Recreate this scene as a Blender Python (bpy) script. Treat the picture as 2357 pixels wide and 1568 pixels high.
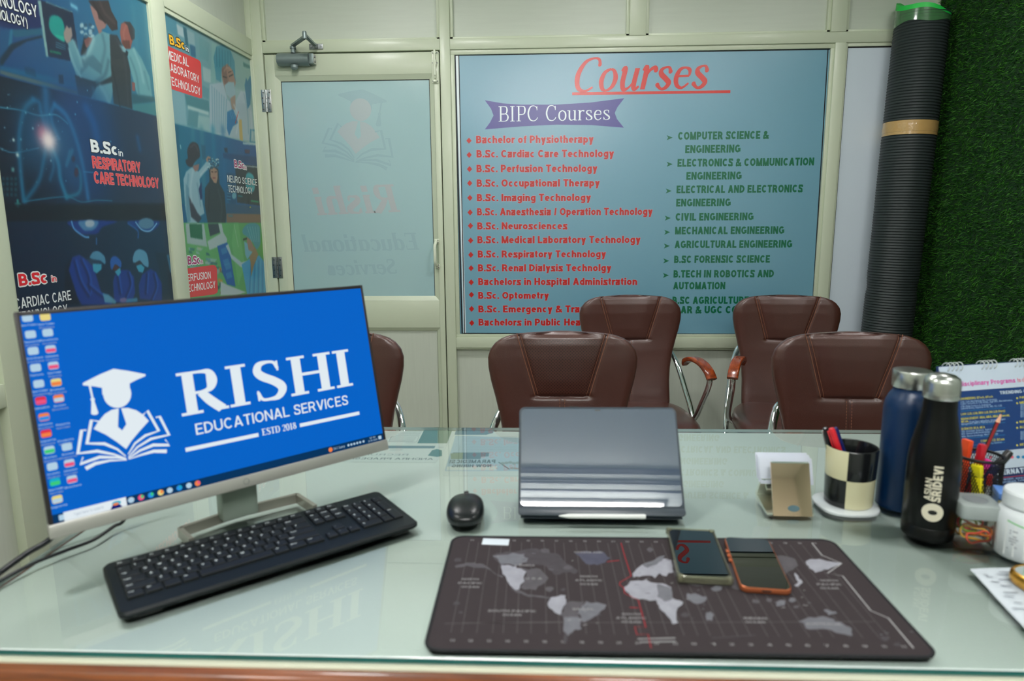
import bpy, bmesh, math, random
import numpy as np
from mathutils import Vector, Matrix
from mathutils.geometry import tessellate_polygon

for o in list(bpy.data.objects):
    bpy.data.objects.remove(o)
SC = bpy.context.scene
COL = SC.collection
random.seed(7)
RNG = np.random.default_rng(7)

# ---------------------------------------------------------------- camera, world, exposure
FPX, CX, CY = 1571.0, 1178.5, 784.0
CAMZ = 1.266
CR = np.array([[0.999061150, 0.0427934281, -0.00674840419],
               [0.000812995841, -0.174264522, -0.984698540],
               [-0.0433146336, 0.983768570, -0.174135705]])   # camera right / down / forward in the room
cam = bpy.data.cameras.new('camera')
camo = bpy.data.objects.new('camera', cam)
COL.objects.link(camo)
cam.sensor_width = 36.0
cam.lens = 36.0 * FPX / 2357.0
cam.clip_start = 0.05
cam.clip_end = 60
cam.dof.use_dof = True
cam.dof.focus_distance = 2.75
cam.dof.aperture_fstop = 4.0
camo.matrix_world = Matrix(((CR[0][0], -CR[1][0], -CR[2][0], 0.0),
                            (CR[0][1], -CR[1][1], -CR[2][1], 0.0),
                            (CR[0][2], -CR[1][2], -CR[2][2], CAMZ),
                            (0, 0, 0, 1)))
SC.camera = camo
SC.view_settings.view_transform = 'Standard'
SC.view_settings.look = 'None'
SC.view_settings.exposure = 0.26
SC.view_settings.gamma = 1.0
SC.view_settings.use_curve_mapping = False
W = bpy.data.worlds.new('world')
SC.world = W
W.use_nodes = True
W.node_tree.nodes['Background'].inputs[0].default_value = (0.75, 0.9, 1.0, 1)
W.node_tree.nodes['Background'].inputs[1].default_value = 0.25
SC.cycles.max_bounces = 8
SC.cycles.diffuse_bounces = 4
SC.cycles.glossy_bounces = 4
SC.cycles.transparent_max_bounces = 12
SC.cycles.sample_clamp_indirect = 6.0
SC.cycles.caustics_reflective = False
SC.cycles.caustics_refractive = False

PANEL_E = 40.0       # brightness of the round ceiling lamps
TUBE_E = 115.0        # brightness of the tube lamp
LAMPC = (1.0, 0.985, 0.97)

# ---------------------------------------------------------------- where a pixel of the photograph lies on a plane of the room
def ray(x, y):
    return CR.T @ np.array([(x - CX) / FPX, (y - CY) / FPX, 1.0])
def on_z(x, y, z):
    d = ray(x, y); t = (z - CAMZ) / d[2]; return Vector((d[0] * t, d[1] * t, z))
def on_y(x, y, Y):
    d = ray(x, y); t = Y / d[1]; return Vector((d[0] * t, Y, CAMZ + d[2] * t))
def on_x(x, y, X):
    d = ray(x, y); t = X / d[0]; return Vector((X, d[1] * t, CAMZ + d[2] * t))

# ---------------------------------------------------------------- colours and materials
GAIN = 1.32
def lin(c):
    c = c / 255.0
    return c / 12.92 if c <= 0.04045 else ((c + 0.055) / 1.055) ** 2.4
def rgb(r, g, b, gain=None):
    g_ = GAIN if gain is None else gain
    return tuple(min(0.92, lin(v) * g_) for v in (r, g, b)) + (1.0,)
MATS = {}
def mat(name, col, rough=0.5, metal=0.0, coat=0.0, coat_rough=0.05, spec=0.5, var=0.06, vscale=6.0,
        bump=0.0, bscale=200.0, emit=0.0, gain=None, ior=1.5, trans=0.0, stretch=None):
    if name in MATS:
        return MATS[name]
    m = bpy.data.materials.new(name)
    m.use_nodes = True
    nt = m.node_tree
    b = nt.nodes['Principled BSDF']
    c = rgb(*col, gain=gain) if len(col) == 3 else col
    b.inputs['Base Color'].default_value = c
    b.inputs['Roughness'].default_value = rough
    b.inputs['Metallic'].default_value = metal
    b.inputs['Coat Weight'].default_value = coat
    b.inputs['Coat Roughness'].default_value = coat_rough
    b.inputs['Specular IOR Level'].default_value = spec
    b.inputs['IOR'].default_value = ior
    b.inputs['Transmission Weight'].default_value = trans
    tc = nt.nodes.new('ShaderNodeTexCoord')
    src = tc.outputs['Object']
    if stretch:
        mp = nt.nodes.new('ShaderNodeMapping')
        mp.inputs['Scale'].default_value = stretch
        nt.links.new(src, mp.inputs['Vector'])
        src = mp.outputs['Vector']
    if var > 0:
        n = nt.nodes.new('ShaderNodeTexNoise')
        n.inputs['Scale'].default_value = vscale
        n.inputs['Detail'].default_value = 4
        nt.links.new(src, n.inputs['Vector'])
        mx = nt.nodes.new('ShaderNodeMix')
        mx.data_type = 'RGBA'
        mx.inputs[6].default_value = tuple(v * (1 - var) for v in c[:3]) + (1,)
        mx.inputs[7].default_value = tuple(min(0.95, v * (1 + var)) for v in c[:3]) + (1,)
        nt.links.new(n.outputs['Fac'], mx.inputs[0])
        nt.links.new(mx.outputs[2], b.inputs['Base Color'])
    if bump > 0:
        n2 = nt.nodes.new('ShaderNodeTexNoise')
        n2.inputs['Scale'].default_value = bscale
        n2.inputs['Detail'].default_value = 3
        nt.links.new(src, n2.inputs['Vector'])
        bp = nt.nodes.new('ShaderNodeBump')
        bp.inputs['Strength'].default_value = bump
        bp.inputs['Distance'].default_value = 0.002
        nt.links.new(n2.outputs['Fac'], bp.inputs['Height'])
        nt.links.new(bp.outputs['Normal'], b.inputs['Normal'])
    if emit > 0:
        b.inputs['Emission Color'].default_value = c
        b.inputs['Emission Strength'].default_value = emit
    MATS[name] = m
    return m
def glow(name, col, strength=1.0):           # lit display pixels and lamps
    if name in MATS:
        return MATS[name]
    m = bpy.data.materials.new(name)
    m.use_nodes = True
    b = m.node_tree.nodes['Principled BSDF']
    c = rgb(*col, gain=1.0) if max(col) > 1.01 else tuple(col) + (1,)
    b.inputs['Base Color'].default_value = (0.002, 0.002, 0.002, 1)
    b.inputs['Roughness'].default_value = 0.35
    b.inputs['Specular IOR Level'].default_value = 0.04
    b.inputs['Emission Color'].default_value = c
    b.inputs['Emission Strength'].default_value = strength
    MATS[name] = m
    return m
def clear(name, tint, refl=1.0, rough=0.0, ior=1.5, haze=0.0, hazecol=(200, 205, 200)):   # thin clear sheet: tinted see-through with Fresnel mirror
    if name in MATS:
        return MATS[name]
    m = bpy.data.materials.new(name)
    m.use_nodes = True
    nt = m.node_tree
    for n in list(nt.nodes):
        nt.nodes.remove(n)
    out = nt.nodes.new('ShaderNodeOutputMaterial')
    tr = nt.nodes.new('ShaderNodeBsdfTransparent')
    tr.inputs[0].default_value = tint + (1,)
    gl = nt.nodes.new('ShaderNodeBsdfGlossy')
    gl.inputs['Roughness'].default_value = rough
    gl.inputs[0].default_value = (refl, refl, refl, 1)
    fr = nt.nodes.new('ShaderNodeFresnel')
    fr.inputs[0].default_value = ior
    mx = nt.nodes.new('ShaderNodeMixShader')
    nt.links.new(fr.outputs[0], mx.inputs[0])
    base = tr
    if haze > 0:
        df = nt.nodes.new('ShaderNodeBsdfDiffuse')
        df.inputs[0].default_value = rgb(*hazecol)
        m2 = nt.nodes.new('ShaderNodeMixShader')
        m2.inputs[0].default_value = haze
        nt.links.new(tr.outputs[0], m2.inputs[1]); nt.links.new(df.outputs[0], m2.inputs[2])
        base = m2
    nt.links.new(base.outputs[0], mx.inputs[1]); nt.links.new(gl.outputs[0], mx.inputs[2])
    nt.links.new(mx.outputs[0], out.inputs[0])
    MATS[name] = m
    return m
def passthrough(name):
    if name in MATS:
        return MATS[name]
    m = bpy.data.materials.new(name)
    m.use_nodes = True
    nt = m.node_tree
    for n in list(nt.nodes):
        nt.nodes.remove(n)
    out = nt.nodes.new('ShaderNodeOutputMaterial')
    tr = nt.nodes.new('ShaderNodeBsdfTransparent')
    nt.links.new(tr.outputs[0], out.inputs[0])
    MATS[name] = m
    return m
def wood(name, c1, c2, rough=0.35, coat=0.4, scale=(1, 30, 30), gain=None):
    if name in MATS:
        return MATS[name]
    m = bpy.data.materials.new(name)
    m.use_nodes = True
    nt = m.node_tree
    b = nt.nodes['Principled BSDF']
    tc = nt.nodes.new('ShaderNodeTexCoord'); mp = nt.nodes.new('ShaderNodeMapping')
    mp.inputs['Scale'].default_value = scale
    n = nt.nodes.new('ShaderNodeTexNoise'); n.inputs['Scale'].default_value = 3.0; n.inputs['Detail'].default_value = 6
    n.inputs['Distortion'].default_value = 0.6
    cr = nt.nodes.new('ShaderNodeValToRGB')
    cr.color_ramp.elements[0].position = 0.32; cr.color_ramp.elements[0].color = rgb(*c1, gain=gain)
    cr.color_ramp.elements[1].position = 0.68; cr.color_ramp.elements[1].color = rgb(*c2, gain=gain)
    nt.links.new(tc.outputs['Object'], mp.inputs[0]); nt.links.new(mp.outputs[0], n.inputs['Vector'])
    nt.links.new(n.outputs['Fac'], cr.inputs[0]); nt.links.new(cr.outputs[0], b.inputs['Base Color'])
    b.inputs['Roughness'].default_value = rough
    b.inputs['Coat Weight'].default_value = coat
    MATS[name] = m
    return m

# ---------------------------------------------------------------- object helpers
PM = {}
def thing(name, label, cat, loc=(0, 0, 0), rotz=0.0, group=None, rot=None):
    o = bpy.data.objects.new(name, None)
    COL.objects.link(o)
    o.empty_display_size = 0.05
    o.location = loc
    o.rotation_euler = rot if rot else (0, 0, rotz)
    o['label'] = label
    o['category'] = cat
    if group:
        o['group'] = group
    PM[o.name] = Matrix.Translation(Vector(loc)) @ o.rotation_euler.to_matrix().to_4x4()
    return o
def tag(o, label, cat=None, group=None, kind=None):
    o['label'] = label
    if cat:
        o['category'] = cat
    if group:
        o['group'] = group
    if kind:
        o['kind'] = kind
    return o
def dup(root, label, loc, rotz, group=None):
    r = root.copy(); COL.objects.link(r)
    r.location = loc; r.rotation_euler = (0, 0, rotz)
    r['label'] = label
    if group:
        r['group'] = group
    for ch in list(root.children):
        c = ch.copy(); COL.objects.link(c); c.parent = r
        for g in list(ch.children):
            d = g.copy(); COL.objects.link(d); d.parent = c
    return r
def world_of(o):
    m = Matrix.Identity(4)
    while o is not None:
        m = PM.get(o.name, Matrix.Identity(4)) @ m
        o = o.parent
    return m

class B:
    """collects shapes into one mesh"""
    def __init__(s):
        s.bm = bmesh.new()
    def add(s, vs, fs, mi=0, m=None):
        bv = [s.bm.verts.new((m @ Vector(v)) if m else Vector(v)) for v in vs]
        out = []
        for f in fs:
            try:
                q = s.bm.faces.new([bv[i] for i in f]); q.material_index = mi; out.append(q)
            except ValueError:
                pass
        return bv, out
    def merge(s, bm, mi=0, m=None):
        bm.verts.ensure_lookup_table()
        bm.verts.index_update()
        s.add([v.co.copy() for v in bm.verts], [[v.index for v in f.verts] for f in bm.faces], mi, m)
        bm.free()
    def box(s, x0, x1, y0, y1, z0, z1, bev=0.0, seg=2, mi=0, m=None):
        t = bmesh.new()
        bmesh.ops.create_cube(t, size=1.0)
        for v in t.verts:
            v.co = Vector(((x0 + x1) / 2 + v.co.x * (x1 - x0), (y0 + y1) / 2 + v.co.y * (y1 - y0), (z0 + z1) / 2 + v.co.z * (z1 - z0)))
        if bev > 0:
            bmesh.ops.bevel(t, geom=t.edges[:], offset=bev, segments=seg, profile=0.5, affect='EDGES')
        s.merge(t, mi, m)
        return s
    def prism(s, pts, z0, z1, mi=0, m=None, bev=0.0, seg=2):
        n = len(pts)
        t = bmesh.new()
        lo = [t.verts.new((p[0], p[1], z0)) for p in pts]
        hi = [t.verts.new((p[0], p[1], z1)) for p in pts]
        t.faces.new(list(reversed(lo))); t.faces.new(hi)
        for i in range(n):
            t.faces.new([lo[i], lo[(i + 1) % n], hi[(i + 1) % n], hi[i]])
        bmesh.ops.recalc_face_normals(t, faces=t.faces[:])
        if bev > 0:
            hs = set(hi) | set(lo)
            ed = [e for e in t.edges if (e.verts[0] in hi) == (e.verts[1] in hi)]
            bmesh.ops.bevel(t, geom=ed, offset=bev, segments=seg, profile=0.5, affect='EDGES')
        s.merge(t, mi, m)
        return s
    def tube(s, pts, r, n=10, mi=0, closed=False, rads=None, m=None, flat=1.0):
        P = [Vector(p) for p in pts]
        k = len(P)
        rings = []
        prev = None
        for i in range(k):
            a = P[(i - 1) % k] if (closed or i > 0) else P[i]
            c = P[(i + 1) % k] if (closed or i < k - 1) else P[i]
            t = (c - a)
            t = t.normalized() if t.length > 1e-9 else Vector((0, 0, 1))
            if prev is None:
                u = t.orthogonal().normalized()
            else:
                u = prev - t * prev.dot(t)
                u = u.normalized() if u.length > 1e-6 else t.orthogonal().normalized()
            prev = u
            w = t.cross(u)
            rr = rads[i] if rads else r
            rings.append([P[i] + (u * math.cos(2 * math.pi * j / n) + w * math.sin(2 * math.pi * j / n) * flat) * rr for j in range(n)])
        vs = [v for R_ in rings for v in R_]
        fs = []
        for i in range(k if closed else k - 1):
            i2 = (i + 1) % k
            for j in range(n):
                fs.append((i * n + j, i * n + (j + 1) % n, i2 * n + (j + 1) % n, i2 * n + j))
        if not closed:
            fs.append(tuple(reversed(range(n)))); fs.append(tuple((k - 1) * n + j for j in range(n)))
        s.add(vs, fs, mi, m)
        return s
    def lathe(s, prof, n=48, mi=0, c=(0, 0), m=None, mis=None):
        vs = []
        fs = []
        for (r, z) in prof:
            r = max(r, 1e-5)
            vs += [(c[0] + r * math.cos(2 * math.pi * j / n), c[1] + r * math.sin(2 * math.pi * j / n), z) for j in range(n)]
        for i in range(len(prof) - 1):
            for j in range(n):
                fs.append((i * n + j, i * n + (j + 1) % n, (i + 1) * n + (j + 1) % n, (i + 1) * n + j))
        bv, ff = s.add(vs, fs, mi, m)
        if mis:
            for q, f in enumerate(ff):
                f.material_index = mis(q // n, q % n)
        return s
    def sweep(s, path, prof, up=(0, 0, 1), mi=0, scales=None, m=None):
        P = [Vector(p) for p in path]
        U = Vector(up)
        k = len(P); n = len(prof)
        vs = []
        for i in range(k):
            t = (P[min(i + 1, k - 1)] - P[max(i - 1, 0)]).normalized()
            side = t.cross(U).normalized()
            up2 = side.cross(t).normalized()
            sc = scales[i] if scales else 1.0
            vs += [P[i] + side * a * sc + up2 * b * sc for a, b in prof]
        fs = []
        for i in range(k - 1):
            for j in range(n):
                fs.append((i * n + j, i * n + (j + 1) % n, (i + 1) * n + (j + 1) % n, (i + 1) * n + j))
        fs.append(tuple(reversed(range(n)))); fs.append(tuple((k - 1) * n + j for j in range(n)))
        s.add(vs, fs, mi, m)
        return s
    def pillow(s, outline, prof, n=64, mi=0, m=None):
        """stack of scaled outlines; outline(a)->(x,y); prof = [(scale, z)]"""
        vs = []
        for sc, z in prof:
            for j in range(n):
                x, y = outline(2 * math.pi * j / n)
                vs.append((x * sc, y * sc, z))
        fs = []
        for i in range(len(prof) - 1):
            for j in range(n):
                fs.append((i * n + j, i * n + (j + 1) % n, (i + 1) * n + (j + 1) % n, (i + 1) * n + j))
        fs.append(tuple(reversed(range(n)))); fs.append(tuple((len(prof) - 1) * n + j for j in range(n)))
        s.add(vs, fs, mi, m)
        return s
    def done(s, name, mats, parent=None, smooth=35, world=False, recalc=True, **props):
        if world and parent is not None:
            s.bm.transform(world_of(parent).inverted())
        if recalc:
            bmesh.ops.recalc_face_normals(s.bm, faces=s.bm.faces[:])
        me = bpy.data.meshes.new(name)
        s.bm.to_mesh(me); s.bm.free()
        if not isinstance(mats, (list, tuple)):
            mats = [mats]
        for q in mats:
            me.materials.append(q)
        if smooth:
            me.polygons.foreach_set('use_smooth', [True] * len(me.polygons))
            me.set_sharp_from_angle(angle=math.radians(smooth))
        o = bpy.data.objects.new(name, me)
        COL.objects.link(o)
        if parent is not None:
            o.parent = parent
        for k_, v in props.items():
            o[k_] = v
        return o

def superell(a, b, p, ang):
    c, s_ = math.cos(ang), math.sin(ang)
    return (a * math.copysign(abs(c) ** (2 / p), c), b * math.copysign(abs(s_) ** (2 / p), s_))
def rrect(x0, x1, y0, y1, r, n=6):
    out = []
    for cx, cy, a0 in ((x1 - r, y1 - r, 0), (x0 + r, y1 - r, 90), (x0 + r, y0 + r, 180), (x1 - r, y0 + r, 270)):
        for i in range(n + 1):
            a = math.radians(a0 + 90 * i / n)
            out.append((cx + r * math.cos(a), cy + r * math.sin(a)))
    return out
def spline(pts, n=8, closed=False):
    P = [Vector(p) if len(p) == 3 else Vector((p[0], p[1], 0)) for p in pts]
    k = len(P); out = []
    for i in range(k if closed else k - 1):
        p0 = P[(i - 1) % k] if (closed or i > 0) else P[i]
        p1 = P[i]; p2 = P[(i + 1) % k]
        p3 = P[(i + 2) % k] if (closed or i < k - 2) else p2
        for j in range(n):
            t = j / n
            out.append(0.5 * ((2 * p1) + (p2 - p0) * t + (2 * p0 - 5 * p1 + 4 * p2 - p3) * t * t + (3 * p1 - p0 - 3 * p2 + p3) * t ** 3))
    if not closed:
        out.append(P[-1])
    return out
def spl2(pts, n=6, closed=False):
    return [(p.x, p.y) for p in spline(pts, n, closed)]
def interp(tab, x):
    xs = [t[0] for t in tab]; ys = [t[1] for t in tab]
    return float(np.interp(x, xs, ys))
# ---------------------------------------------------------------- lettering
TXT = {}

from mathutils.geometry import delaunay_2d_cdt
GLY = {}
def union(key, g):
    """merges a glyph's overlapping strokes into one flat outline without double faces"""
    if key in GLY:
        return GLY[key]
    vs, fs = [], []
    for v, f in g:
        o = len(vs)
        vs += [Vector((p[0], p[1])) for p in v]
        for q in f:
            idx = [i + o for i in q]
            ar = sum(vs[idx[i]].x * vs[idx[(i + 1) % len(idx)]].y - vs[idx[(i + 1) % len(idx)]].x * vs[idx[i]].y for i in range(len(idx)))
            if abs(ar) < 1e-7:
                continue
            if len(idx) == 4:      # two triangles, so that folded quads stay valid
                for tri in ((idx[0], idx[1], idx[2]), (idx[0], idx[2], idx[3])):
                    a, b, c = (vs[i] for i in tri)
                    s2 = (b.x - a.x) * (c.y - a.y) - (c.x - a.x) * (b.y - a.y)
                    if abs(s2) > 1e-8:
                        fs.append(tri if s2 > 0 else tuple(reversed(tri)))
            else:
                fs.append(tuple(idx) if ar > 0 else tuple(reversed(idx)))
    r = delaunay_2d_cdt(vs, [], fs, 0, 1e-5) if fs else ([], [], [], [], [], [])
    GLY[key] = ([(p.x, p.y) for p in r[0]], [tuple(f) for f, src in zip(r[2], r[5]) if len(src) and abs((r[0][f[1]] - r[0][f[0]]).cross(r[0][f[2]] - r[0][f[0]])) > 4e-6])
    return GLY[key]

# serif alphabet: strokes of varying width; units of cap height
def _stroke(pts, ws, sm=True):
    if sm and len(pts) > 2:
        P = spline([(p[0], p[1], w) for p, w in zip(pts, ws)], 7)
    else:
        P = [Vector((p[0], p[1], w)) for p, w in zip(pts, ws)]
    vs, fs = [], []
    for i, p in enumerate(P):
        a = P[max(i - 1, 0)]; c = P[min(i + 1, len(P) - 1)]
        d = Vector((c.x - a.x, c.y - a.y))
        d = d.normalized() if d.length > 1e-9 else Vector((1, 0))
        nx, ny = -d.y, d.x
        vs += [(p.x + nx * p.z, p.y + ny * p.z), (p.x - nx * p.z, p.y - ny * p.z)]
    for i in range(len(P) - 1):
        fs.append((2 * i, 2 * i + 1, 2 * i + 3, 2 * i + 2))
    return vs, fs
def _rect(x0, x1, y0, y1):
    return [(x0, y0), (x1, y0), (x1, y1), (x0, y1)], [(0, 1, 2, 3)]
SCRIPT = [False]
def script_glyph(ch, T, t):
    """pen-drawn letters with rounded, unserifed ends"""
    g = []
    def S(pts, ws): g.append(_stroke(pts, ws, True))
    def dot(x, y, r): g.append(([(x + r * math.cos(i * .5236), y + r * math.sin(i * .5236)) for i in range(12)], [tuple(range(12))]))
    if ch == 'C':
        S([(.80, .80), (.74, .96), (.56, 1.0), (.30, .88), (.14, .50), (.22, .12), (.46, .0), (.70, .12)], [T * .7, t * 1.2, t, T * .75, T * 1.05, T * .85, t * 1.2, t]); dot(.795, .80, T * .75); adv = .84
    elif ch == 'o':
        S([(.36, .66), (.18, .56), (.11, .32), (.18, .08), (.32, .0), (.50, .12), (.56, .36), (.48, .58), (.36, .66)], [t, T * .8, T, T * .8, t, T * .8, T, T * .7, t]); adv = .66
    elif ch == 'u':
        S([(.06, .58), (.16, .66), (.16, .24), (.24, .02), (.40, .08), (.54, .30)], [t, T, T, T * .85, t, t]); S([(.56, .66), (.54, .16), (.60, .02), (.72, .10)], [T, T, T * .8, t]); adv = .70
    elif ch == 'r':
        S([(.06, .58), (.16, .66), (.16, .0)], [t, T, T]); S([(.17, .36), (.28, .58), (.42, .66), (.48, .58)], [t, T * .6, T * .8, T * .9]); dot(.475, .575, T * .9); adv = .52
    else:
        S([(.44, .52), (.38, .64), (.27, .655), (.14, .58), (.16, .45), (.34, .30), (.46, .17), (.38, .03), (.24, .0), (.10, .12)], [T * .8, t * 1.2, t, T * .8, T, T, T, T * .8, t * 1.2, T * .8]); dot(.44, .52, T * .85); dot(.10, .13, T * .85); adv = .56
    return g, adv
def serif_glyph(ch, T, t):
    """T = half width of thick strokes, t = half width of thin strokes"""
    g = []
    X = 0.66
    if SCRIPT[0] and ch in 'Cours':
        return script_glyph(ch, T, t)
    def stem(x, y0, y1): g.append(_rect(x - T, x + T, y0, y1))
    def ser(x, y, w=0.15): g.append(_rect(x - T - w * 0.62, x + T + w * 0.62, y, y + 1.9 * t) if y < 0.3 else _rect(x - T - w * 0.62, x + T + w * 0.62, y - 1.9 * t, y))
    def S(pts, ws, sm=True): g.append(_stroke(pts, ws, sm))
    adv = 0.6
    if ch == 'I':
        stem(.2, 0, 1); ser(.2, 0); ser(.2, 1); adv = .42
    elif ch == 'H':
        stem(.2, 0, 1); stem(.78, 0, 1); S([(.2, .52), (.78, .52)], [t * 1.1] * 2)
        for x in (.2, .78): ser(x, 0); ser(x, 1)
        adv = .98
    elif ch in 'RPB':
        stem(.2, 0, 1); g.append(_rect(.2 - T - .09, .3, 1 - 1.9 * t, 1))
        yb = .46 if ch != 'P' else .42
        S([(.2, 1 - t), (.42, 1 - t), (.58, .93), (.62, .735), (.57, yb + .09), (.42, yb + t), (.2, yb + t)], [t, t, T * .7, T, T * .7, t, t])
        if ch == 'R':
            ser(.2, 0); S([(.40, yb + .02), (.55, .25), (.74, .02)], [T * .8, T, T]); g.append(_rect(.68, .86, 0, 1.9 * t)); adv = .84
        elif ch == 'P':
            ser(.2, 0); adv = .70
        else:
            g.append(_rect(.2 - T - .09, .3, 0, 1.9 * t))
            S([(.2, .5), (.48, .5), (.64, .42), (.68, .26), (.62, .09), (.46, t), (.2, t)], [t, t, T * .7, T, T * .7, t, t]); adv = .78
    elif ch == 'C':
        S([(.72, .78), (.66, .92), (.48, 1), (.26, .9), (.14, .5), (.26, .11), (.50, .01), (.68, .1), (.76, .24)],
          [t, t, t, T * .75, T, T * .8, t * 1.1, t, t])
        g.append(_rect(.70, .74, .70, .97)); adv = .86
    elif ch == 'S':
        S([(.56, .78), (.50, .93), (.36, 1 - t), (.20, .92), (.15, .76), (.24, .62), (.44, .48), (.58, .34), (.60, .2), (.50, .06), (.34, t), (.18, .06), (.11, .24)],
          [t, t, t * 1.1, T * .7, T * .85, T, T, T, T * .85, T * .7, t * 1.1, t, t])
        g.append(_rect(.54, .58, .72, .97)); g.append(_rect(.09, .13, .03, .28)); adv = .72
    elif ch == 'E':
        stem(.2, 0, 1); g.append(_rect(.2 - T - .09, .66, 1 - 1.9 * t, 1)); g.append(_rect(.2 - T - .09, .70, 0, 1.9 * t)); g.append(_rect(.2, .52, .5 - t, .5 + t))
        g.append(_rect(.64, .68, .78, 1)); g.append(_rect(.68, .72, 0, .25)); adv = .78
    elif ch == 'D':
        stem(.2, 0, 1); g.append(_rect(.2 - T - .09, .3, 1 - 1.9 * t, 1)); g.append(_rect(.2 - T - .09, .3, 0, 1.9 * t))
        S([(.2, 1 - t), (.45, 1 - t), (.68, .85), (.75, .5), (.68, .15), (.45, t), (.2, t)], [t, t, T * .8, T, T * .8, t, t]); adv = .88
    elif ch == 'T':
        stem(.38, 0, 1); ser(.38, 0); g.append(_rect(.04, .72, 1 - 1.9 * t, 1)); g.append(_rect(.03, .07, .76, 1)); g.append(_rect(.69, .73, .76, 1)); adv = .78
    elif ch == 'o':
        S([(.33, X), (.16, .55), (.11, .33), (.16, .11), (.33, 0), (.50, .11), (.55, .33), (.50, .55), (.33, X)], [t, T * .8, T, T * .8, t, T * .8, T, T * .8, t]); adv = .64
    elif ch == 'u':
        S([(.16, X), (.16, .2), (.22, .05), (.34, .02), (.52, .12)], [T, T, T * .8, t, t]); stem(.52, 0, X); g.append(_rect(.02, .16, X - 1.6 * t, X)); g.append(_rect(.40, .52, X - 1.6 * t, X)); g.append(_rect(.52, .66, 0, 1.6 * t)); adv = .68
    elif ch == 'r':
        stem(.16, 0, X); ser(.16, 0, .1); g.append(_rect(.04, .16, X - 1.6 * t, X)); S([(.17, .42), (.24, .58), (.36, X - t), (.46, .60)], [t, t, T * .6, T * .9]); adv = .50
    elif ch == 's':
        S([(.42, .50), (.38, .62), (.27, X - t), (.15, .60), (.12, .50), (.20, .40), (.34, .30), (.45, .20), (.44, .09), (.32, t), (.18, .03), (.09, .17)],
          [t, t, t, T * .7, T * .9, T, T, T, T * .9, t, t, t]); g.append(_rect(.40, .435, .46, .64)); g.append(_rect(.075, .11, .02, .21)); adv = .54
    elif ch in 'ec':
        if ch == 'e': S([(.13, .37), (.52, .37)], [t, t], False)
        S([(.52, .37) if ch == 'e' else (.50, .52), (.50, .55) if ch == 'e' else (.44, .62), (.34, X - t), (.18, .56), (.11, .33), (.18, .1), (.36, .01), (.55, .15)],
          [t, T * .7, t, T * .8, T, T * .8, t * 1.2, t]); adv = .62
    elif ch == 'n' or ch == 'h':
        stem(.16, 0, X if ch == 'n' else 1.03); ser(.16, 0, .1); g.append(_rect(.03, .16, (X if ch == 'n' else 1.03) - 1.6 * t, X if ch == 'n' else 1.03))
        S([(.17, .46), (.28, .60), (.40, X - t), (.50, .58), (.53, .42), (.53, 0)], [t, t, T * .6, T * .8, T, T]); ser(.53, 0, .1); adv = .72
    elif ch == 'i':
        stem(.16, 0, X); ser(.16, 0, .1); g.append(_rect(.03, .16, X - 1.6 * t, X))
        S([(.16 - T, .88), (.16 + T, .88)], [T * 1.1] * 2, False); adv = .34
    elif ch == 'l':
        stem(.16, 0, 1.03); ser(.16, 0, .1); g.append(_rect(.03, .16, 1.03 - 1.6 * t, 1.03)); adv = .34
    elif ch == 'a' or ch == 'd':
        S([(.48, .56), (.34, X - t), (.18, .56), (.11, .32), (.18, .08), (.32, t), (.49, .14)], [t, t, T * .8, T, T * .8, t, t])
        stem(.50, 0, X if ch == 'a' else 1.03); g.append(_rect(.50, .64, 0, 1.6 * t)); adv = .68
        if ch == 'd': g.append(_rect(.36, .50, 1.03 - 1.6 * t, 1.03))
    elif ch == 't':
        S([(.2, .86), (.2, .2), (.26, .04), (.42, .06)], [T, T, T * .7, t]); g.append(_rect(.04, .40, X - 1.8 * t, X)); adv = .44
    elif ch == 'v':
        S([(.1, X), (.30, 0)], [T, T], False); S([(.30, 0), (.50, X)], [t, t], False); g.append(_rect(.0, .22, X - 1.6 * t, X)); g.append(_rect(.40, .60, X - 1.6 * t, X)); adv = .60
    elif ch in '0':
        S([(.33, 1), (.16, .85), (.11, .5), (.16, .15), (.33, 0), (.50, .15), (.55, .5), (.50, .85), (.33, 1)], [t, T * .8, T, T * .8, t, T * .8, T, T * .8, t]); adv = .66
    elif ch == '1':
        stem(.3, 0, 1); ser(.3, 0); S([(.3, .97), (.12, .84)], [t, t], False); adv = .58
    elif ch == '2':
        S([(.12, .74), (.18, .93), (.34, 1 - t), (.50, .88), (.52, .68), (.40, .42), (.12, .06)], [T * .7, t, t, T * .9, T, t, t]); g.append(_rect(.1, .58, 0, 2.6 * t)); adv = .66
    elif ch == '8':
        S([(.33, 1 - t), (.18, .9), (.17, .72), (.33, .56), (.52, .40), (.54, .2), (.33, t), (.13, .2), (.15, .40), (.33, .56), (.48, .72), (.47, .9), (.33, 1 - t)],
          [t, T * .7, T * .8, T * .8, T * .9, T * .9, t, T * .9, T * .8, t, T * .6, T * .6, t]); adv = .66
    elif ch == ' ':
        adv = .36
    return g, adv
def serif_shape(body, T=0.085, t=0.028, shear=0.0, track=0.0):
    key = ('serif', body, T, t, shear, track, SCRIPT[0])
    if key in TXT:
        return TXT[key]
    vs, fs, x = [], [], 0.0
    for ch in body:
        g, adv = serif_glyph(ch, T, t)
        v, f = union(('serif', ch, T, t, SCRIPT[0]), g)
        o = len(vs)
        vs += [(x + p[0] + shear * p[1], p[1]) for p in v]
        fs += [tuple(i + o for i in q) for q in f]
        x += adv + track
    TXT[key] = (vs, fs)
    return TXT[key]

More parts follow.
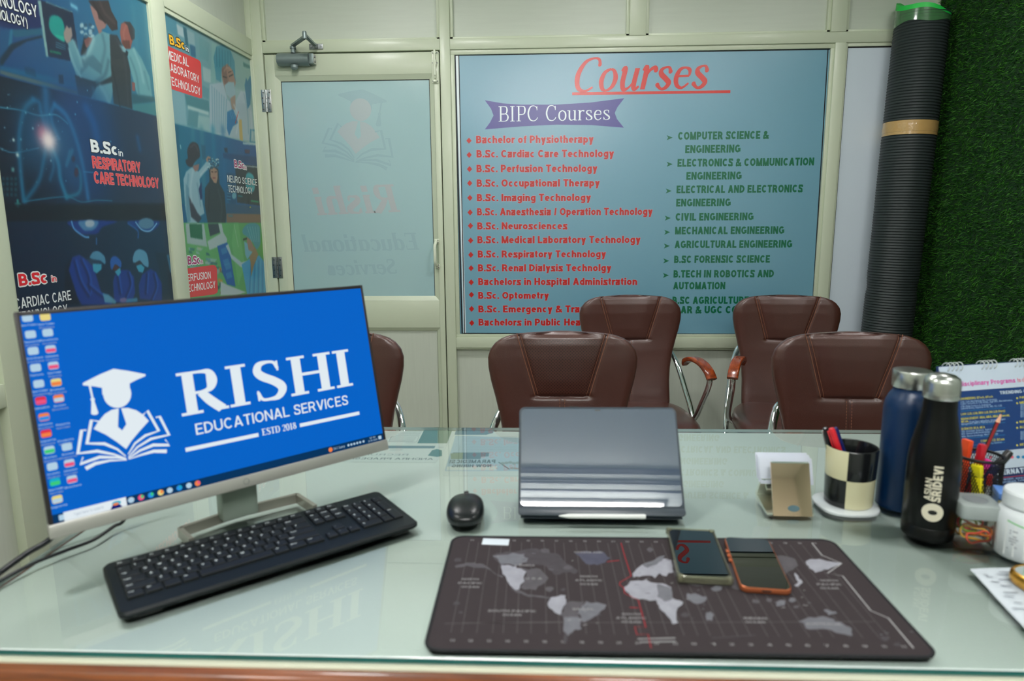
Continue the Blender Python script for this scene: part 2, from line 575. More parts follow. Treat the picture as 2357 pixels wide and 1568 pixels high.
# sans alphabet of even strokes; h = half stroke width, cap height 1
def _arc(cx, cy, rx, ry, a0, a1, n=14):
    return [(cx + rx * math.cos(math.radians(a0 + (a1 - a0) * i / n)), cy + ry * math.sin(math.radians(a0 + (a1 - a0) * i / n))) for i in range(n + 1)]
def sans_glyph(ch, h):
    g = []
    X = .735
    T = 1 - h
    hb = h * .88
    def r(x0, x1, y0, y1): g.append(_rect(x0, x1, y0, y1))
    def q(x0, y0, x1, y1, k=1.06): g.append(([(x0 - h * k, y0), (x0 + h * k, y0), (x1 + h * k, y1), (x1 - h * k, y1)], [(0, 1, 2, 3)]))
    def s(p, k=.94): g.append(_stroke(p, [h * k] * len(p), False))
    def ss(p, k=.94): g.append(_stroke(p, [h * k] * len(p), True))
    def bowl(x0, x1, y0, y1):      # D-shaped bowl from x0 bulging to x1
        ry = (y1 - y0) / 2; rx = min(ry, x1 - x0)
        s([(x0, y1), (x1 - rx, y1)] + _arc(x1 - rx, (y0 + y1) / 2, rx, ry, 90, -90)[1:-1] + [(x1 - rx, y0), (x0, y0)])
    def ring(x0, x1, y0, y1, a0=0, a1=360, n=28): s(_arc((x0 + x1) / 2, (y0 + y1) / 2, (x1 - x0) / 2, (y1 - y0) / 2, a0, a1, n))
    w = .6
    if ch == 'A': w = .80; q(h * 1.06, 0, .40, 1); q(w - h * 1.06, 0, .40, 1); r(.2, .6, .2, .2 + 2 * hb)
    elif ch == 'B': w = .70; r(0, 2 * h, 0, 1); bowl(h, .64 - h, .5, T); bowl(h, .70 - h, h, .5)
    elif ch == 'C': w = .76; ring(h, .78 - h, h, T, 42, 318)
    elif ch == 'D': w = .74; r(0, 2 * h, 0, 1); bowl(h, .74 - h, h, T)
    elif ch in 'EF':
        w = .62; r(0, 2 * h, 0, 1); r(0, .61, 1 - 2 * hb, 1); r(0, .56, .5 - hb, .5 + hb)
        if ch == 'E': r(0, .63, 0, 2 * hb)
    elif ch == 'G': w = .80; ring(h, .80 - h, h, T, 42, 330); r(.44, .80, .34, .34 + 2 * hb); r(.80 - 2 * h, .80, .12, .40)
    elif ch == 'H': w = .74; r(0, 2 * h, 0, 1); r(w - 2 * h, w, 0, 1); r(0, w, .5 - hb, .5 + hb)
    elif ch == 'I': w = 2 * h; r(0, w, 0, 1)
    elif ch == 'J': w = .55; s([(w - h, 1), (w - h, .3)] + _arc(w / 2, .3, w / 2 - h, .3 - h, 0, -170))
    elif ch == 'K': w = .76; r(0, 2 * h, 0, 1); q(.08 + h, .36, w - h * 1.4, 1, 1.3); q(w - h * 1.2, 0, .32, .62, 1.2)
    elif ch == 'L': w = .60; r(0, 2 * h, 0, 1); r(0, w, 0, 2 * hb)
    elif ch == 'M': w = .88; r(0, 2 * h * .95, 0, 1); r(w - 2 * h * .95, w, 0, 1); q(h, 1, w / 2, 0, .95); q(w - h, 1, w / 2, 0, .95)
    elif ch == 'N': w = .74; r(0, 2 * h * .95, 0, 1); r(w - 2 * h * .95, w, 0, 1); q(h, 1, w - h, 0, 1.0)
    elif ch == 'O': w = .82; ring(h, w - h, h, T)
    elif ch == 'P': w = .68; r(0, 2 * h, 0, 1); bowl(h, w - h, .42, T)
    elif ch == 'Q': w = .82; ring(h, w - h, h, T); q(.50, .28, .76, 0)
    elif ch == 'R': w = .74; r(0, 2 * h, 0, 1); bowl(h, .68 - h, .46, T); q(w - h, 0, .42, .46, 1.1)
    elif ch == 'S': w = .68; ss([(.64 - h * .5, .71), (.57, .87), (.35, T), (.13 + h * .4, .88), (.05 + h, .72), (.16 + h * .3, .585), (.36, .505), (.54 - h * .2, .42), (.66 - h, .28), (.57 - h * .2, .12), (.34, h), (.12, .12), (.02 + h * .7, .3)])
    elif ch == 'T': w = .66; r(.33 - h, .33 + h, 0, 1); r(0, w, 1 - 2 * hb, 1)
    elif ch == 'U': w = .74; s([(h, 1), (h, .36)] + _arc(w / 2, .36, w / 2 - h, .36 - h, 180, 360) + [(w - h, 1)])
    elif ch == 'V': w = .76; q(h, 1, .38, 0); q(w - h, 1, .38, 0)
    elif ch == 'W': w = 1.08; q(h, 1, .29, 0, .95); q(.54, 1, .29, 0, .95); q(.54, 1, .79, 0, .95); q(w - h, 1, .79, 0, .95)
    elif ch == 'X': w = .76; q(h, 0, w - h, 1, 1.1); q(h, 1, w - h, 0, 1.1)
    elif ch == 'Y': w = .76; q(h, 1, .38, .38); q(w - h, 1, .38, .38); r(.38 - h, .38 + h, 0, .46)
    elif ch == 'Z': w = .68; r(0, w, 0, 2 * hb); r(0, w, 1 - 2 * hb, 1); q(h * 1.3, .05, w - h * 1.3, .95, 1.2)
    elif ch == 'a':
        w = .58; ss([(.05, .54), (.12, .66), (.29, X - h), (.47 - h * .2, .66), (w - h * 1.2, .50), (w - h * 1.2, 0)]); ss([(w - h, .44), (.28, .40), (.10, .33), (h, .21), (.10, .08), (.24, h), (.42, .10), (w - h, .24)])
    elif ch == 'b': w = .62; r(0, 2 * h, 0, 1); ring(h, w - h, h, X - h)
    elif ch == 'c': w = .58; ring(h, .62 - h, h, X - h, 48, 312)
    elif ch == 'd': w = .62; r(w - 2 * h, w, 0, 1); ring(h, w - h, h, X - h)
    elif ch == 'e': w = .62; ring(h, w - h, h, X - h, 0, 318); r(h, w - h * .1, .37 - hb * .75, .37 + hb * .75)
    elif ch == 'f': w = .38; s([(.19, 0), (.19, .80)] + _arc(.36, .80, .17, .2 - h, 180, 85)); r(0, .37, X - 2 * hb, X)
    elif ch == 'g': w = .62; ring(h, w - h, h, X - h); s([(w - h, X), (w - h, -.04)] + _arc(w / 2, -.04, w / 2 - h, .2 - h * .6, 0, -165))
    elif ch in 'hn': w = .60; r(0, 2 * h, 0, 1 if ch == 'h' else X); s([(h, .30), (h * 1.1, .45)] + _arc(w / 2 + .005, .44, w / 2 - h, X - h - .44, 165, 0) + [(w - h, 0)])
    elif ch == 'i': w = 2 * h; r(0, w, 0, X); r(0, w, 1 - 2 * hb, 1)
    elif ch == 'j': w = 2 * h; r(0, w, -.2, X); r(0, w, 1 - 2 * hb, 1)
    elif ch == 'k': w = .58; r(0, 2 * h, 0, 1); q(.08 + h, .26, w - h * 1.5, X, 1.3); q(w - h * 1.1, 0, .26, .46, 1.15)
    elif ch == 'l': w = 2 * h; r(0, w, 0, 1)
    elif ch == 'm':
        w = .92; r(0, 2 * h, 0, X)
        for x0 in (h, w / 2):
            s([(x0, .30), (x0, .46)] + _arc((2 * x0 + w / 2 - h) / 2, .46, (w / 2 - h) / 2, X - h - .46, 180, 0) + [(x0 + w / 2 - h, 0)])
    elif ch == 'o': w = .64; ring(h, w - h, h, X - h)
    elif ch == 'p': w = .62; r(0, 2 * h, -.26, X); ring(h, w - h, h, X - h)
    elif ch == 'q': w = .62; r(w - 2 * h, w, -.26, X); ring(h, w - h, h, X - h)
    elif ch == 'r': w = .40; r(0, 2 * h, 0, X); s([(h, .35)] + _arc(.38, .42, .38 - h, X - h - .42, 170, 80))
    elif ch == 's': w = .56; ss([(.53 - h * .5, .52), (.46, .63), (.28, X - h), (.11 + h * .3, .64), (.05 + h * .8, .53), (.15, .43), (.28, .375), (.44 - h * .2, .31), (.55 - h, .2), (.46, .08), (.27, h), (.09, .09), (.01 + h * .7, .22)])
    elif ch == 't': w = .38; s([(.17, .94), (.17, .2)] + _arc(.34, .2, .17, .2 - h, 180, 265)); r(0, .37, X - 2 * hb, X)
    elif ch == 'u': w = .60; r(w - 2 * h, w, 0, X); s([(h, X), (h, .29)] + _arc(w / 2, .29, w / 2 - h, .29 - h, 180, 345) + [(w - h, .42)])
    elif ch == 'v': w = .60; q(h, X, .30, 0); q(w - h, X, .30, 0)
    elif ch == 'w': w = .86; q(h, X, .23, 0, .9); q(.43, X, .23, 0, .9); q(.43, X, .63, 0, .9); q(w - h, X, .63, 0, .9)
    elif ch == 'x': w = .60; q(h, 0, w - h, X, 1.1); q(h, X, w - h, 0, 1.1)
    elif ch == 'y': w = .60; q(h, X, .31, .02); q(w - h, X, .22, -.26)
    elif ch == 'z': w = .54; r(0, w, 0, 2 * hb); r(0, w, X - 2 * hb, X); q(h * 1.3, .05, w - h * 1.3, X - .05, 1.2)
    elif ch == '.': w = 1.75 * h; r(0, w, 0, 1.85 * h)
    elif ch == ',': w = 2.1 * h; q(h, 2 * h, h * .4, -.16)
    elif ch == ':': w = 2.1 * h; r(0, w, 0, 2 * h); r(0, w, X - 2 * h, X)
    elif ch == '!': w = 2.1 * h; r(0, w, 0, 2 * h); r(0, w, .3, 1)
    elif ch == '-': w = .34; r(0, w, .32, .32 + 2 * hb)
    elif ch == '/': w = .36; q(h, 0, w - h, 1, .9)
    elif ch == '(' : w = .30; s(_arc(.42, .4, .42 - h, .66, 125, 235))
    elif ch == ')': w = .30; s(_arc(-.12, .4, .42 - h, .66, 55, -55))
    elif ch == '&': w = .80; ss([(w - .02, .02), (.52, .30), (.26, .62), (.20, .80), (.34, T), (.48, .80), (.38, .62), (.16, .44), (h, .26), (.12, .08), (.30, h), (.52, .12), (.66, .34), (.70, .48)], .85)
    elif ch == '0': w = .62; ring(h, w - h, h, T)
    elif ch == '1': w = .40; r(.40 - 2 * h, .40, 0, 1); q(h, .72, .30, .96)
    elif ch == '2': w = .62; ss([(h, .70), (.14, .9), (.32, T), (.52 - h * .3, .88), (.58 - h, .70), (.46, .48), (.24, .26), (.06, .06)]); r(0, w, 0, 2 * hb)
    elif ch == '3': w = .62; ss([(h, .76), (.16, .92), (.32, T), (.54 - h, .76), (.34, .53), (.58 - h, .28), (.32, h), (.12, .10), (h, .27)])
    elif ch == '4': w = .66; r(.40, .40 + 2 * h, 0, 1); r(0, w, .22, .22 + 2 * hb); q(h, .3, .40, .98)
    elif ch == '5': w = .62; r(.08, .58, 1 - 2 * hb, 1); q(.10, .45, .14, 1); ss([(.10, .52), (.32, .62), (.58 - h, .33), (.32, h), (h, .24)])
    elif ch == '6': w = .62; ring(h, w - h, h, .62); ss([(h, .3), (.12, .7), (.30, T), (.50, .88)])
    elif ch == '7': w = .60; r(0, w, 1 - 2 * hb, 1); q(.2, 0, w - h * 1.3, .9)
    elif ch == '8': w = .62; ring(h, w - h, h, .52); ring(.06 + h, w - .06 - h, .52, T)
    elif ch == '9': w = .62; ring(h, w - h, .38, T); ss([(w - h, .7), (.50, .3), (.32, h), (.12, .12)])
    elif ch == '%': w = .90; ring(h, .36, .54, T); ring(.54, w - h, h, .46); q(.3, 0, .6, 1, .7)
    elif ch == ' ': w = .25
    else: w = .4; r(0, .3, .3, .6)
    return g, w
def sans_shape(body, h=.075, track=.11, shear=0.0):
    key = ('sans', body, h, track, shear)
    if key in TXT:
        return TXT[key]
    vs, fs, x = [], [], 0.0
    for ch in body:
        g, w = sans_glyph(ch, h)
        v, f = union(('sans', ch, h), g)
        o = len(vs)
        vs += [(x + p[0] + shear * p[1], p[1]) for p in v]
        fs += [tuple(i + o for i in t) for t in f]
        x += w + track
    TXT[key] = (vs, fs)
    return TXT[key]

# ---------------------------------------------------------------- flat print on a panel
class Print:
    """letters and flat shapes printed on one plane; o = origin, u, v = axes in metres, n = outward; px(x, y) -> (u, v)"""
    def __init__(s, o, u, v, proj=None, lift=0.0004):
        s.o, s.u, s.v = Vector(o), Vector(u).normalized(), Vector(v).normalized()
        s.n = s.u.cross(s.v).normalized()
        s.proj = proj
        s.lift = lift
        s.b = B()
        s.mats = []
        s.k = 0
    def mi(s, m):
        if m not in s.mats:
            s.mats.append(m)
        return s.mats.index(m)
    def px(s, x, y):
        d = Vector(ray(x, y)); c = Vector((0, 0, CAMZ))
        t = (s.o - c).dot(s.n) / d.dot(s.n)
        p = c + d * t - s.o
        return (p.dot(s.u), p.dot(s.v))
    def P(s, uv, layer):
        return s.o + s.u * uv[0] + s.v * uv[1] + s.n * (s.lift * layer + (uv[2] * 2e-5 if len(uv) > 2 else 0))
    def tri(s, vs, fs, m, layer):
        s.b.add([s.P(v, layer) for v in vs], fs, s.mi(m))
    def poly(s, pts, m, layer=1, px=True):
        if px:
            pts = [s.px(*p) for p in pts]
        if len(pts) <= 4:
            s.tri(pts, [tuple(range(len(pts)))], m, layer)
        else:
            fs = tessellate_polygon([[Vector((p[0], p[1], 0)) for p in pts]])
            s.tri(pts, fs, m, layer)
    def ell(s, x, y, rx, ry, m, layer=1, px=True, n=24):
        s.poly([(x + rx * math.cos(2 * math.pi * i / n), y + ry * math.sin(2 * math.pi * i / n)) for i in range(n)], m, layer, px)
    def line(s, pts, w, m, layer=1, px=True, smooth=False):
        if px:
            pts = [s.px(*p) for p in pts]
        ws = w if isinstance(w, (list, tuple)) else [w] * len(pts)
        s.k += 1
        sc = 1000.0              # millimetres while merging
        vs, fs = _stroke([(p[0] * sc, p[1] * sc) for p in pts], [w_ * sc for w_ in ws], smooth)
        vs, fs = union(('line', id(s), s.k), [(vs, fs)])
        s.tri([(p[0] / sc, p[1] / sc) for p in vs], fs, m, layer)
    def put(s, shape, a, b, m, layer=1, cap=None, px=True, shapecap=1.0, fit=None, mirror=False, xr=None):
        """lays a word so that its left end is at a and its right end at b (baseline); cap = cap height in metres or a pixel above a"""
        vs, fs = shape
        if px:
            if isinstance(cap, tuple):
                c = s.px(*cap); a2 = s.px(*a)
                cap = math.hypot(c[0] - a2[0], c[1] - a2[1])
            a, b = s.px(*a), s.px(*b)
        x0 = min(v[0] for v in vs); x1 = max(v[0] for v in vs)
        if xr:
            x0, x1 = xr
        d = Vector((b[0] - a[0], b[1] - a[1])); L = d.length; d.normalize()
        e = Vector((-d.y, d.x))
        k = L / max(x1 - x0, 1e-6)
        if cap is None:
            cap = k * shapecap
        ky = cap / shapecap
        out = []
        for p in vs:
            x, y = p[0], p[1]
            q = (x - x0) * k
            if mirror:
                q = L - q
            out.append((a[0] + d.x * q + e.x * y * ky, a[1] + d.y * q + e.y * y * ky, p[2] if len(p) > 2 else 0))
        s.tri(out, fs, m, layer)
    def text(s, body, a, b, m, layer=1, cap=None, bold=.075, px=True, fit=None, mirror=False, track=.11):
        sh = sans_shape(body, bold, track)
        xr = None
        if fit:
            f = sans_shape(fit, bold, track)
            xr = (min(v[0] for v in f[0]), max(v[0] for v in f[0]))
        s.put(sh, a, b, m, layer, cap, px, 1.0, None, mirror, xr)
    def haloed(s, body, a, b, m, halo, layer=1, cap=None, bold=.1, px=True, fit=None, track=.11, w=.0012):
        if px:
            if isinstance(cap, tuple):
                c = s.px(*cap); a2 = s.px(*a)
                cap = math.hypot(c[0] - a2[0], c[1] - a2[1])
            a, b = s.px(*a), s.px(*b)
        for i in range(6):
            dx, dy = w * math.cos(i * math.pi / 3 + .5), w * math.sin(i * math.pi / 3 + .5)
            s.text(body, (a[0] + dx, a[1] + dy), (b[0] + dx, b[1] + dy), halo, layer + i * .13, cap, bold, False, fit, False, track)
        s.text(body, a, b, m, layer + 1.1, cap, bold, False, fit, False, track)
    def serif(s, body, a, b, m, layer=1, cap=None, px=True, mirror=False, **kw):
        s.put(serif_shape(body, **kw), a, b, m, layer, cap, px, 1.0, None, mirror)
    def bars(s, rows, m, layer=1):
        for (a, b, w) in rows:
            s.line([a, b], w, m, layer)
    def done(s, name, parent, **props):
        for f in s.b.bm.faces:
            f.normal_update()
            if f.normal.dot(s.n) < 0:
                f.normal_flip()
        return s.b.done(name, s.mats, parent, smooth=0, world=True, recalc=False, **props)

# ---------------------------------------------------------------- colour pictures printed on a poster
class Canvas:
    def __init__(s, u0, u1, v0, v1, res, proj):
        s.u0, s.v0, s.res = u0, v0, res
        s.w = int(round((u1 - u0) / res)) + 1; s.h = int(round((v1 - v0) / res)) + 1
        s.u1, s.v1 = u1, v1
        s.a = np.zeros((s.h, s.w, 3))
        s.proj = proj
    def c(s, x, y):
        u, v = s.proj(x, y)
        return ((u - s.u0) / s.res, (v - s.v0) / s.res)
    def _mask(s, pts, soft):
        P = np.array(pts)
        pad = int(soft * 3) + 2
        i0 = max(int(P[:, 0].min()) - pad, 0); i1 = min(int(P[:, 0].max()) + pad + 1, s.w)
        j0 = max(int(P[:, 1].min()) - pad, 0); j1 = min(int(P[:, 1].max()) + pad + 1, s.h)
        if i1 <= i0 or j1 <= j0:
            return None
        acc = np.zeros((j1 - j0, i1 - i0))
        for dx in (-.3, .3):
            for dy in (-.3, .3):
                X, Y = np.meshgrid(np.arange(i0, i1) + dx, np.arange(j0, j1) + dy)
                ins = np.zeros(X.shape, bool)
                for q in range(len(P)):
                    x1, y1 = P[q]; x2, y2 = P[(q + 1) % len(P)]
                    if y1 == y2:
                        continue
                    cnd = ((y1 > Y) != (y2 > Y)) & (X < (x2 - x1) * (Y - y1) / (y2 - y1) + x1)
                    ins ^= cnd
                acc += ins
        acc /= 4
        for _ in range(int(round(soft))):
            p = np.pad(acc, 1, mode='edge')
            acc = (p[:-2, 1:-1] + p[2:, 1:-1] + p[1:-1, :-2] + p[1:-1, 2:] + 2 * p[1:-1, 1:-1]) / 6
        return acc, i0, i1, j0, j1
    def poly(s, pts, col, alpha=1.0, soft=1, col2=None, smooth=False):
        P = [s.c(*p) for p in pts]
        if smooth:
            P = spl2(P, 5, True)
        r = s._mask(P, soft)
        if r is None:
            return
        mk, i0, i1, j0, j1 = r
        mk = (mk * alpha)[:, :, None]
        col = np.array(col, float)
        if col2 is not None:        # changes from the left to the right of the printed shape
            t = np.linspace(0, 1, i1 - i0)[None, :, None]
            col = col * (1 - t) + np.array(col2, float) * t
        s.a[j0:j1, i0:i1] = s.a[j0:j1, i0:i1] * (1 - mk) + col * mk
    def ell(s, x, y, rx, ry, col, alpha=1.0, soft=1, rot=0.0):
        c_, s_ = math.cos(rot), math.sin(rot)
        pts = []
        for i in range(20):
            a = 2 * math.pi * i / 20
            dx, dy = rx * math.cos(a), ry * math.sin(a)
            pts.append((x + dx * c_ - dy * s_, y + dx * s_ + dy * c_))
        s.poly(pts, col, alpha, soft)
    def glow(s, pts, w, col, alpha=0.8):
        P = [s.c(*p) for p in pts]
        if len(P) > 2:
            P = spl2(P, 6)
        P = np.array(P)
        pad = int(w * 3) + 2
        i0 = max(int(P[:, 0].min()) - pad, 0); i1 = min(int(P[:, 0].max()) + pad, s.w)
        j0 = max(int(P[:, 1].min()) - pad, 0); j1 = min(int(P[:, 1].max()) + pad, s.h)
        if i1 <= i0 or j1 <= j0:
            return
        X, Y = np.meshgrid(np.arange(i0, i1), np.arange(j0, j1))
        D = np.full(X.shape, 1e9)
        if len(P) == 1:
            D = np.hypot(X - P[0, 0], Y - P[0, 1])
        for q in range(len(P) - 1):
            ax, ay = P[q]; bx, by = P[q + 1]
            l2 = (bx - ax) ** 2 + (by - ay) ** 2 + 1e-9
            t = np.clip(((X - ax) * (bx - ax) + (Y - ay) * (by - ay)) / l2, 0, 1)
            D = np.minimum(D, np.hypot(X - ax - t * (bx - ax), Y - ay - t * (by - ay)))
        mk = (np.exp(-(D / w) ** 2) * alpha)[:, :, None]
        s.a[j0:j1, i0:i1] = s.a[j0:j1, i0:i1] * (1 - mk) + np.array(col, float) * mk
    def speck(s, box, n, col, rmax=1.2, alpha=0.8):
        for _ in range(n):
            x = random.uniform(box[0], box[2]); y = random.uniform(box[1], box[3])
            s.glow([(x, y)], random.uniform(.5, rmax), col, alpha * random.random())
    def mesh(s, name, at, m, parent):
        """at(u, v) arrays -> xyz arrays"""
        u = s.u0 + np.arange(s.w) * (s.u1 - s.u0) / (s.w - 1)
        v = s.v0 + np.arange(s.h) * (s.v1 - s.v0) / (s.h - 1)
        U, V = np.meshgrid(u, v)
        xyz = np.stack(at(U.ravel(), V.ravel()), 1)
        mw = np.array(world_of(parent).inverted())
        xyz = xyz @ mw[:3, :3].T + mw[:3, 3]
        idx = np.arange(s.w * s.h).reshape(s.h, s.w)
        F = np.stack([idx[:-1, :-1], idx[:-1, 1:], idx[1:, 1:], idx[1:, :-1]], -1).reshape(-1, 4)
        me = bpy.data.meshes.new(name)
        me.vertices.add(len(xyz)); me.vertices.foreach_set('co', xyz.astype(np.float32).ravel())
        me.loops.add(F.size); me.loops.foreach_set('vertex_index', F.astype(np.int32).ravel())
        me.polygons.add(len(F)); me.polygons.foreach_set('loop_start', np.arange(0, F.size, 4, dtype=np.int32))
        me.polygons.foreach_set('loop_total', np.full(len(F), 4, np.int32))
        me.update(calc_edges=True)
        at_ = me.color_attributes.new('ink', 'FLOAT_COLOR', 'POINT')
        c = np.clip(s.a.reshape(-1, 3), 0, 255) / 255
        c = np.where(c <= .04045, c / 12.92, ((c + .055) / 1.055) ** 2.4) * .82
        c = np.concatenate([np.clip(c, 0, .95), np.ones((len(c), 1))], 1)
        at_.data.foreach_set('color', c.astype(np.float32).ravel())
        me.materials.append(m)
        o = bpy.data.objects.new(name, me); COL.objects.link(o); o.parent = parent
        return o
def ink_material(name, rough=0.4, coat=0.2):
    m = bpy.data.materials.new(name); m.use_nodes = True
    nt = m.node_tree; b = nt.nodes['Principled BSDF']
    a = nt.nodes.new('ShaderNodeAttribute'); a.attribute_name = 'ink'
    nt.links.new(a.outputs['Color'], b.inputs['Base Color'])
    b.inputs['Roughness'].default_value = rough
    b.inputs['Coat Weight'].default_value = coat
    b.inputs['Coat Roughness'].default_value = 0.08
    return m
# ---------------------------------------------------------------- the room
XL, XR, YB, YR, ZC = -1.352, 1.768, 3.318, -3.2, 2.55
PAINT = mat('cream_paint', (178, 186, 164), rough=0.38, coat=0.12, coat_rough=0.15, var=0.035, vscale=5, bump=0.03, bscale=60)
PANEL = mat('laminate_panel', (174, 180, 168), rough=0.42, var=0.06, vscale=7, stretch=(14, 14, 0.7))
PANELU = mat('laminate_panel_across', (176, 183, 170), rough=0.42, var=0.045, vscale=7, stretch=(0.8, 0.8, 14))
WHITEP = mat('white_board', (186, 197, 206), rough=0.35, var=0.02)
CEILM = mat('ceiling_white', (205, 212, 210), rough=0.8, var=0.03)
FLOORM = mat('floor_tile', (150, 148, 140), rough=0.2, coat=0.3, var=0.1, vscale=3)
GAP = mat('dark_gap', (18, 20, 22), rough=0.7, var=0.0)  # near-black in place of the shade in gaps; also backs the posters
STEEL = mat('steel', (170, 172, 172), rough=0.25, metal=1.0, var=0.04)
DSTEEL = mat('dull_steel', (120, 124, 124), rough=0.38, metal=0.9, var=0.06)
CHROME = mat('chrome', (215, 220, 222), rough=0.06, metal=1.0, var=0.0)
SCREWM = mat('screw_metal', (90, 92, 92), rough=0.35, metal=1.0, var=0.0)
CREAMPL = mat('cream_enamel', (196, 202, 182), rough=0.3, coat=0.3, var=0.02)

def structure(name, b, mats, label, smooth=30, parent=None):
    o = b.done(name, mats, parent, smooth=smooth)
    if parent is None:
        tag(o, label, kind='structure')
    return o
structure('floor', B().box(XL - .1, XR + .1, YR - .1, YB + .1, -0.1, 0), FLOORM, 'tiled office floor under the desk and chairs')
cb = B().box(XL - .1, XR + .1, YR - .1, YB + .1, ZC, ZC + .1)
structure('ceiling', cb, CEILM, 'plain white office ceiling')
cr = B()
for y, hw in ((-.400, .009), (-.423, .0035), (-.473, .0035), (-.492, .003), (-.546, .004)):
    cr.box(XL, XR, y - hw, y + hw, ZC - .004, ZC - .001, mi=0)
structure('trim_1', cr, [mat('ceiling_groove', (60, 66, 72), rough=.6)], 'dark ceiling battens')
structure('wall_rear', B().box(XL - .1, XR + .1, YR - .1, YR, 0, ZC), mat('rear_wall', (186, 190, 182), rough=.7), 'plain wall behind the desk')
structure('wall_right', B().box(XR, XR + .1, YR, YB + .1, 0, ZC), mat('right_wall', (150, 158, 150), rough=.7), 'side wall covered with artificial grass')
# left partition
structure('wall_left', B().box(XL - .12, XL - .012, YR, YB + .1, 0, ZC), PANEL, 'left partition wall of pale laminate panels')
structure('wall_back', B().box(XL, XR, YB + .012, YB + .1, 0, 2.03, mi=0).box(XL, XR, YB + .008, YB + .1, 2.03, ZC, mi=1), [PANEL, PANELU],
          'back partition wall of pale laminate panels')
fl = B()
XF = -1.338
def lbar(y0, y1, z0, z1, xf=XF, bev=.0025):
    fl.box(XL - .013, xf, y0, y1, z0, z1, bev)
for a, b_ in ((-.6, -.52), (.55, .63), (1.602, 1.678), (2.447, 2.537), (3.290, YB)):
    lbar(a, b_, 0, ZC)
for a, b_ in ((-3.2, -.6), (-.52, .55), (.63, 1.602), (1.678, 2.447), (2.537, 3.290)):
    lbar(a, b_, 2.022, 2.095, XF - .001); lbar(a, b_, .812, .872, XF - .001); lbar(a, b_, 0, .09, XF - .001)
for a, b_ in ((1.678, 2.447), (2.537, 3.290)):      # glazing beads round the posters
    lbar(a, b_, 2.006, 2.022, XF - .006, .001); lbar(a, b_, .872, .884, XF - .006, .001)
    lbar(a, a + .009, .884, 2.006, XF - .006, .001); lbar(b_ - .004, b_, .884, 2.006, XF - .006, .001)
structure('trim_2', fl, PAINT, 'cream painted frame of the left partition')
# back partition frame
fb = B()
YF = 3.297
def bbar(x0, x1, z0, z1, yf=YF, bev=.0025):
    fb.box(x0, x1, yf, YB + .013, z0, z1, bev)
bbar(XL - .01, -1.295, 0, ZC); bbar(-.468, -.421, 0, ZC); bbar(1.313, 1.362, 0, 2.038); bbar(.395, .470, 2.083, ZC); bbar(1.289, 1.356, 2.083, ZC)
bbar(-1.295, -.468, 2.036, 2.085, YF + .001); bbar(-.421, XR, 2.037, 2.083, YF + .001)
bbar(-.421, 1.313, .645, .697, YF + .001); bbar(1.362, XR, .645, .697, YF + .001)
bbar(-.421, 1.313, 0, .09, YF + .001); bbar(1.362, XR, 0, .09, YF + .001)
for x0, x1, z0, z1 in ((-.421, 1.313, 2.016, 2.037), (-.421, 1.313, .697, .712), (-.421, -.402, .712, 2.016), (1.298, 1.313, .712, 2.016),
                       (1.362, 1.372, .697, 2.037), (1.372, XR, 2.022, 2.037)):
    bbar(x0, x1, z0, z1, YF + .009, .001)
for x0, x1 in ((-1.295, -.468), (-.421, .395), (.470, 1.289), (1.356, XR)):    # beads of the upper panels
    bbar(x0, x0 + .014, 2.085, ZC, YF + .012, .001); bbar(x1 - .014, x1, 2.085, ZC, YF + .012, .001); bbar(x0, x1, 2.083, 2.094, YF + .012, .001)
bbar(-.421, 1.313, .636, .645, YF + .01, .001)
structure('trim_3', fb, PAINT, 'cream painted frame of the back partition')
wp = B().box(1.372, XR, YB - .004, YB + .013, .697, 2.022).box(1.3725, 1.3765, YB - .0045, YB + .001, .697, 2.022, mi=1).box(1.3765, XR, YB - .0045, YB + .001, 2.0165, 2.022, mi=1)
structure('trim_4', wp, [WHITEP, GAP], 'blank white infill panel between the course board and the rolled turf')

# ---------------------------------------------------------------- ceiling lamps
def round_lamp(x, y, label, e=PANEL_E, s=.15):
    t = thing('ceiling_lamp', label, 'ceiling light', (x, y, ZC), 0, 'round ceiling lamps')
    B().lathe([(s + .018, -.001), (s + .018, -.014), (s + .012, -.02), (s, -.02), (s, -.001)], 40).done('lamp_rim', mat('white_metal', (215, 218, 215), rough=.4), t)
    B().lathe([(0, -.014), (s - .001, -.014), (s - .001, -.012), (0, -.012)], 40).done('diffuser', glow('lamp_diffuser_%g' % e, LAMPC, e), t)
round_lamp(-.80, 2.25, 'round ceiling lamp in front of the glazed door', PANEL_E * 1.1)
round_lamp(.35, 2.25, 'round ceiling lamp in front of the course board', PANEL_E)
round_lamp(1.42, 2.30, 'round ceiling lamp beside the rolled turf', PANEL_E * .4)
round_lamp(-1.0, .85, 'round ceiling lamp over the left end of the desk', PANEL_E * .9)
round_lamp(1.30, .85, 'round ceiling lamp over the right end of the desk', PANEL_E * .7)
round_lamp(1.35, -2.15, 'added round lamp far behind the desk, brightening the card holder plate', PANEL_E * .9)  # unseen lamp added so the card holder's front plate mirrors something bright
t = thing('tube_lamp', 'white tube lamp on the ceiling just behind the desk chair', 'ceiling light', (.05, -.645, ZC))
B().box(-.62, .62, -.042, .042, -.022, -.001, .003).done('housing', mat('white_metal', (215, 218, 215), rough=.4), t)
B().box(-.60, .60, -.036, .036, -.050, -.023, .008, 3).done('diffuser', glow('tube_light', LAMPC, TUBE_E), t)

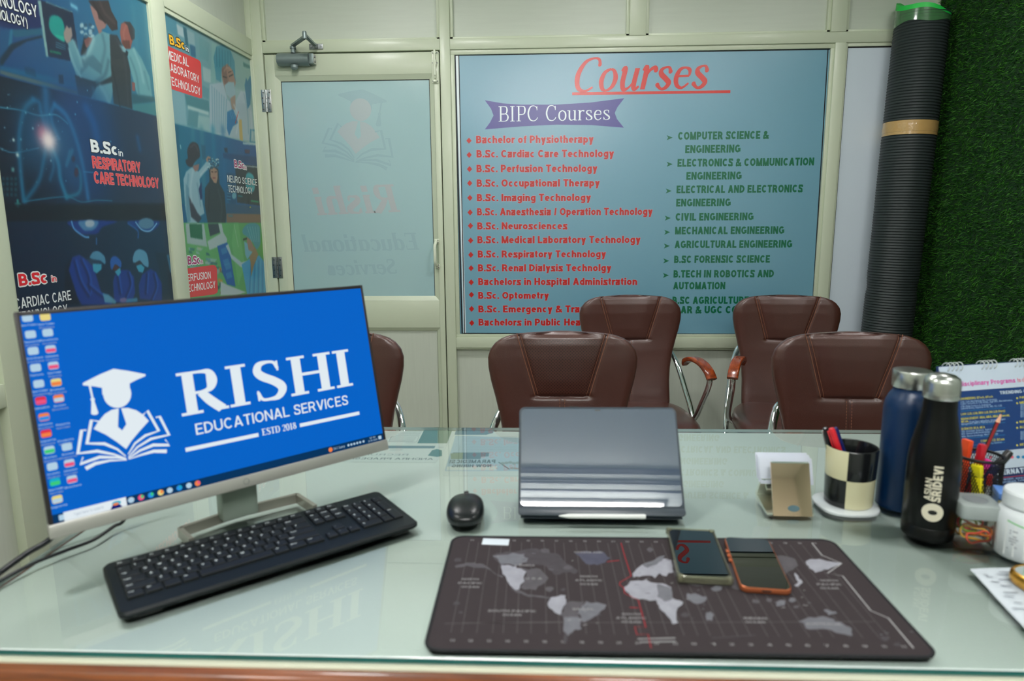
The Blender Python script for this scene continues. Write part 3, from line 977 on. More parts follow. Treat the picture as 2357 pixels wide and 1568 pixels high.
# ---------------------------------------------------------------- the door
dr = thing('door_1', 'cream framed door with a frosted glass pane at the left of the back wall', 'door', (-.88, YB, 0))
dr['kind'] = 'structure'
d = B()
DY = 3.300
def leaf(x0, x1, z0, z1, yf=DY, bev=.002):
    d.box(x0, x1, yf, YB + .006, z0, z1, bev)
leaf(-1.289, -1.244, .012, 2.029); leaf(-.499, -.473, .012, 2.029); leaf(-1.244, -.499, 1.934, 2.029); leaf(-1.244, -.499, .745, .880); leaf(-1.244, -.499, .012, .12)
def bead(x0, x1, z0, z1, w):      # chamfered glazing bead, sloping in towards the pane
    o = [(x0, DY, z0), (x1, DY, z0), (x1, DY, z1), (x0, DY, z1)]
    i = [(x0 + w, DY + .012, z0 + w), (x1 - w, DY + .012, z0 + w), (x1 - w, DY + .012, z1 - w), (x0 + w, DY + .012, z1 - w)]
    i2 = [(p[0], YB + .006, p[2]) for p in i]
    d.add(o + i + i2, [(k, (k + 1) % 4, 4 + (k + 1) % 4, 4 + k) for k in range(4)] + [(4 + k, 4 + (k + 1) % 4, 8 + (k + 1) % 4, 8 + k) for k in range(4)])
bead(-1.244, -.499, .880, 1.934, .022)
bead(-1.244, -.499, .12, .745, .016)
d.done('door_leaf', PAINT, dr, world=True, smooth=25, recalc=False)
B().box(-1.226, -.517, YB - .001, YB + .006, .13, .735).done('lower_panel', PANEL, dr, world=True)
B().box(-1.2935, -.4685, YB + .0065, YB + .0115, .004, 2.0345).box(-1.2225, -.5205, YB - .006, YB - .002, 1.9085, 1.9125).box(-1.2225, -1.2195, YB - .006, YB - .002, .902, 1.9085).box(-.5235, -.5205, YB - .006, YB - .002, .902, 1.9085).done('gap_shade_plate', GAP, dr, world=True)  # dark plate stands in for the shade in the gap round the leaf
FROST = mat('frosted_glass', (144, 173, 176), rough=0.2, spec=0.6, var=0.015, coat=0.2, coat_rough=0.10)
B().box(-1.222, -.521, YB - .004, YB + .006, .902, 1.912).done('glass_pane', FROST, dr, world=True)

# the white monitor emblem, in the pixels of its own enlargement; reused (mirrored, faint) on the door
LZ = lambda p: (p[0] / 2.3761, 640 + p[1] / 2.3761)
EMB = {
    'cap': [(453, 575), (470, 566), (545, 528), (620, 497), (700, 508), (796, 527), (795, 537), (750, 556), (709, 577), (712, 640), (560, 640), (558, 601), (520, 594), (453, 587)],
    'head': [(641 + 77 * math.cos(a * .2618), 634 + 77 * math.sin(a * .2618)) for a in range(24)],
    'tassel': [(484, 588), (497, 590), (511, 655), (519, 662), (516, 674), (538, 738), (530, 748), (512, 750), (498, 744), (500, 675), (494, 664), (500, 655)],
    'body': [(512, 826), (535, 790), (572, 745), (610, 722), (650, 713), (700, 711), (745, 724), (782, 748), (814, 782), (760, 842), (720, 890), (690, 936), (640, 898), (580, 858)],
    'tie': [(649, 712), (662, 712), (691, 800), (668, 834), (645, 815)],
}
PAGES = [([(782, 750), (806, 726), (868, 836), (795, 862), (738, 905), (701, 965)], [5, 8, 9, 8, 6, 3]),
         ([(852, 763), (873, 758), (924, 858), (826, 880), (752, 925), (702, 980)], [5, 8, 10, 8, 6, 3]),
         ([(903, 884), (926, 914), (838, 914), (764, 945), (702, 988)], [4, 9, 10, 7, 3]),
         ([(912, 948), (840, 948), (772, 968), (704, 992)], [12, 10, 6, 2]),
         ([(545, 786), (500, 778), (476, 905), (572, 907), (642, 937), (688, 976)], [5, 9, 10, 9, 6, 3]),
         ([(472, 833), (446, 833), (426, 960), (532, 947), (622, 965), (690, 988)], [5, 9, 10, 9, 6, 3]),
         ([(454, 980), (438, 1018), (545, 980), (640, 982), (692, 993)], [4, 8, 9, 6, 3]),
         ([(468, 1043), (522, 1015), (602, 999), (694, 996)], [12, 10, 6, 2])]
def emblem(pr, tr, k, m_main, m_tie, m_alt=None, layer=1, double=True):
    """tr maps emblem pixels to the panel's (u, v); k = metres per emblem pixel"""
    for q, key in enumerate(('cap', 'tassel', 'body', 'head')):
        mm = m_alt if (m_alt and key in ('head', 'body')) else m_main
        pr.poly([tr(*p) for p in EMB[key]], mm, layer + .11 * q, px=False)
    for i, (pts, ws) in enumerate(PAGES):
        pr.line([tr(*p) for p in pts], [w * k for w in ws], m_main, layer + .45 + .1 * (i % 4), px=False)
    pr.poly([tr(*p) for p in EMB['tie']], m_tie, layer + 1, px=False)

pr = Print((-1.222, YB - .0041, .902), (1, 0, 0), (0, 0, 1), lift=.00025)
FA = mat('faint_slate', (138, 166, 172), rough=.2, spec=.6, var=0, coat=.5, coat_rough=.03)
FBm = mat('faint_pink', (157, 169, 172), rough=.2, spec=.6, var=0, coat=.5, coat_rough=.03)
FCm = mat('faint_red', (159, 165, 168), rough=.2, spec=.6, var=0, coat=.5, coat_rough=.03)
ec = pr.px(823, 300); es = pr.px(740, 352)[0]; ee = pr.px(905, 352)[0]
KD = (ee - es) / (936 - 420)
ct = pr.px(805, 206)[1]; cbm = pr.px(823, 392)[1]
KV = (ct - cbm) / (1050 - 497)
emblem(pr, lambda x, y: (ee - (x - 420) * KD, ct - (y - 497) * KV), KD, FA, FROST, FBm)
pr.serif('Rishi', (723, 496), (922, 488), FCm, 1, cap=(723, 432), mirror=True, T=.1, t=.04, shear=.18)
pr.serif('Educational', (696, 580), (966, 575), FA, 1, cap=(696, 541), mirror=True, T=.1, t=.045, shear=.18)
pr.serif('Services', (755, 634), (914, 630), FA, 1, cap=(755, 600), mirror=True, T=.1, t=.045, shear=.18)
pr.done('faint_lettering', dr, label='faint mirrored emblem and lettering showing through the frosted pane')

def screw(parent, x, y0, y1, z, r):
    B().tube([(x, y0, z), (x, y1, z)], r, 10).done('screw', SCREWM, parent, world=True)
def hinge(p, q, m_, nm):
    a = on_y(p[0], p[1], DY); c = on_y(q[0], q[1], DY)
    x0, x1, z1, z0 = a.x, c.x, a.z, c.z
    xm = (x0 + x1) / 2
    h = B().box(x0, xm - .003, DY - .0045, DY - .0015, z0, z1, .001).box(xm + .003, x1, DY - .0045, DY - .0015, z0, z1, .001)
    k = 5
    for i in range(k):
        zz = z0 + (z1 - z0) * i / k
        h.tube([(xm, DY - .004, zz + .001), (xm, DY - .004, zz + (z1 - z0) / k - .001)], .005, 12)
    ho = h.done('hinge', m_, dr, world=True)
    for i in range(4):
        zz = z0 + (z1 - z0) * (i + .5) / 4
        for xx in (x0 + .009, x1 - .009):
            q = xx + (.002 if i % 2 else -.002)
            screw(ho, q, DY - .0065, DY - .004, zz, .003)
hinge((601, 207), (627, 258), STEEL, 'a'); hinge((626, 592), (652, 640), DSTEEL, 'b')
# tower bolt and pull handle
a = on_y(993, 118, DY); c = on_y(1010, 192, DY)
xm = (a.x + c.x) / 2
tb_ = B().box(a.x, c.x, DY - .004, DY - .001, c.z, a.z, .001).tube([(xm, DY - .012, a.z + .004), (xm, DY - .012, c.z + .022)], .0055, 12)
for z0, z1 in ((a.z - .012, a.z - .002), (a.z - .062, a.z - .04), (c.z + .004, c.z + .014)):
    tb_.box(xm - .0085, xm + .0085, DY - .016, DY - .003, z0, z1, .003)
tb_.tube([(xm, DY - .012, c.z + .04), (xm + .001, DY - .022, c.z + .030)], .003, 10)
to = tb_.done('tower_bolt', CREAMPL, dr, world=True)
for zz in (a.z - .008, a.z - .052, c.z + .009):
    for xx in (a.x + .005, c.x - .005):
        screw(to, xx, DY - .0075, DY - .003, zz, .0026)
a = on_y(999, 550, DY); c = on_y(1014, 618, DY); xm = (a.x + c.x) / 2
h = B().box(xm - .012, xm + .012, DY - .006, DY - .001, a.z - .022, a.z, .002).box(xm - .012, xm + .012, DY - .006, DY - .001, c.z, c.z + .022, .002)
h.tube(spline([(xm - .002, DY - .005, a.z - .012), (xm - .006, DY - .03, a.z - .03), (xm - .006, DY - .034, (a.z + c.z) / 2), (xm - .006, DY - .03, c.z + .03), (xm - .002, DY - .005, c.z + .012)], 6), .0075, 12)
ho = h.done('pull_handle', CREAMPL, dr, world=True)
for zz in (a.z - .006, a.z - .017, c.z + .006, c.z + .017):
    screw(ho, xm + .006, DY - .0085, DY - .005, zz, .0026)

# door closer
GM = mat('closer_grey', (112, 125, 124), rough=.35, metal=.35, var=.05)
cl = thing('door_closer', 'grey metal door closer with a folding arm above the frosted door', 'door closer', (-1.14, DY, 1.98))
x0, x1, z0, z1 = -1.214, -1.068, 1.972, 2.028
prof = [(DY - .001, z0 + .003), (DY - .03, z0), (DY - .05, z0 + .012), (DY - .056, (z0 + z1) / 2), (DY - .05, z1 - .012), (DY - .03, z1), (DY - .001, z1 - .003)]
pb = B()
n = len(prof)
pb.add([(x0, p[0], p[1]) for p in prof] + [(x1, p[0], p[1]) for p in prof], [tuple(range(n)), tuple(range(2 * n - 1, n - 1, -1))] + [(i, (i + 1) % n, n + (i + 1) % n, n + i) for i in range(n)])
pb.box(x1 - .001, x1 + .022, DY - .04, DY - .001, z0 + .006, z1 - .004, .003)
cbody = pb.done('closer_body', GM, cl, world=True, smooth=50)
B().box(x1 + .0215, x1 + .0235, DY - .036, DY - .004, z0 + .008, z1 - .006).done('end_plate', STEEL, cl, world=True)
for zz in (z0 + .018, z1 - .016):
    B().tube([(x1 + .0230, DY - .02, zz), (x1 + .0255, DY - .02, zz)], .006, 10).done('screw', SCREWM, cl, world=True)
B().lathe([(0, 1.953), (.012, 1.955), (.017, 1.962), (.017, 1.974), (0, 1.974)], 20, c=(-1.138, DY - .032)).done('adjuster_knob', GM, cl, world=True)
sp = Vector((-1.140, DY - .030, 2.03)); el = on_y(701, 82, 3.15); bk = on_y(727, 106, YF - .012)
arm = B().lathe([(.011, 2.027), (.011, 2.045), (.014, 2.045), (.014, 2.055), (.009, 2.055), (.009, 2.066), (0, 2.066)], 18, c=(sp.x, sp.y))
def flatbar(b, p, q, w, t_):
    P = [Vector(p), Vector(q)]
    b.sweep(P, [(-w, -t_), (w, -t_), (w, t_), (-w, t_)])
flatbar(arm, sp + Vector((0, 0, .03)), el + Vector((0, 0, -.006)), .010, .004)
arm.done('main_arm', GM, cl, world=True)
a2 = B()
flatbar(a2, el + Vector((0, 0, .004)), bk + Vector((0, -.008, 0)), .008, .004)
a2.lathe([(.010, el.z - .014), (.010, el.z + .012), (.008, el.z + .018), (0, el.z + .018)], 16, c=(el.x, el.y))
a2.done('link_arm', GM, cl, world=True)
k = B().box(bk.x - .034, bk.x + .030, YF - .004, YF - .0005, bk.z - .012, bk.z + .012, .001).box(bk.x - .006, bk.x + .008, YF - .022, YF - .002, bk.z - .009, bk.z + .009, .002)
k.tube([(bk.x + .020, YF - .006, bk.z), (bk.x + .020, YF - .002, bk.z)], .005, 10).tube([(bk.x - .024, YF - .006, bk.z), (bk.x - .024, YF - .002, bk.z)], .005, 10)
k.done('wall_bracket', DSTEEL, cl, world=True)

# ---------------------------------------------------------------- the course board
bd = thing('course_board', 'large pale blue board headed Courses listing degree programmes in red and green', 'notice board', (.45, YB, .712))
BLUE = mat('board_blue', (98, 144, 163), rough=.29, spec=.8, var=.01, coat=.9, coat_rough=.34)
BW = mat('board_white', (205, 214, 222), rough=.24, spec=.5, var=0, coat=.9, coat_rough=.34)
BK = mat('board_black', (14, 18, 26), rough=.4, var=0)
B().box(-.401, 1.297, YB - .003, YB + .010, .713, 2.015).done('backing_panel', BLUE, bd, world=True)
pr = Print((-.401, YB - .003, .713), (1, 0, 0), (0, 0, 1), lift=.0002)
def edge(m_, p, q, w, layer=1): pr.line([p, q], w, m_, layer)
edge(BW, (1052, 126), (1070, 775), .006); edge(BW, (1062, 774), (1875, 777), .004)
edge(BK, (1047, 126), (1064, 775), .0035, 2); edge(BK, (1056, 126), (1069.5, 769), .0022, 3); edge(BK, (1048, 127), (1910, 113), .0032, 2)
edge(BK, (1906, 112), (1866, 770), .0025, 2); edge(BK, (1066, 767.5), (1872, 769.5), .0025, 3); edge(BK, (1064, 773), (1874, 775), .0015, 3)
pr.done('black_border', bd)
RED = mat('print_red', (190, 30, 18), rough=.24, spec=.5, var=0, coat=.9, coat_rough=.34)
RED2 = mat('print_crimson', (174, 24, 18), rough=.24, spec=.5, var=0, coat=.9, coat_rough=.34)
PALE = mat('print_pale_halo', (176, 176, 190), rough=.24, spec=.5, var=0, coat=.9, coat_rough=.34)
GRN = mat('print_green', (4, 94, 62), rough=.24, spec=.5, var=0, coat=.9, coat_rough=.34)
PUR = mat('print_purple', (60, 56, 130), rough=.29, spec=.5, var=0, coat=.9, coat_rough=.34)
pr = Print((-.401, YB - .003, .713), (1, 0, 0), (0, 0, 1), lift=.0002)
SCRIPT[0] = True
pr.serif('Courses', (1323, 211), (1631, 201), RED, 3, cap=(1323, 136), T=.078, t=.034, shear=.22)
SCRIPT[0] = False
pr.line([(1317, 216), (1681, 211)], .0062, RED, 3)
pr.done('heading_lettering', bd, label='red underlined heading reading Courses')
pr = Print((-.401, YB - .003, .713), (1, 0, 0), (0, 0, 1), lift=.0002)
rib = [(1116, 231), (1158, 238), (1200, 241), (1280, 241), (1360, 236), (1437, 226), (1421, 247), (1415, 260), (1420, 274), (1436, 294), (1360, 288), (1280, 287), (1200, 291), (1116, 298), (1128, 282), (1136, 266), (1130, 250)]
pr.poly(rib, PUR, 2)
pr.serif('BIPC Courses', (1148, 280), (1404, 276), BW, 4, cap=(1148, 245), T=.05, t=.022)
pr.done('ribbon_banner', bd, label='purple ribbon reading BIPC Courses in white')
pr = Print((-.401, YB - .003, .713), (1, 0, 0), (0, 0, 1), lift=.0002)
rl = [('Bachelor of Physiotherapy', 530, 129, 752, 516, 91), ('B.Sc. Cardiac Care Technology', 606, 131, 860, 592, 92), ('B.Sc. Perfusion Technology', 684, 131, 772, 667, 94),
      ('B.Sc. Occupational Therapy', 761, 132, 785, 742, 95), ('B.Sc. Imaging Technology', 838, 133, 738, 820, 96), ('B.Sc. Anaesthesia / Operation Technology', 913, 134, 1065, 897, 97),
      ('B.Sc. Neurosciences', 988, 135, 614, 968, 99), ('B.Sc. Medical Laboratory Technology', 1061, 136, 1001, 1046, 100), ('B.Sc. Respiratory Technology', 1137, 138, 818, 1122, 101),
      ('B.Sc. Renal Dialysis Technolgy', 1210, 139, 846, 1193, 102), ('Bachelors in Hospital Administration', 1283, 140, 983, 1268, 103), ('B.Sc. Optometry', 1356, 140, 515, 1334, 104),
      ('B.Sc. Emergency & Trauma Care', 1428, 141, 678, 1409, 105), ('Bachelors in Public Health', 1498, 142, 682, 1484, 106)]
Z6 = lambda x, y: (1040 + x / 2.3056, 100 + y / 2.3056)
for body, y, xa, xb, dy, dx in rl:
    fit = {'B.Sc. Emergency & Trauma Care': 'B.Sc. Emergency & Tra', 'Bachelors in Public Health': 'Bachelors in Public Hea'}.get(body)
    sl = -2.2 * (xb - xa) / 600 * max(0.15, (1500 - y) / 1000)
    L, R_ = Z6(xa, y), Z6(xb, y + sl)
    cap = .0345
    pr.haloed(body, L, R_, RED2, PALE, 1, cap=cap, bold=.122, fit=fit, track=.08, w=.0011)
    x_, y_ = Z6(dx, dy)
    pr.poly([(x_ - 6, y_), (x_, y_ - 7), (x_ + 6, y_), (x_, y_ + 7)], RED2, 2)
pr.done('red_course_list', bd, label='red bulleted list of medical courses')
pr = Print((-.401, YB - .003, .713), (1, 0, 0), (0, 0, 1), lift=.0002)
gl = [('COMPUTER SCIENCE &', 512, 1200, 1683), ('ENGINEERING', 582, 1238, 1531), ('ELECTRONICS & COMMUNICATION', 655, 1197, 1921), ('ENGINEERING', 724, 1244, 1537),
      ('ELECTRICAL AND ELECTRONICS', 796, 1192, 1862), ('ENGINEERING', 866, 1190, 1479), ('CIVIL ENGINEERING', 941, 1187, 1600), ('MECHANICAL ENGINEERING', 1014, 1184, 1763),
      ('AGRICULTURAL ENGINEERING', 1087, 1182, 1805), ('B.SC FORENSIC SCIENCE', 1166, 1179, 1687), ('B.TECH IN ROBOTICS AND', 1243, 1176, 1708), ('AUTOMATION', 1306, 1174, 1450),
      ('B.SC AGRICULTURE', 1383, 1170, 1490), ('ICAR & UGC COLLEGES', 1433, 1168, 1478)]
for body, y, xa, xb in gl:
    fit = {'B.SC AGRICULTURE': 'B.SC AGRICULT', 'ICAR & UGC COLLEGES': 'ICAR & UGC C'}.get(body)
    sl = -7.5 * (xb - xa) / 720 * max(0.1, (1550 - y) / 900)
    pr.text(body, Z6(xa, y), Z6(xb, y + sl), GRN, 2, cap=.0355, bold=.13, fit=fit, track=.09)
for x, y in ((1155, 500), (1155, 641), (1150, 783), (1145, 927), (1142, 1002), (1140, 1075), (1137, 1154), (1135, 1231)):
    pr.poly([Z6(x - 15, y - 13), Z6(x + 17, y), Z6(x - 15, y + 14), Z6(x - 7, y)], GRN, 2)
pr.done('green_course_list', bd, label='green arrowed list of engineering courses')
# ---------------------------------------------------------------- posters on the left partition
XP = XL - .0005
INK = ink_material('printed_ink')
pj = lambda x, y: (lambda q: (q.y, q.z))(on_x(x, y, XP))
def z1(*pts): return [(x / 3.7333, y / 3.7333) for x, y in pts]
def z2(*pts): return [(x / 3.7333, 300 + y / 3.7333) for x, y in pts]
def z3(*pts): return [(360 + x / 3.92, y / 3.92) for x, y in pts]
def z4(*pts): return [(380 + x / 3.92, 280 + y / 3.92) for x, y in pts]

P1 = thing('poster', 'tall dark blue poster with glowing lungs and masked surgeons on the left wall', 'poster', (XP, 2.07, .886), 0, 'course posters on the left partition')
cv = Canvas(1.684, 2.444, .886, 2.008, .0027, pj)
# top picture: two people in lab coats at a screen
cv.a[:] = (10, 42, 70)
A = cv
A.poly([(-40, -40), (350, -40), (362, 268), (-40, 165)], (8, 62, 120), 1, 2, col2=(52, 128, 152))
A.poly([(-40, -40), (90, -40), (100, 60), (75, 80), (-40, 48)], (6, 34, 92), 1, 3)
A.poly(z1((0, 250), (110, 250), (100, 420), (0, 560)), (8, 84, 128), .7, 3)
A.poly(z1((105, 250), (360, 238), (360, 292), (130, 320), (110, 300)), (24, 92, 122), 1, 1)
A.poly(z1((70, 395), (100, 380), (110, 250), (85, 250)), (40, 120, 150), .8, 1)
A.poly(z1((0, 500), (95, 375), (215, 335), (360, 300), (360, 320), (230, 352), (120, 420), (20, 560), (0, 570)), (10, 40, 62), .9, 1)
A.poly(z1((0, 560), (400, 650), (660, 720), (660, 760), (0, 600)), (8, 100, 140), .8, 4)
A.poly(z1((0, 600), (330, 690), (665, 780), (665, 812), (330, 722), (0, 632)), (84, 104, 104), .9, 1)
A.poly(z1((500, 640), (540, 640), (548, 720), (508, 716)), (14, 40, 60), .9, 1)
A.poly(z1((210, 570), (300, 590), (310, 660), (215, 630)), (10, 60, 92), .6, 2)
A.poly(z1((322, 0), (352, 0), (418, 484), (395, 484)), (132, 176, 172), 1, 1)
A.poly(z1((350, 0), (390, 10), (622, 98), (668, 410), (600, 520), (415, 482)), (16, 36, 66), 1, 1)
A.poly(z1((395, 10), (622, 96), (622, 104), (392, 18)), (110, 160, 165), .9, 1)
A.poly(z1((430, 140), (480, 128), (530, 160), (552, 230), (556, 350), (520, 345), (450, 290), (420, 220)), (4, 150, 142), 1, 2, smooth=True)
A.poly(z1((460, 290), (545, 310), (552, 352), (480, 310)), (40, 190, 160), .7, 1)
A.poly(z1((426, 425), (525, 448), (525, 470), (426, 446)), (4, 112, 88), 1, 1)
for k in range(4):
    A.glow(z1((480, 360 + 14 * k), (560, 382 + 14 * k)), .6, (60, 130, 150), .6)
A.poly(z1((690, 470), (720, 320), (760, 330), (740, 470)), (28, 32, 44), 1, 2)
A.poly(z1((720, 340), (760, 310), (800, 320), (800, 350), (750, 410), (735, 400)), (118, 78, 80), 1, 1)
for q in range(16):
    a = q * .9
    A.ell(*z1((745 + 48 * math.cos(a), 258 + 50 * math.sin(a * 1.3)))[0], 4.5, 4.2, (150, 186, 196) if q % 3 else (40, 84, 110), .9, 1)
A.poly(z1((580, 350), (625, 330), (690, 482), (735, 485), (800, 315), (870, 262), (950, 290), (990, 500), (985, 700), (950, 882), (775, 842), (655, 640), (600, 500)), (96, 152, 164), 1, 1)
A.poly(z1((700, 500), (800, 470), (880, 560), (870, 640), (760, 560), (690, 640)), (60, 104, 122), .7, 3)
A.poly(z1((640, 640), (780, 690), (860, 700), (960, 650), (980, 700), (830, 740), (780, 840), (672, 815)), (38, 52, 62), 1, 2)
A.poly(z1((940, 290), (1005, 300), (1090, 470), (1118, 600), (1136, 936), (975, 890), (950, 560)), (44, 54, 64), 1, 2)
A.poly(z1((770, 40), (850, 60), (920, 180), (900, 245), (850, 290), (815, 190), (790, 110)), (146, 112, 108), 1, 1)
A.poly(z1((755, 0), (930, 0), (955, 90), (1005, 180), (1010, 250), (960, 262), (915, 200), (870, 170), (845, 160), (835, 100), (800, 60), (775, 30)), (52, 46, 52), 1, 1)
A.poly(z1((545, 270), (572, 212), (590, 240), (610, 225), (622, 300), (605, 350), (575, 372), (550, 330)), (150, 138, 132), 1, 1)
A.poly(z1((1085, 430), (1150, 402), (1215, 500), (1285, 660), (1310, 860), (1180, 820), (1130, 640)), (104, 164, 172), 1, 2)
A.poly(z1((1020, 380), (1080, 400), (1085, 450), (1050, 440)), (120, 170, 180), 1, 1)
A.poly(z1((1038, 200), (1075, 182), (1120, 200), (1140, 330), (1120, 415), (1075, 415), (1040, 360), (1030, 270)), (146, 88, 82), 1, 1)
A.poly(z1((1060, 185), (1115, 185), (1158, 250), (1156, 330), (1130, 345), (1110, 280), (1095, 215)), (56, 56, 64), 1, 1)
A.poly(z1((1050, 340), (1110, 345), (1118, 412), (1080, 415), (1048, 375)), (86, 56, 54), .8, 1)
A.poly(z1((1080, 430), (1100, 440), (1095, 480), (1075, 470)), (26, 40, 56), 1, 1)
A.poly(z1((1130, 700), (1158, 710), (1160, 780), (1135, 780)), (140, 88, 86), 1, 1)
A.poly(z1((1130, 800), (1320, 830), (1335, 870), (1140, 900)), (40, 86, 100), .8, 3)
A.poly(z1((1140, 890), (1335, 880), (1345, 998), (1140, 940)), (64, 132, 140), .9, 2)
for k, c_ in ((1180, (70, 140, 158)), (1250, (46, 120, 146)), (1290, (80, 146, 160))):
    A.glow(z1((k - 40, 60), (k, 480)), 5, c_, .35)
A.glow(z1((615, 40), (655, 65)), 2.5, (120, 190, 215), .8)
# folds and soft shading of the clothes and hair
for pts, w, c_, al in ((((800, 330), (770, 420), (720, 490)), 3.5, (150, 196, 200), .6), (((640, 360), (680, 480), (700, 560)), 3, (134, 184, 190), .6), (((880, 300), (900, 420), (870, 560)), 3, (66, 112, 128), .6),
                       (((930, 520), (900, 640), (830, 700)), 3, (60, 104, 120), .7), (((860, 740), (900, 800), (930, 870)), 3, (140, 188, 194), .5), (((800, 760), (810, 840)), 3, (70, 118, 132), .5),
                       (((590, 420), (640, 560), (690, 650)), 2, (150, 196, 200), .5), (((1000, 330), (1070, 520), (1100, 900)), 2.5, (58, 66, 78), .6), (((960, 560), (1010, 800), (1030, 920)), 1.4, (30, 38, 50), .8),
                       (((1150, 430), (1200, 560), (1230, 700)), 3, (142, 192, 198), .6), (((1120, 500), (1170, 640), (1190, 800)), 2.5, (70, 126, 138), .6), (((1240, 620), (1275, 760)), 2.5, (76, 132, 142), .5),
                       (((860, 20), (900, 110), (980, 190)), 2.5, (82, 70, 72), .6), (((800, 20), (850, 110), (900, 190)), 1.6, (34, 30, 38), .7), (((1080, 215), (1060, 280), (1066, 330)), 1.8, (170, 112, 100), .5)):
    A.glow(z1(*pts), w, c_, al)
A.poly(z1((865, 255), (905, 238), (945, 262), (950, 285), (890, 268)), (10, 110, 150), .9, 1)
# middle picture: glowing lungs
A.poly([(-40, 164), (360, 267), (386, 508), (-40, 510)], (4, 24, 44), 1, 1, col2=(40, 62, 92))
A.glow(z1((640, 960), (700, 1200), (740, 1500)), 40, (4, 62, 124), .8)
A.glow(z1((840, 960), (900, 1250)), 30, (8, 70, 130), .6)
A.glow(z1((390, 780), (400, 980), (410, 1180)), 6, (26, 100, 150), .8)
for pts, w, c_, al in ((((285, 855), (215, 930), (175, 1080), (165, 1240), (180, 1500), (205, 1730)), 3.2, (30, 120, 160), .8),
                       (((285, 855), (335, 880), (350, 960), (385, 1080)), 3, (20, 110, 160), .7),
                       (((470, 900), (560, 980), (620, 1100), (680, 1290), (725, 1500), (755, 1700)), 3.4, (24, 110, 170), .85),
                       (((470, 900), (440, 960), (450, 1060), (500, 1180)), 2.6, (24, 110, 165), .7),
                       (((400, 1230), (370, 1400), (330, 1560), (220, 1720)), 3, (16, 110, 150), .7),
                       (((430, 1230), (500, 1400), (520, 1540), (570, 1690)), 3.4, (40, 150, 190), .7),
                       (((570, 1690), (680, 1650), (690, 1500), (660, 1430)), 2.5, (20, 130, 160), .7),
                       (((420, 1240), (460, 1420), (430, 1540)), 2.5, (12, 100, 140), .6),
                       (((620, 1290), (570, 1420), (600, 1300)), 2.2, (60, 160, 190), .6),
                       (((0, 920), (180, 945), (330, 990), (480, 985), (580, 1060)), .9, (70, 160, 190), .7),
                       (((0, 1270), (120, 1310), (330, 1270)), .8, (80, 160, 190), .6),
                       (((720, 1475), (800, 1480)), .8, (60, 140, 190), .7),
                       (((210, 1730), (560, 1690), (700, 1735), (830, 1720), (960, 1725)), .9, (30, 120, 150), .7)):
    A.glow(z1(*pts), w, c_, al)
A.glow(z1((250, 1000), (240, 1300)), 20, (6, 70, 104), .55)
A.glow(z1((560, 1150), (620, 1500)), 20, (6, 80, 130), .5)
A.glow(z1((740, 930), (800, 1050), (830, 1170)), 7, (10, 84, 150), .8)
A.glow(z1((1180, 1180), (1200, 1280)), 4, (20, 90, 150), .6)
A.glow(z1((415, 1205)), 36, (60, 120, 170), .45); A.glow(z1((370, 1150)), 10, (190, 70, 110), .7)
for a in range(12):
    A.glow(z1((415, 1205), (415 + (50 + 60 * random.random()) * math.cos(a * .55), 1205 + (50 + 60 * random.random()) * math.sin(a * .55))), 1.2, (120, 150, 190), .25)
A.glow(z1((415, 1205)), 12, (236, 222, 222), .98); A.glow(z1((415, 1205)), 6, (250, 240, 238), .9)
A.ell(*z1((655, 1480))[0], 5, 11, (70, 40, 60), .8, 2); A.ell(*z1((630, 1365))[0], 4, 7, (60, 44, 70), .7, 2)
A.speck([0, 190, 130, 420], 26, (150, 210, 225), 1.3); A.speck([130, 200, 260, 480], 16, (110, 190, 220), 1.1)
A.glow(z1((150, 1330)), 2.2, (200, 225, 225), .9); A.glow(z1((115, 1200)), 1.6, (200, 225, 225), .9)
for i in range(4):
    for j in range(4):
        x_, y_ = 15 + 36 * i, 400 + 46 * j
        A.poly(z2((x_, y_), (x_ + 22, y_), (x_ + 24, y_ + 28), (x_ + 2, y_ + 28)), (20, 84, 96), .8, 1)
A.poly(z2((95, 318), (122, 322), (124, 356), (97, 352)), (90, 150, 150), .9, 1)
A.poly(z2((142, 590), (160, 592), (164, 665), (146, 663)), (40, 140, 140), 1, 1); A.poly(z2((126, 622), (180, 626), (180, 644), (126, 640)), (40, 140, 140), 1, 1)
A.poly([(-40, 470), (384, 468), (386, 509), (-40, 511)], (4, 16, 28), .7, 5)
# lower picture: surgeons
A.poly([(-40, 510), (384, 508), (404, 760), (-40, 760)], (2, 28, 58), 1, 1, col2=(6, 52, 84))
A.poly(z2((600, 780), (1000, 780), (880, 830), (830, 890), (700, 890), (640, 850)), (6, 54, 140), .9, 2, smooth=True)
A.poly(z2((680, 780), (840, 780), (810, 850), (740, 865), (695, 835)), (70, 128, 176), 1, 2, smooth=True)
A.ell(*z2((770, 800))[0], 11, 9, (170, 190, 204), .9, 2)
A.glow(z2((615, 785), (640, 850), (720, 910), (760, 918)), 1.2, (90, 160, 220), .9)
A.glow(z2((828, 930), (828, 975)), 1.3, (40, 100, 160), .9)
A.poly(z2((1100, 780), (1360, 780), (1330, 850), (1260, 872), (1180, 840)), (6, 60, 140), .9, 2, smooth=True)
A.ell(*z2((1255, 800))[0], 18, 13, (80, 130, 160), 1, 2); A.glow(z2((1165, 790), (1220, 855), (1290, 862), (1345, 800)), 1.1, (130, 190, 226), .9)
A.glow(z2((1100, 800), (1180, 860), (1185, 920)), 1.6, (24, 90, 160), .9)
def surgeon(body, cap, capc, mask, folds):
    A.poly(z2(*body), (10, 54, 140), 1, 2, smooth=False)
    for p in folds:
        A.glow(z2(*p), 2.6, (4, 30, 92), .8)
        A.glow([(x + 4, y - 2) for x, y in z2(*p)], 2.0, (28, 92, 190), .6)
    A.poly(z2(*cap), capc, 1, 1, smooth=True)
    A.poly(z2(*mask), (58, 158, 192), 1, 1)
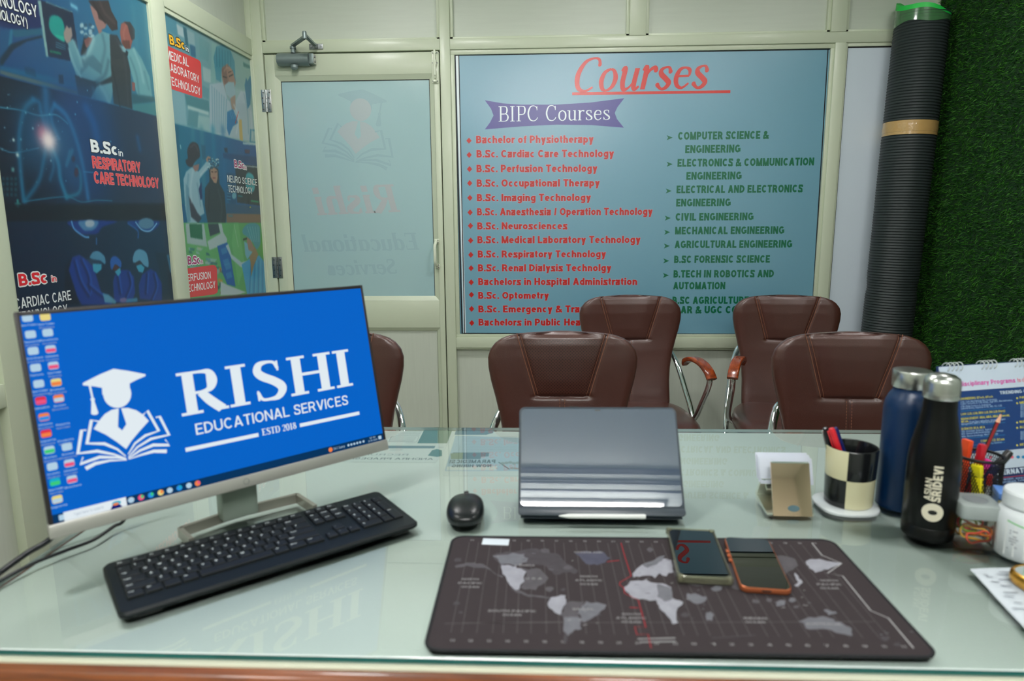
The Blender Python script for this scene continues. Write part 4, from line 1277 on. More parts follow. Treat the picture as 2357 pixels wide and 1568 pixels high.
A.poly(z2((560, 1180), (620, 1080), (640, 1300), (680, 1500), (550, 1500)), (4, 22, 48), .9, 4)
A.poly(z2((740, 1110), (800, 1100), (880, 1130), (880, 1180), (800, 1200)), (30, 62, 92), 1, 1)
surgeon([(590, 1200), (620, 1090), (680, 1068), (740, 1110), (800, 1170), (830, 1260), (870, 1400), (960, 1440), (960, 1500), (700, 1500), (660, 1420)],
        [(770, 1090), (800, 1045), (850, 1040), (900, 1090), (902, 1150), (860, 1120), (800, 1108)], (74, 140, 176), [(795, 1145), (870, 1150), (872, 1195), (830, 1230), (800, 1210)],
        [((700, 1120), (760, 1260), (770, 1400)), ((640, 1130), (690, 1300), (760, 1420)), ((760, 1330), (830, 1390), (900, 1440))])
A.ell(*z2((992, 1178))[0], 9, 8, (70, 44, 52), 1, 1)
surgeon([(970, 1300), (985, 1250), (1040, 1200), (1100, 1200), (1150, 1260), (1160, 1400), (1130, 1480), (980, 1480)],
        [(945, 1140), (960, 1090), (1000, 1085), (1040, 1130), (1035, 1180), (990, 1150), (960, 1200)], (28, 92, 176), [(985, 1215), (1030, 1180), (1038, 1220), (1015, 1255)],
        [((1100, 1230), (1120, 1330), (1080, 1440)), ((1010, 1260), (1030, 1400))])
A.ell(*z2((1190, 1145))[0], 9, 7, (40, 50, 70), 1, 1)
surgeon([(1190, 1330), (1220, 1240), (1290, 1190), (1340, 1220), (1390, 1320), (1390, 1470), (1200, 1450)],
        [(1140, 1100), (1160, 1040), (1205, 1022), (1260, 1060), (1275, 1170), (1235, 1160), (1200, 1120), (1150, 1140)], (86, 152, 186), [(1168, 1165), (1210, 1150), (1242, 1180), (1225, 1225), (1190, 1215)],
        [((1320, 1240), (1340, 1350), (1300, 1460)), ((1260, 1240), (1250, 1400))])
A.poly(z2((880, 1400), (930, 1410), (1000, 1470), (990, 1490), (900, 1480)), (90, 160, 190), .9, 2)
A.ell(*z2((1060, 1460))[0], 9, 6, (120, 110, 160), .9, 2); A.poly(z2((1090, 1450), (1180, 1440), (1180, 1475), (1080, 1480)), (60, 140, 180), .9, 2)
A.poly(z2((1330, 1050), (1460, 1060), (1480, 1460), (1400, 1460), (1390, 1300)), (2, 40, 66), .7, 5)
A.poly(z2((1430, 1070), (1450, 1065), (1475, 1220), (1462, 1225)), (60, 130, 170), .8, 2)
A.glow([(380, 300), (404, 690)], 3, (4, 16, 60), .8)
A.mesh('picture_print', lambda u, v: (np.full(u.shape, XP), u, v), INK, P1)
B().box(XP - .008, XP - .001, 1.679, 2.446, .873, 2.021).done('backing_glass', GAP, P1, world=True)

PW = mat('print_white', (208, 214, 214), rough=.3, var=0); PRD = mat('print_bright_red', (196, 28, 38), rough=.3, var=0)
PPK = mat('print_pinkish', (200, 110, 112), rough=.3, var=0); PDK = mat('print_dark', (16, 22, 34), rough=.3, var=0); POR = mat('print_orange', (236, 166, 30), rough=.3, var=0)
PMG = mat('print_maroon', (150, 40, 96), rough=.3, var=0); PTAG = mat('print_tag_red', (192, 56, 58), rough=.3, var=0); PRS = mat('print_soft_red', (198, 62, 66), rough=.3, var=0)
def lay(pr, body, a, b, m_, cap, bold=.0, halo=None, hb=.05):
    bo = .075 + bold * .7
    tr_ = .11 if bold < .03 else .05
    if halo:
        pr.haloed(body, a, b, m_, halo, 1.2, cap=cap, bold=bo, track=tr_, w=.0022 if hb < .06 else .0034)
    else:
        pr.text(body, a, b, m_, 2.2, cap=cap, bold=bo, track=tr_)
pr = Print((XP, 1.684, .886), (0, 1, 0), (0, 0, 1), lift=.0003)
lay(pr, 'NOLOGY', (1, 14), (87, 41), PW, (1, -14), .0, PDK)
lay(pr, 'IOLOGY)', (1, 45), (64, 64), PW, (1, 22), .0, PDK)
pr.done('department_lettering', P1)
pr = Print((XP, 1.684, .886), (0, 1, 0), (0, 0, 1), lift=.0003)
lay(pr, 'B.Sc', (210, 350), (270, 358), PW, (208, 320.5), .06, PDK)
lay(pr, 'in', (273, 359), (283, 360.5), PW, (273, 344), .0)
lay(pr, 'RESPIRATORY', (214, 386), (324, 397.5), PRS, (212, 360), .015, PPK, .03)
lay(pr, 'CARE TECHNOLOGY', (218, 421), (366, 433), PRS, (216, 395), .015, PPK, .03)
pr.done('respiratory_lettering', P1)
pr = Print((XP, 1.684, .886), (0, 1, 0), (0, 0, 1), lift=.0003)
lay(pr, 'B.Sc', (44, 659), (108, 651.5), PRD, (41, 631), .06, PW, .07)
lay(pr, 'in', (119, 649), (130, 648), PRD, (118, 635), .03, PW, .05)
lay(pr, 'CARDIAC CARE', (36, 712.5), (164, 690), PW, (33, 688), .0)
lay(pr, 'TECHNOLOGY', (40, 743), (156, 722), PW, (38, 719), .0)
pr.done('cardiac_lettering', P1)

P2 = thing('poster', 'narrow brighter poster with capped lab worker and red tag beside the door', 'poster', (XP, 2.92, .886), 0, 'course posters on the left partition')
cv = Canvas(2.543, 3.287, .886, 2.008, .0033, pj)
A = cv
A.a[:] = (110, 160, 168)
# laboratory
A.poly([(360, 0), (600, 120), (600, 345), (360, 268)], (92, 152, 168), 1, 1, col2=(150, 184, 180))
A.poly(z3((60, 110), (180, 180), (190, 330), (75, 260)), (70, 140, 162), .8, 3)
for pts, c_ in ((((180, 215), (240, 250), (250, 340), (195, 310)), (176, 200, 205)), (((270, 260), (340, 300), (350, 420), (285, 390)), (140, 176, 184)),
                (((240, 240), (270, 255), (290, 420), (262, 400)), (30, 96, 116)), (((300, 400), (350, 420), (355, 520), (310, 505)), (40, 104, 140)),
                (((380, 330), (480, 390), (470, 560), (390, 520)), (104, 160, 166)), (((415, 600), (490, 630), (495, 750), (425, 730)), (166, 196, 196)),
                (((130, 800), (255, 845), (275, 1135), (150, 1105)), (134, 178, 188)), (((255, 850), (470, 910), (480, 1010), (275, 960)), (64, 128, 138)),
                (((280, 950), (470, 1010), (470, 1040), (285, 985)), (176, 206, 204)), (((370, 1040), (480, 1060), (490, 1190), (370, 1150)), (150, 190, 190)),
                (((290, 990), (380, 1010), (370, 1150), (280, 1130)), (80, 140, 150)), (((410, 770), (475, 800), (470, 900), (415, 870)), (90, 150, 160)),
                (((500, 380), (545, 400), (530, 760), (490, 740)), (130, 180, 178)), (((700, 450), (840, 540), (850, 720), (720, 700)), (140, 182, 178)),
                (((780, 560), (840, 590), (845, 620), (785, 600)), (40, 120, 120))):
    A.poly(z3(*pts), c_, .9, 2)
A.poly(z3((480, 760), (600, 740), (640, 900), (700, 940), (760, 820), (800, 830), (860, 980), (890, 1280), (660, 1240), (480, 1190)), (168, 190, 200), 1, 2)
for k in range(7):
    A.glow(z3((500 + 22 * k, 780 + 20 * k), (510 + 18 * k, 1190)), 1.6, (104, 158, 174), .6)
A.poly(z3((660, 850), (712, 860), (712, 990), (680, 990)), (160, 138, 122), 1, 1)
A.poly(z3((585, 620), (630, 575), (680, 600), (705, 680), (712, 760), (660, 880), (610, 780)), (158, 124, 110), 1, 1, smooth=True)
A.poly(z3((585, 620), (625, 600), (650, 760), (620, 790)), (104, 84, 84), .6, 3)
A.glow(z3((600, 690), (632, 700)), .9, (50, 46, 50), .9); A.glow(z3((655, 690), (690, 672)), .9, (50, 46, 50), .9); A.glow(z3((648, 655), (690, 635)), .7, (60, 50, 50), .8)
A.glow(z3((640, 690), (655, 735)), .8, (120, 90, 80), .7)
A.poly(z3((612, 770), (650, 738), (700, 742), (712, 850), (665, 890), (630, 850)), (148, 180, 190), 1, 1)
A.poly(z3((515, 520), (540, 420), (600, 400), (670, 460), (705, 560), (712, 740), (690, 640), (640, 572), (590, 610), (580, 740), (540, 720)), (70, 148, 168), 1, 1)
for k in range(6):
    A.glow(z3((540 + 26 * k, 430 + 10 * k), (545 + 25 * k, 600)), .9, (34, 110, 134), .7)
A.poly(z3((638, 1010), (690, 985), (720, 1060), (735, 1110), (690, 1140), (655, 1225), (635, 1160)), (24, 118, 172), 1, 1)
for k in range(3):
    A.glow(z3((660 + 18 * k, 1000 + 10 * k), (680 + 16 * k, 1070)), .8, (70, 160, 200), .7)
A.poly(z3((795, 770), (808, 700), (822, 735), (846, 680), (856, 760), (846, 940), (820, 985), (806, 860)), (14, 120, 160), 1, 1)
A.glow(z3((738, 1010), (712, 1110)), .9, (196, 60, 52), 1)
A.poly(z3((740, 1080), (768, 1078), (780, 1270), (752, 1262)), (196, 170, 96), 1, 1)
A.poly(z3((845, 1165), (890, 1170), (896, 1290), (840, 1285)), (24, 124, 160), .9, 1); A.poly(z3((856, 1180), (888, 1184), (892, 1280), (850, 1276)), (150, 184, 190), 1, 1)
for pts, w, c_, al in ((((700, 950), (740, 1060), (720, 1200)), 2.2, (200, 214, 220), .6), (((790, 850), (820, 1000), (830, 1200)), 2.2, (120, 160, 178), .6), (((660, 900), (680, 980)), 1.4, (120, 150, 168), .6), (((850, 1010), (865, 1240)), 2, (206, 216, 222), .5), (((610, 640), (640, 610), (680, 640)), 1.6, (190, 156, 140), .5)):
    A.glow(z3(*pts), w, c_, al)
# brain picture
A.poly([(390, 282), (590, 334), (601, 515), (400, 515)], (20, 112, 140), 1, 1, col2=(14, 84, 150))
A.poly(z4((75, 25), (120, 35), (150, 740), (130, 740)), (20, 96, 128), .9, 2)
for x_, c_ in ((250, (60, 140, 160)), (330, (70, 142, 158)), (430, (10, 130, 164)), (520, (30, 110, 160))):
    A.glow(z4((x_, 70), (x_ + 20, 560)), 6, c_, .5)
A.poly(z4((325, 205), (365, 215), (365, 340), (335, 340)), (30, 90, 120), .8, 1); A.glow(z4((138, 215), (142, 240)), 1, (170, 210, 220), .9)
A.poly(z4((520, 280), (830, 320), (835, 400), (525, 330)), (20, 70, 120), .9, 2)
A.poly(z4((530, 240), (560, 235), (565, 280), (540, 278)), (40, 50, 70), .9, 1); A.poly(z4((715, 250), (765, 255), (760, 290), (720, 285)), (84, 60, 84), .9, 1)
A.poly(z4((700, 185), (818, 195), (815, 215), (700, 205)), (180, 205, 215), .9, 1)
A.poly(z4((555, 460), (625, 470), (640, 740), (600, 760), (560, 700)), (24, 80, 120), .9, 2)
for k in range(6):
    A.glow(z4((560, 560 + 28 * k), (590, 565 + 28 * k)), .7, (90, 160, 190), .6)
A.poly(z4((630, 380), (835, 400), (860, 760), (650, 730)), (36, 52, 66), 1, 1)
A.poly(z4((720, 395), (830, 405), (832, 416), (720, 405)), (190, 206, 210), .9, 1)
A.poly(z4((730, 480), (765, 462), (800, 500), (808, 600), (780, 640), (730, 600)), (60, 168, 182), 1, 2, smooth=True)
A.glow(z4((775, 715), (840, 725)), 1.3, (20, 160, 110), .9); A.glow(z4((660, 670), (695, 675)), 1.1, (20, 130, 140), .9)
A.ell(*z4((622, 668))[0], 5, 8, (120, 180, 196), .9, 1)
A.poly(z4((550, 735), (855, 770), (860, 835), (552, 825)), (40, 84, 120), 1, 1); A.ell(*z4((768, 772))[0], 1.6, 1.6, (190, 180, 60), 1, 0)
A.poly(z4((552, 826), (860, 836), (862, 918), (552, 918)), (128, 104, 86), 1, 1); A.poly(z4((565, 840), (610, 842), (610, 860), (568, 858)), (80, 120, 130), .9, 1)
A.poly(z4((130, 740), (175, 745), (200, 918), (150, 918)), (16, 96, 140), 1, 1)
A.poly(z4((165, 520), (190, 450), (240, 410), (300, 450), (380, 350), (420, 400), (345, 470), (310, 520), (330, 680), (355, 830), (320, 850), (290, 918), (205, 918), (180, 760)), (142, 182, 196), 1, 1)
A.poly(z4((205, 660), (240, 720), (290, 820), (330, 870), (300, 918), (235, 860)), (54, 60, 74), 1, 2)
A.poly(z4((185, 560), (215, 600), (230, 900), (205, 918), (190, 800)), (80, 138, 160), .7, 2)
A.poly(z4((245, 400), (310, 380), (300, 440), (270, 450)), (146, 112, 106), 1, 1)
A.poly(z4((200, 260), (225, 200), (260, 185), (300, 215), (314, 310), (285, 345), (262, 372), (240, 410), (200, 395), (185, 350), (205, 330)), (50, 46, 56), 1, 1, smooth=True)
A.poly(z4((365, 340), (385, 308), (412, 320), (408, 345), (378, 365)), (164, 132, 116), 1, 1)
A.poly(z4((302, 610), (328, 540), (335, 700), (318, 705)), (30, 44, 96), 1, 1)
A.poly(z4((395, 420), (440, 400), (480, 430), (490, 560), (535, 640), (552, 840), (545, 918), (385, 918), (358, 760), (360, 600), (400, 540)), (46, 56, 64), 1, 1, smooth=False)
A.poly(z4((408, 430), (440, 412), (472, 440), (474, 510), (462, 558), (440, 550), (410, 500)), (168, 134, 112), 1, 1)
A.glow(z4((418, 452), (432, 455)), .7, (60, 44, 40), 1); A.glow(z4((448, 455), (464, 452)), .7, (60, 44, 40), 1); A.glow(z4((430, 508), (452, 508)), .8, (132, 60, 60), 1)
for q in range(46):
    A.ell(*z4((385 + 95 * random.random(), 335 + 105 * random.random() * (.6 + .4 * random.random())))[0], 2.2, 2.0, random.choice([(176, 206, 214), (60, 100, 120), (130, 178, 190), (30, 60, 84)]), .9, 0)
for pts, w, c_, al in ((((250, 450), (230, 600), (240, 720)), 2.4, (176, 206, 214), .6), (((210, 480), (200, 640), (215, 780)), 2.2, (96, 150, 172), .6), (((320, 480), (370, 420)), 2, (180, 206, 214), .6), (((290, 560), (320, 760)), 1.8, (104, 150, 170), .6), (((230, 230), (270, 210), (296, 260)), 1.6, (84, 76, 84), .6), (((480, 620), (510, 760), (500, 900)), 2.2, (64, 76, 84), .6), (((400, 620), (392, 800)), 2, (32, 42, 50), .6)):
    A.glow(z4(*pts), w, c_, al)
# perfusion picture
A.poly([(400, 513), (600, 513), (640, 720), (420, 720)], (104, 178, 108), 1, 1, col2=(84, 160, 92))
A.poly(z4((620, 920), (660, 920), (720, 1300), (660, 1480), (600, 1100)), (112, 186, 116), .8, 3); A.glow(z4((622, 930), (660, 1130)), .8, (170, 205, 170), .7)
A.poly(z4((185, 920), (350, 920), (380, 1130), (200, 1100)), (162, 188, 186), 1, 1); A.poly(z4((218, 925), (330, 925), (340, 1065), (228, 1045)), (40, 112, 78), 1, 1)
A.poly(z4((385, 920), (480, 920), (495, 1000), (405, 1035)), (52, 66, 76), 1, 1)
A.poly(z4((480, 920), (510, 920), (525, 1000), (560, 1060), (555, 1100), (400, 1160), (380, 1080), (500, 1010)), (172, 194, 194), 1, 1)
for q in range(26):
    x_, y_ = 200 + 250 * random.random(), 1130 + 180 * random.random()
    A.poly(z4((x_, y_), (x_ + 60 * random.random() + 10, y_ + 8), (x_ + 40, y_ + 30), (x_ + 5, y_ + 24)), random.choice([(40, 110, 110), (150, 190, 190), (30, 84, 110), (170, 190, 150), (90, 150, 170)]), .8, 1)
for q in range(14):
    x_, y_ = 470 + 50 * random.random(), 1330 + 220 * random.random()
    A.ell(*z4((x_, y_))[0], 3, 4, random.choice([(190, 150, 60), (40, 80, 90), (150, 170, 160), (120, 70, 50)]), .9, 1)
A.poly(z4((470, 1125), (560, 1090), (590, 1180), (600, 1280), (635, 1490), (560, 1470), (520, 1370)), (14, 92, 168), 1, 1)
for (x_, y_) in ((500, 1150), (520, 1250), (535, 1290), (545, 1370)):
    A.poly(z4((x_, y_), (x_ + 50, y_ - 18), (x_ + 62, y_ + 34), (x_ + 14, y_ + 52)), (70, 150, 196), .6, 1)
A.poly(z4((500, 1440), (560, 1475), (730, 1540), (640, 1568), (500, 1568)), (184, 200, 204), 1, 1)
A.poly(z4((545, 1120), (570, 1105), (600, 1200), (690, 1270), (760, 1250), (730, 1330), (680, 1310), (600, 1240)), (170, 196, 204), 1, 1)
A.poly(z4((690, 1290), (760, 1240), (790, 1210), (850, 1210), (890, 1260), (920, 1568), (740, 1568)), (66, 160, 206), 1, 1)
for k in range(4):
    A.glow(z4((775 + 35 * k, 1260), (760 + 40 * k, 1540)), 1.6, (30, 110, 170), .6); A.glow(z4((790 + 34 * k, 1260), (776 + 40 * k, 1540)), 1.4, (140, 200, 220), .5)
A.poly(z4((740, 1130), (810, 1130), (840, 1200), (800, 1300), (775, 1400), (770, 1270)), (150, 128, 92), 1, 1)
A.poly(z4((735, 1040), (770, 1060), (805, 1150), (760, 1175), (738, 1140)), (160, 128, 112), 1, 1)
A.poly(z4((712, 1080), (742, 1100), (752, 1160), (790, 1175), (740, 1245), (722, 1200)), (112, 176, 198), 1, 1)
A.poly(z4((700, 1010), (705, 960), (760, 918), (840, 930), (866, 1010), (860, 1100), (825, 1152), (790, 1090), (740, 1040)), (64, 150, 164), 1, 1, smooth=True)
for k in range(5):
    A.glow(z4((740 + 24 * k, 950), (780 + 16 * k, 1080)), 1, (130, 190, 200), .6)
A.glow(z4((706, 1065), (735, 1055)), 1.3, (30, 34, 44), 1)
A.poly(z4((855, 930), (890, 1180), (895, 1250), (862, 1200)), (90, 170, 70), .8, 2)
A.mesh('picture_print', lambda u, v: (np.full(u.shape, XP), u, v), INK, P2)
B().box(XP - .008, XP - .001, 2.538, 3.289, .873, 2.021).done('backing_glass', GAP, P2, world=True)
pr = Print((XP, 2.543, .886), (0, 1, 0), (0, 0, 1), lift=.0003)
lay(pr, 'B.Sc', z3((120, 398))[0], z3((255, 450))[0], POR, z3((115, 312))[0], .05, PDK, .09)
lay(pr, 'in', z3((264, 458))[0], z3((291, 472))[0], PW, z3((262, 410))[0], .02, PDK, .08)
pr.poly(z3((90, 408), (370, 536), (392, 552), (402, 578), (413, 868), (410, 884), (396, 888), (122, 800)), PTAG, 1)
lay(pr, 'MEDICAL', z3((92, 528))[0], z3((292, 604))[0], PW, z3((90, 448))[0], .0)
lay(pr, 'LABORATORY', z3((102, 632))[0], z3((388, 752))[0], PW, z3((100, 556))[0], .0)
lay(pr, 'TECHNOLOGY', z3((112, 760))[0], z3((398, 862))[0], PW, z3((110, 684))[0], .0)
pr.done('laboratory_tag', P2, label='red tag reading Medical Laboratory Technology')
pr = Print((XP, 2.543, .886), (0, 1, 0), (0, 0, 1), lift=.0003)
lay(pr, 'B.Sc', z4((625, 412))[0], z4((712, 428))[0], PMG, z4((622, 345))[0], .05, PW, .07)
lay(pr, 'in', z4((714, 430))[0], z4((735, 434))[0], PMG, z4((714, 392))[0], .0, PW, .06)
lay(pr, 'NEURO SCIENCE', z4((563, 545))[0], z4((830, 578))[0], PW, z4((561, 482))[0], .0, PDK)
lay(pr, 'TECHNOLOGY', z4((570, 636))[0], z4((790, 655))[0], PW, z4((568, 572))[0], .0, PDK)
pr.done('neuro_lettering', P2)
pr = Print((XP, 2.543, .886), (0, 1, 0), (0, 0, 1), lift=.0003)
lay(pr, 'B.Sc', z4((205, 1292))[0], z4((312, 1284))[0], PMG, z4((202, 1215))[0], .05, PW, .06)
lay(pr, 'in', z4((318, 1283))[0], z4((342, 1281))[0], PMG, z4((318, 1242))[0], .0, PW, .05)
pr.poly(z4((190, 1326), (430, 1294), (455, 1300), (466, 1325), (476, 1520), (470, 1545), (440, 1560), (205, 1590)), PTAG, 1)
lay(pr, 'ERFUSION', z4((202, 1444))[0], z4((412, 1415))[0], PW, z4((197, 1376))[0], .0)
lay(pr, 'ECHNOLOGY', z4((208, 1540))[0], z4((455, 1500))[0], PW, z4((203, 1472))[0], .0)
pr.done('perfusion_tag', P2, label='red tag reading Perfusion Technology')
# ---------------------------------------------------------------- turf on the right wall, roll of turf
def turf():
    n = 150000
    y = RNG.uniform(1.55, YB - .005, n); z = RNG.uniform(.02, 2.70, n)
    keep = (y > 2.2) | (RNG.random(n) < .45)
    y, z = y[keep], z[keep]; n = len(y)
    L = RNG.uniform(.010, .021, n); w = RNG.uniform(.0011, .0020, n)
    a = RNG.uniform(0, 2 * np.pi, n)
    lean = RNG.uniform(.25, 1.0, n)
    fld = np.sin(y * 41 + 3 * np.sin(z * 23)) + np.sin(z * 37 + 2 * np.sin(y * 29 + 1)) 
    a = a * .55 + fld * 1.3
    dy = np.cos(a) * lean; dz = np.sin(a) * lean * .8 - .35
    nx = -RNG.uniform(.35, .95, n)
    d = np.stack([nx, dy, dz], 1); d /= np.linalg.norm(d, axis=1)[:, None]
    s = np.cross(d, RNG.normal(size=(n, 3))); s /= np.linalg.norm(s, axis=1)[:, None]
    base = np.stack([np.full(n, XR - .004), y, z], 1)
    v = np.stack([base - s * w[:, None], base + s * w[:, None], base + d * L[:, None]], 1).reshape(-1, 3)
    v[:, 1] = np.minimum(v[:, 1], YB - .002)
    me = bpy.data.meshes.new('turf_blades')
    me.vertices.add(len(v)); me.vertices.foreach_set('co', v.astype(np.float32).ravel())
    me.loops.add(3 * n); me.loops.foreach_set('vertex_index', np.arange(3 * n, dtype=np.int32))
    me.polygons.add(n); me.polygons.foreach_set('loop_start', np.arange(0, 3 * n, 3, dtype=np.int32)); me.polygons.foreach_set('loop_total', np.full(n, 3, np.int32))
    me.update(calc_edges=True)
    at_ = me.color_attributes.new('ink', 'FLOAT_COLOR', 'POINT')
    c0 = np.array([lin(9), lin(64), lin(9)]); c1 = np.array([lin(74), lin(142), lin(42)])
    t = np.clip(RNG.random(n) ** 2.0 + .10 * fld, 0, 1)[:, None]
    c = np.repeat(np.concatenate([c0 * (1 - t) + c1 * t, np.ones((n, 1))], 1), 3, 0)
    at_.data.foreach_set('color', c.astype(np.float32).ravel())
    m = ink_material('turf_fibre', rough=.5, coat=0)
    m.node_tree.nodes['Principled BSDF'].inputs['Specular IOR Level'].default_value = .25
    me.materials.append(m)
    return me
t = thing('artificial_grass', 'dark green artificial grass covering the right wall', 'artificial grass', (XR, 2.4, 0))
t['kind'] = 'stuff'
B().box(XR - .005, XR, 1.53, YB - .002, .01, 2.74).done('turf_backing', mat('turf_base', (10, 44, 12), rough=.9), t, world=True)
o = bpy.data.objects.new('turf_blades', turf()); COL.objects.link(o); o.parent = t; o.location = tuple(-v for v in t.location)
o['kind'] = 'stuff'

ROLLM = mat('roll_backing', (38, 45, 45), rough=.5, spec=.35, var=.12, vscale=10, bump=.15, bscale=90)
rt = thing('turf_roll', 'upright roll of artificial turf, black backing outwards, bound with brown tape', 'turf roll', (1.575, 3.185, 0))
RR = .104
top = Vector((1.633, 3.200, 2.12)); bot = Vector((1.575, 3.185, 0))
ax = (top - bot); AX = ax.length; ax.normalize()
qm = Matrix.Translation(bot) @ ax.to_track_quat('Z', 'Y').to_matrix().to_4x4()
prof = []
nz = 175
for i in range(nz * 3 + 1):
    z = AX * i / (nz * 3)
    r = RR + (.0034 if i % 3 == 1 else (.0020 if i % 3 == 2 else 0)) + .001 * math.sin(z * 5.1) - .004 * math.exp(-((z - .95) / .03) ** 2)
    prof.append((r, z))
prof.append((RR - .02, AX)); prof.append((0, AX - .002))
b = B().lathe(prof, 56, m=qm)
b.done('rolled_backing', ROLLM, rt, world=True, smooth=20)
zt = 1.645
b = B().lathe([(RR + .0015, zt - .030), (RR + .0045, zt - .029), (RR + .0040, zt - .012), (RR + .0052, zt), (RR + .0040, zt + .014), (RR + .0048, zt + .029), (RR + .0015, zt + .030)], 56, m=qm)
b.done('tape_band', mat('brown_tape', (168, 136, 84), rough=.22, coat=.6, var=.12, vscale=30, bump=.6, bscale=60), rt, world=True, smooth=60)
b = B()
vs = []
n = 56
for j in range(n + 1):
    a = 2 * math.pi * j / n
    hgt = .075 + .028 * math.cos(a - .3) + .010 * math.sin(3 * a)
    vs.append([(RR + .0025) * math.cos(a), (RR + .0025) * math.sin(a), AX - .045 + .006 * math.sin(4 * a)])
    vs.append([(RR + .002) * math.cos(a), (RR + .002) * math.sin(a), AX - .045 + hgt * .72])
    vs.append([(RR + .001) * math.cos(a), (RR + .001) * math.sin(a), AX - .045 + hgt])
    vs.append([(RR - .012) * math.cos(a), (RR - .012) * math.sin(a), AX - .045 + hgt * .98])
    vs.append([(RR - .05) * math.cos(a), (RR - .05) * math.sin(a), AX + .005])
fs = [(5 * j + k, 5 * (j + 1) + k, 5 * (j + 1) + k + 1, 5 * j + k + 1) for j in range(n) for k in range(4)]
_, ff = b.add(vs, fs, 0, qm)
for i, f in enumerate(ff):
    f.material_index = 0 if i % 4 == 0 else 1
b.done('green_edge', [mat('green_sheen', (58, 100, 62), rough=.2, coat=.5, var=.2, vscale=25), mat('bright_green', (28, 176, 66), rough=.5, var=.15, vscale=40)], rt, world=True, smooth=60)

# ---------------------------------------------------------------- chairs
LEA = mat('brown_leather', (67, 36, 29), rough=.36, spec=.6, coat=.45, coat_rough=.27, var=.14, vscale=9, bump=.22, bscale=420)
LEAP = None
def perforated():
    m = LEA.copy(); m.name = 'perforated_leather'
    nt = m.node_tree; b = nt.nodes['Principled BSDF']
    tc = nt.nodes.new('ShaderNodeTexCoord'); mp = nt.nodes.new('ShaderNodeMapping')
    mp.inputs['Scale'].default_value = (150, 0, 150); mp.inputs['Rotation'].default_value = (0, math.radians(45), 0)
    v = nt.nodes.new('ShaderNodeTexVoronoi'); v.inputs['Randomness'].default_value = 0.0; v.inputs['Scale'].default_value = 1.0
    ra = nt.nodes.new('ShaderNodeValToRGB')
    ra.color_ramp.elements[0].position = .20; ra.color_ramp.elements[0].color = (.12, .12, .12, 1)
    ra.color_ramp.elements[1].position = .30; ra.color_ramp.elements[1].color = (1, 1, 1, 1)
    mx = nt.nodes.new('ShaderNodeMix'); mx.data_type = 'RGBA'; mx.blend_type = 'MULTIPLY'; mx.inputs[0].default_value = 1
    src = b.inputs['Base Color'].links[0].from_socket
    nt.links.new(tc.outputs['Object'], mp.inputs[0]); nt.links.new(mp.outputs[0], v.inputs['Vector'])
    nt.links.new(v.outputs['Distance'], ra.inputs[0]); nt.links.new(src, mx.inputs[6]); nt.links.new(ra.outputs[0], mx.inputs[7])
    nt.links.new(mx.outputs[2], b.inputs['Base Color'])
    return m
LEAP = perforated()
THREAD = mat('tan_thread', (128, 82, 60), rough=.6, var=.1)
ARMW = wood('arm_wood', (96, 36, 16), (150, 66, 26), rough=.22, coat=.7, scale=(20, 3, 20))
WT = [(.40, .172), (.48, .176), (.56, .175), (.62, .179), (.68, .188), (.74, .202), (.79, .215), (.83, .222), (.86, .223), (.885, .216), (.905, .200), (.918, .182), (.928, .155), (.934, .12), (.937, .07)]
TT = [(.40, .030), (.50, .036), (.70, .038), (.86, .036), (.90, .032), (.92, .026), (.93, .018), (.937, .006)]
def yc(z):
    return -.115 * (.937 - z) + .028 * math.sin((z - .40) / .54 * math.pi) - .03
def back_half(z):
    return interp(WT, z)
NEXP = 3.0
def seam_depth(x, z):
    """groove along the stitched seams and the padding of the head panel"""
    d = 0.0
    t = min(max((.937 - z) / (.937 - .742), 0), 1.3)
    xe = .132 - .056 * t
    if z > .742:
        d += .0045 * math.exp(-((abs(x) - xe) / .0055) ** 2)
        if abs(x) < xe:
            e = min((xe - abs(x)) / .05, 1) * min((z - .742) / .05, 1)
            d -= .007 * e ** .6
    d += .0065 * math.exp(-((z - .742) / .006) ** 2) * (1 / (1 + math.exp((abs(x) - .084) / .004)))
    if .742 > z > .44:
        d += .003 * math.exp(-(x / .006) ** 2)
        e = min((.742 - z) / .05, 1)
        d -= .004 * e * math.exp(-(x / .1) ** 2)
    d -= .003 * math.exp(-((abs(x) - .185) / .04) ** 2) * min(max((z - .5) / .2, 0), 1)
    return d
def yfront(x, z):
    w = back_half(z); t = interp(TT, z)
    q = max(1 - (abs(x) / w) ** NEXP, 0) ** (1 / NEXP)
    return yc(z) - t * q + seam_depth(x, z) * min(q * 1.5, 1) - .03 * (1 - min(abs(x) / w, 1) ** 2) * 0 + .022 * (abs(x) / w) ** 2 * -1
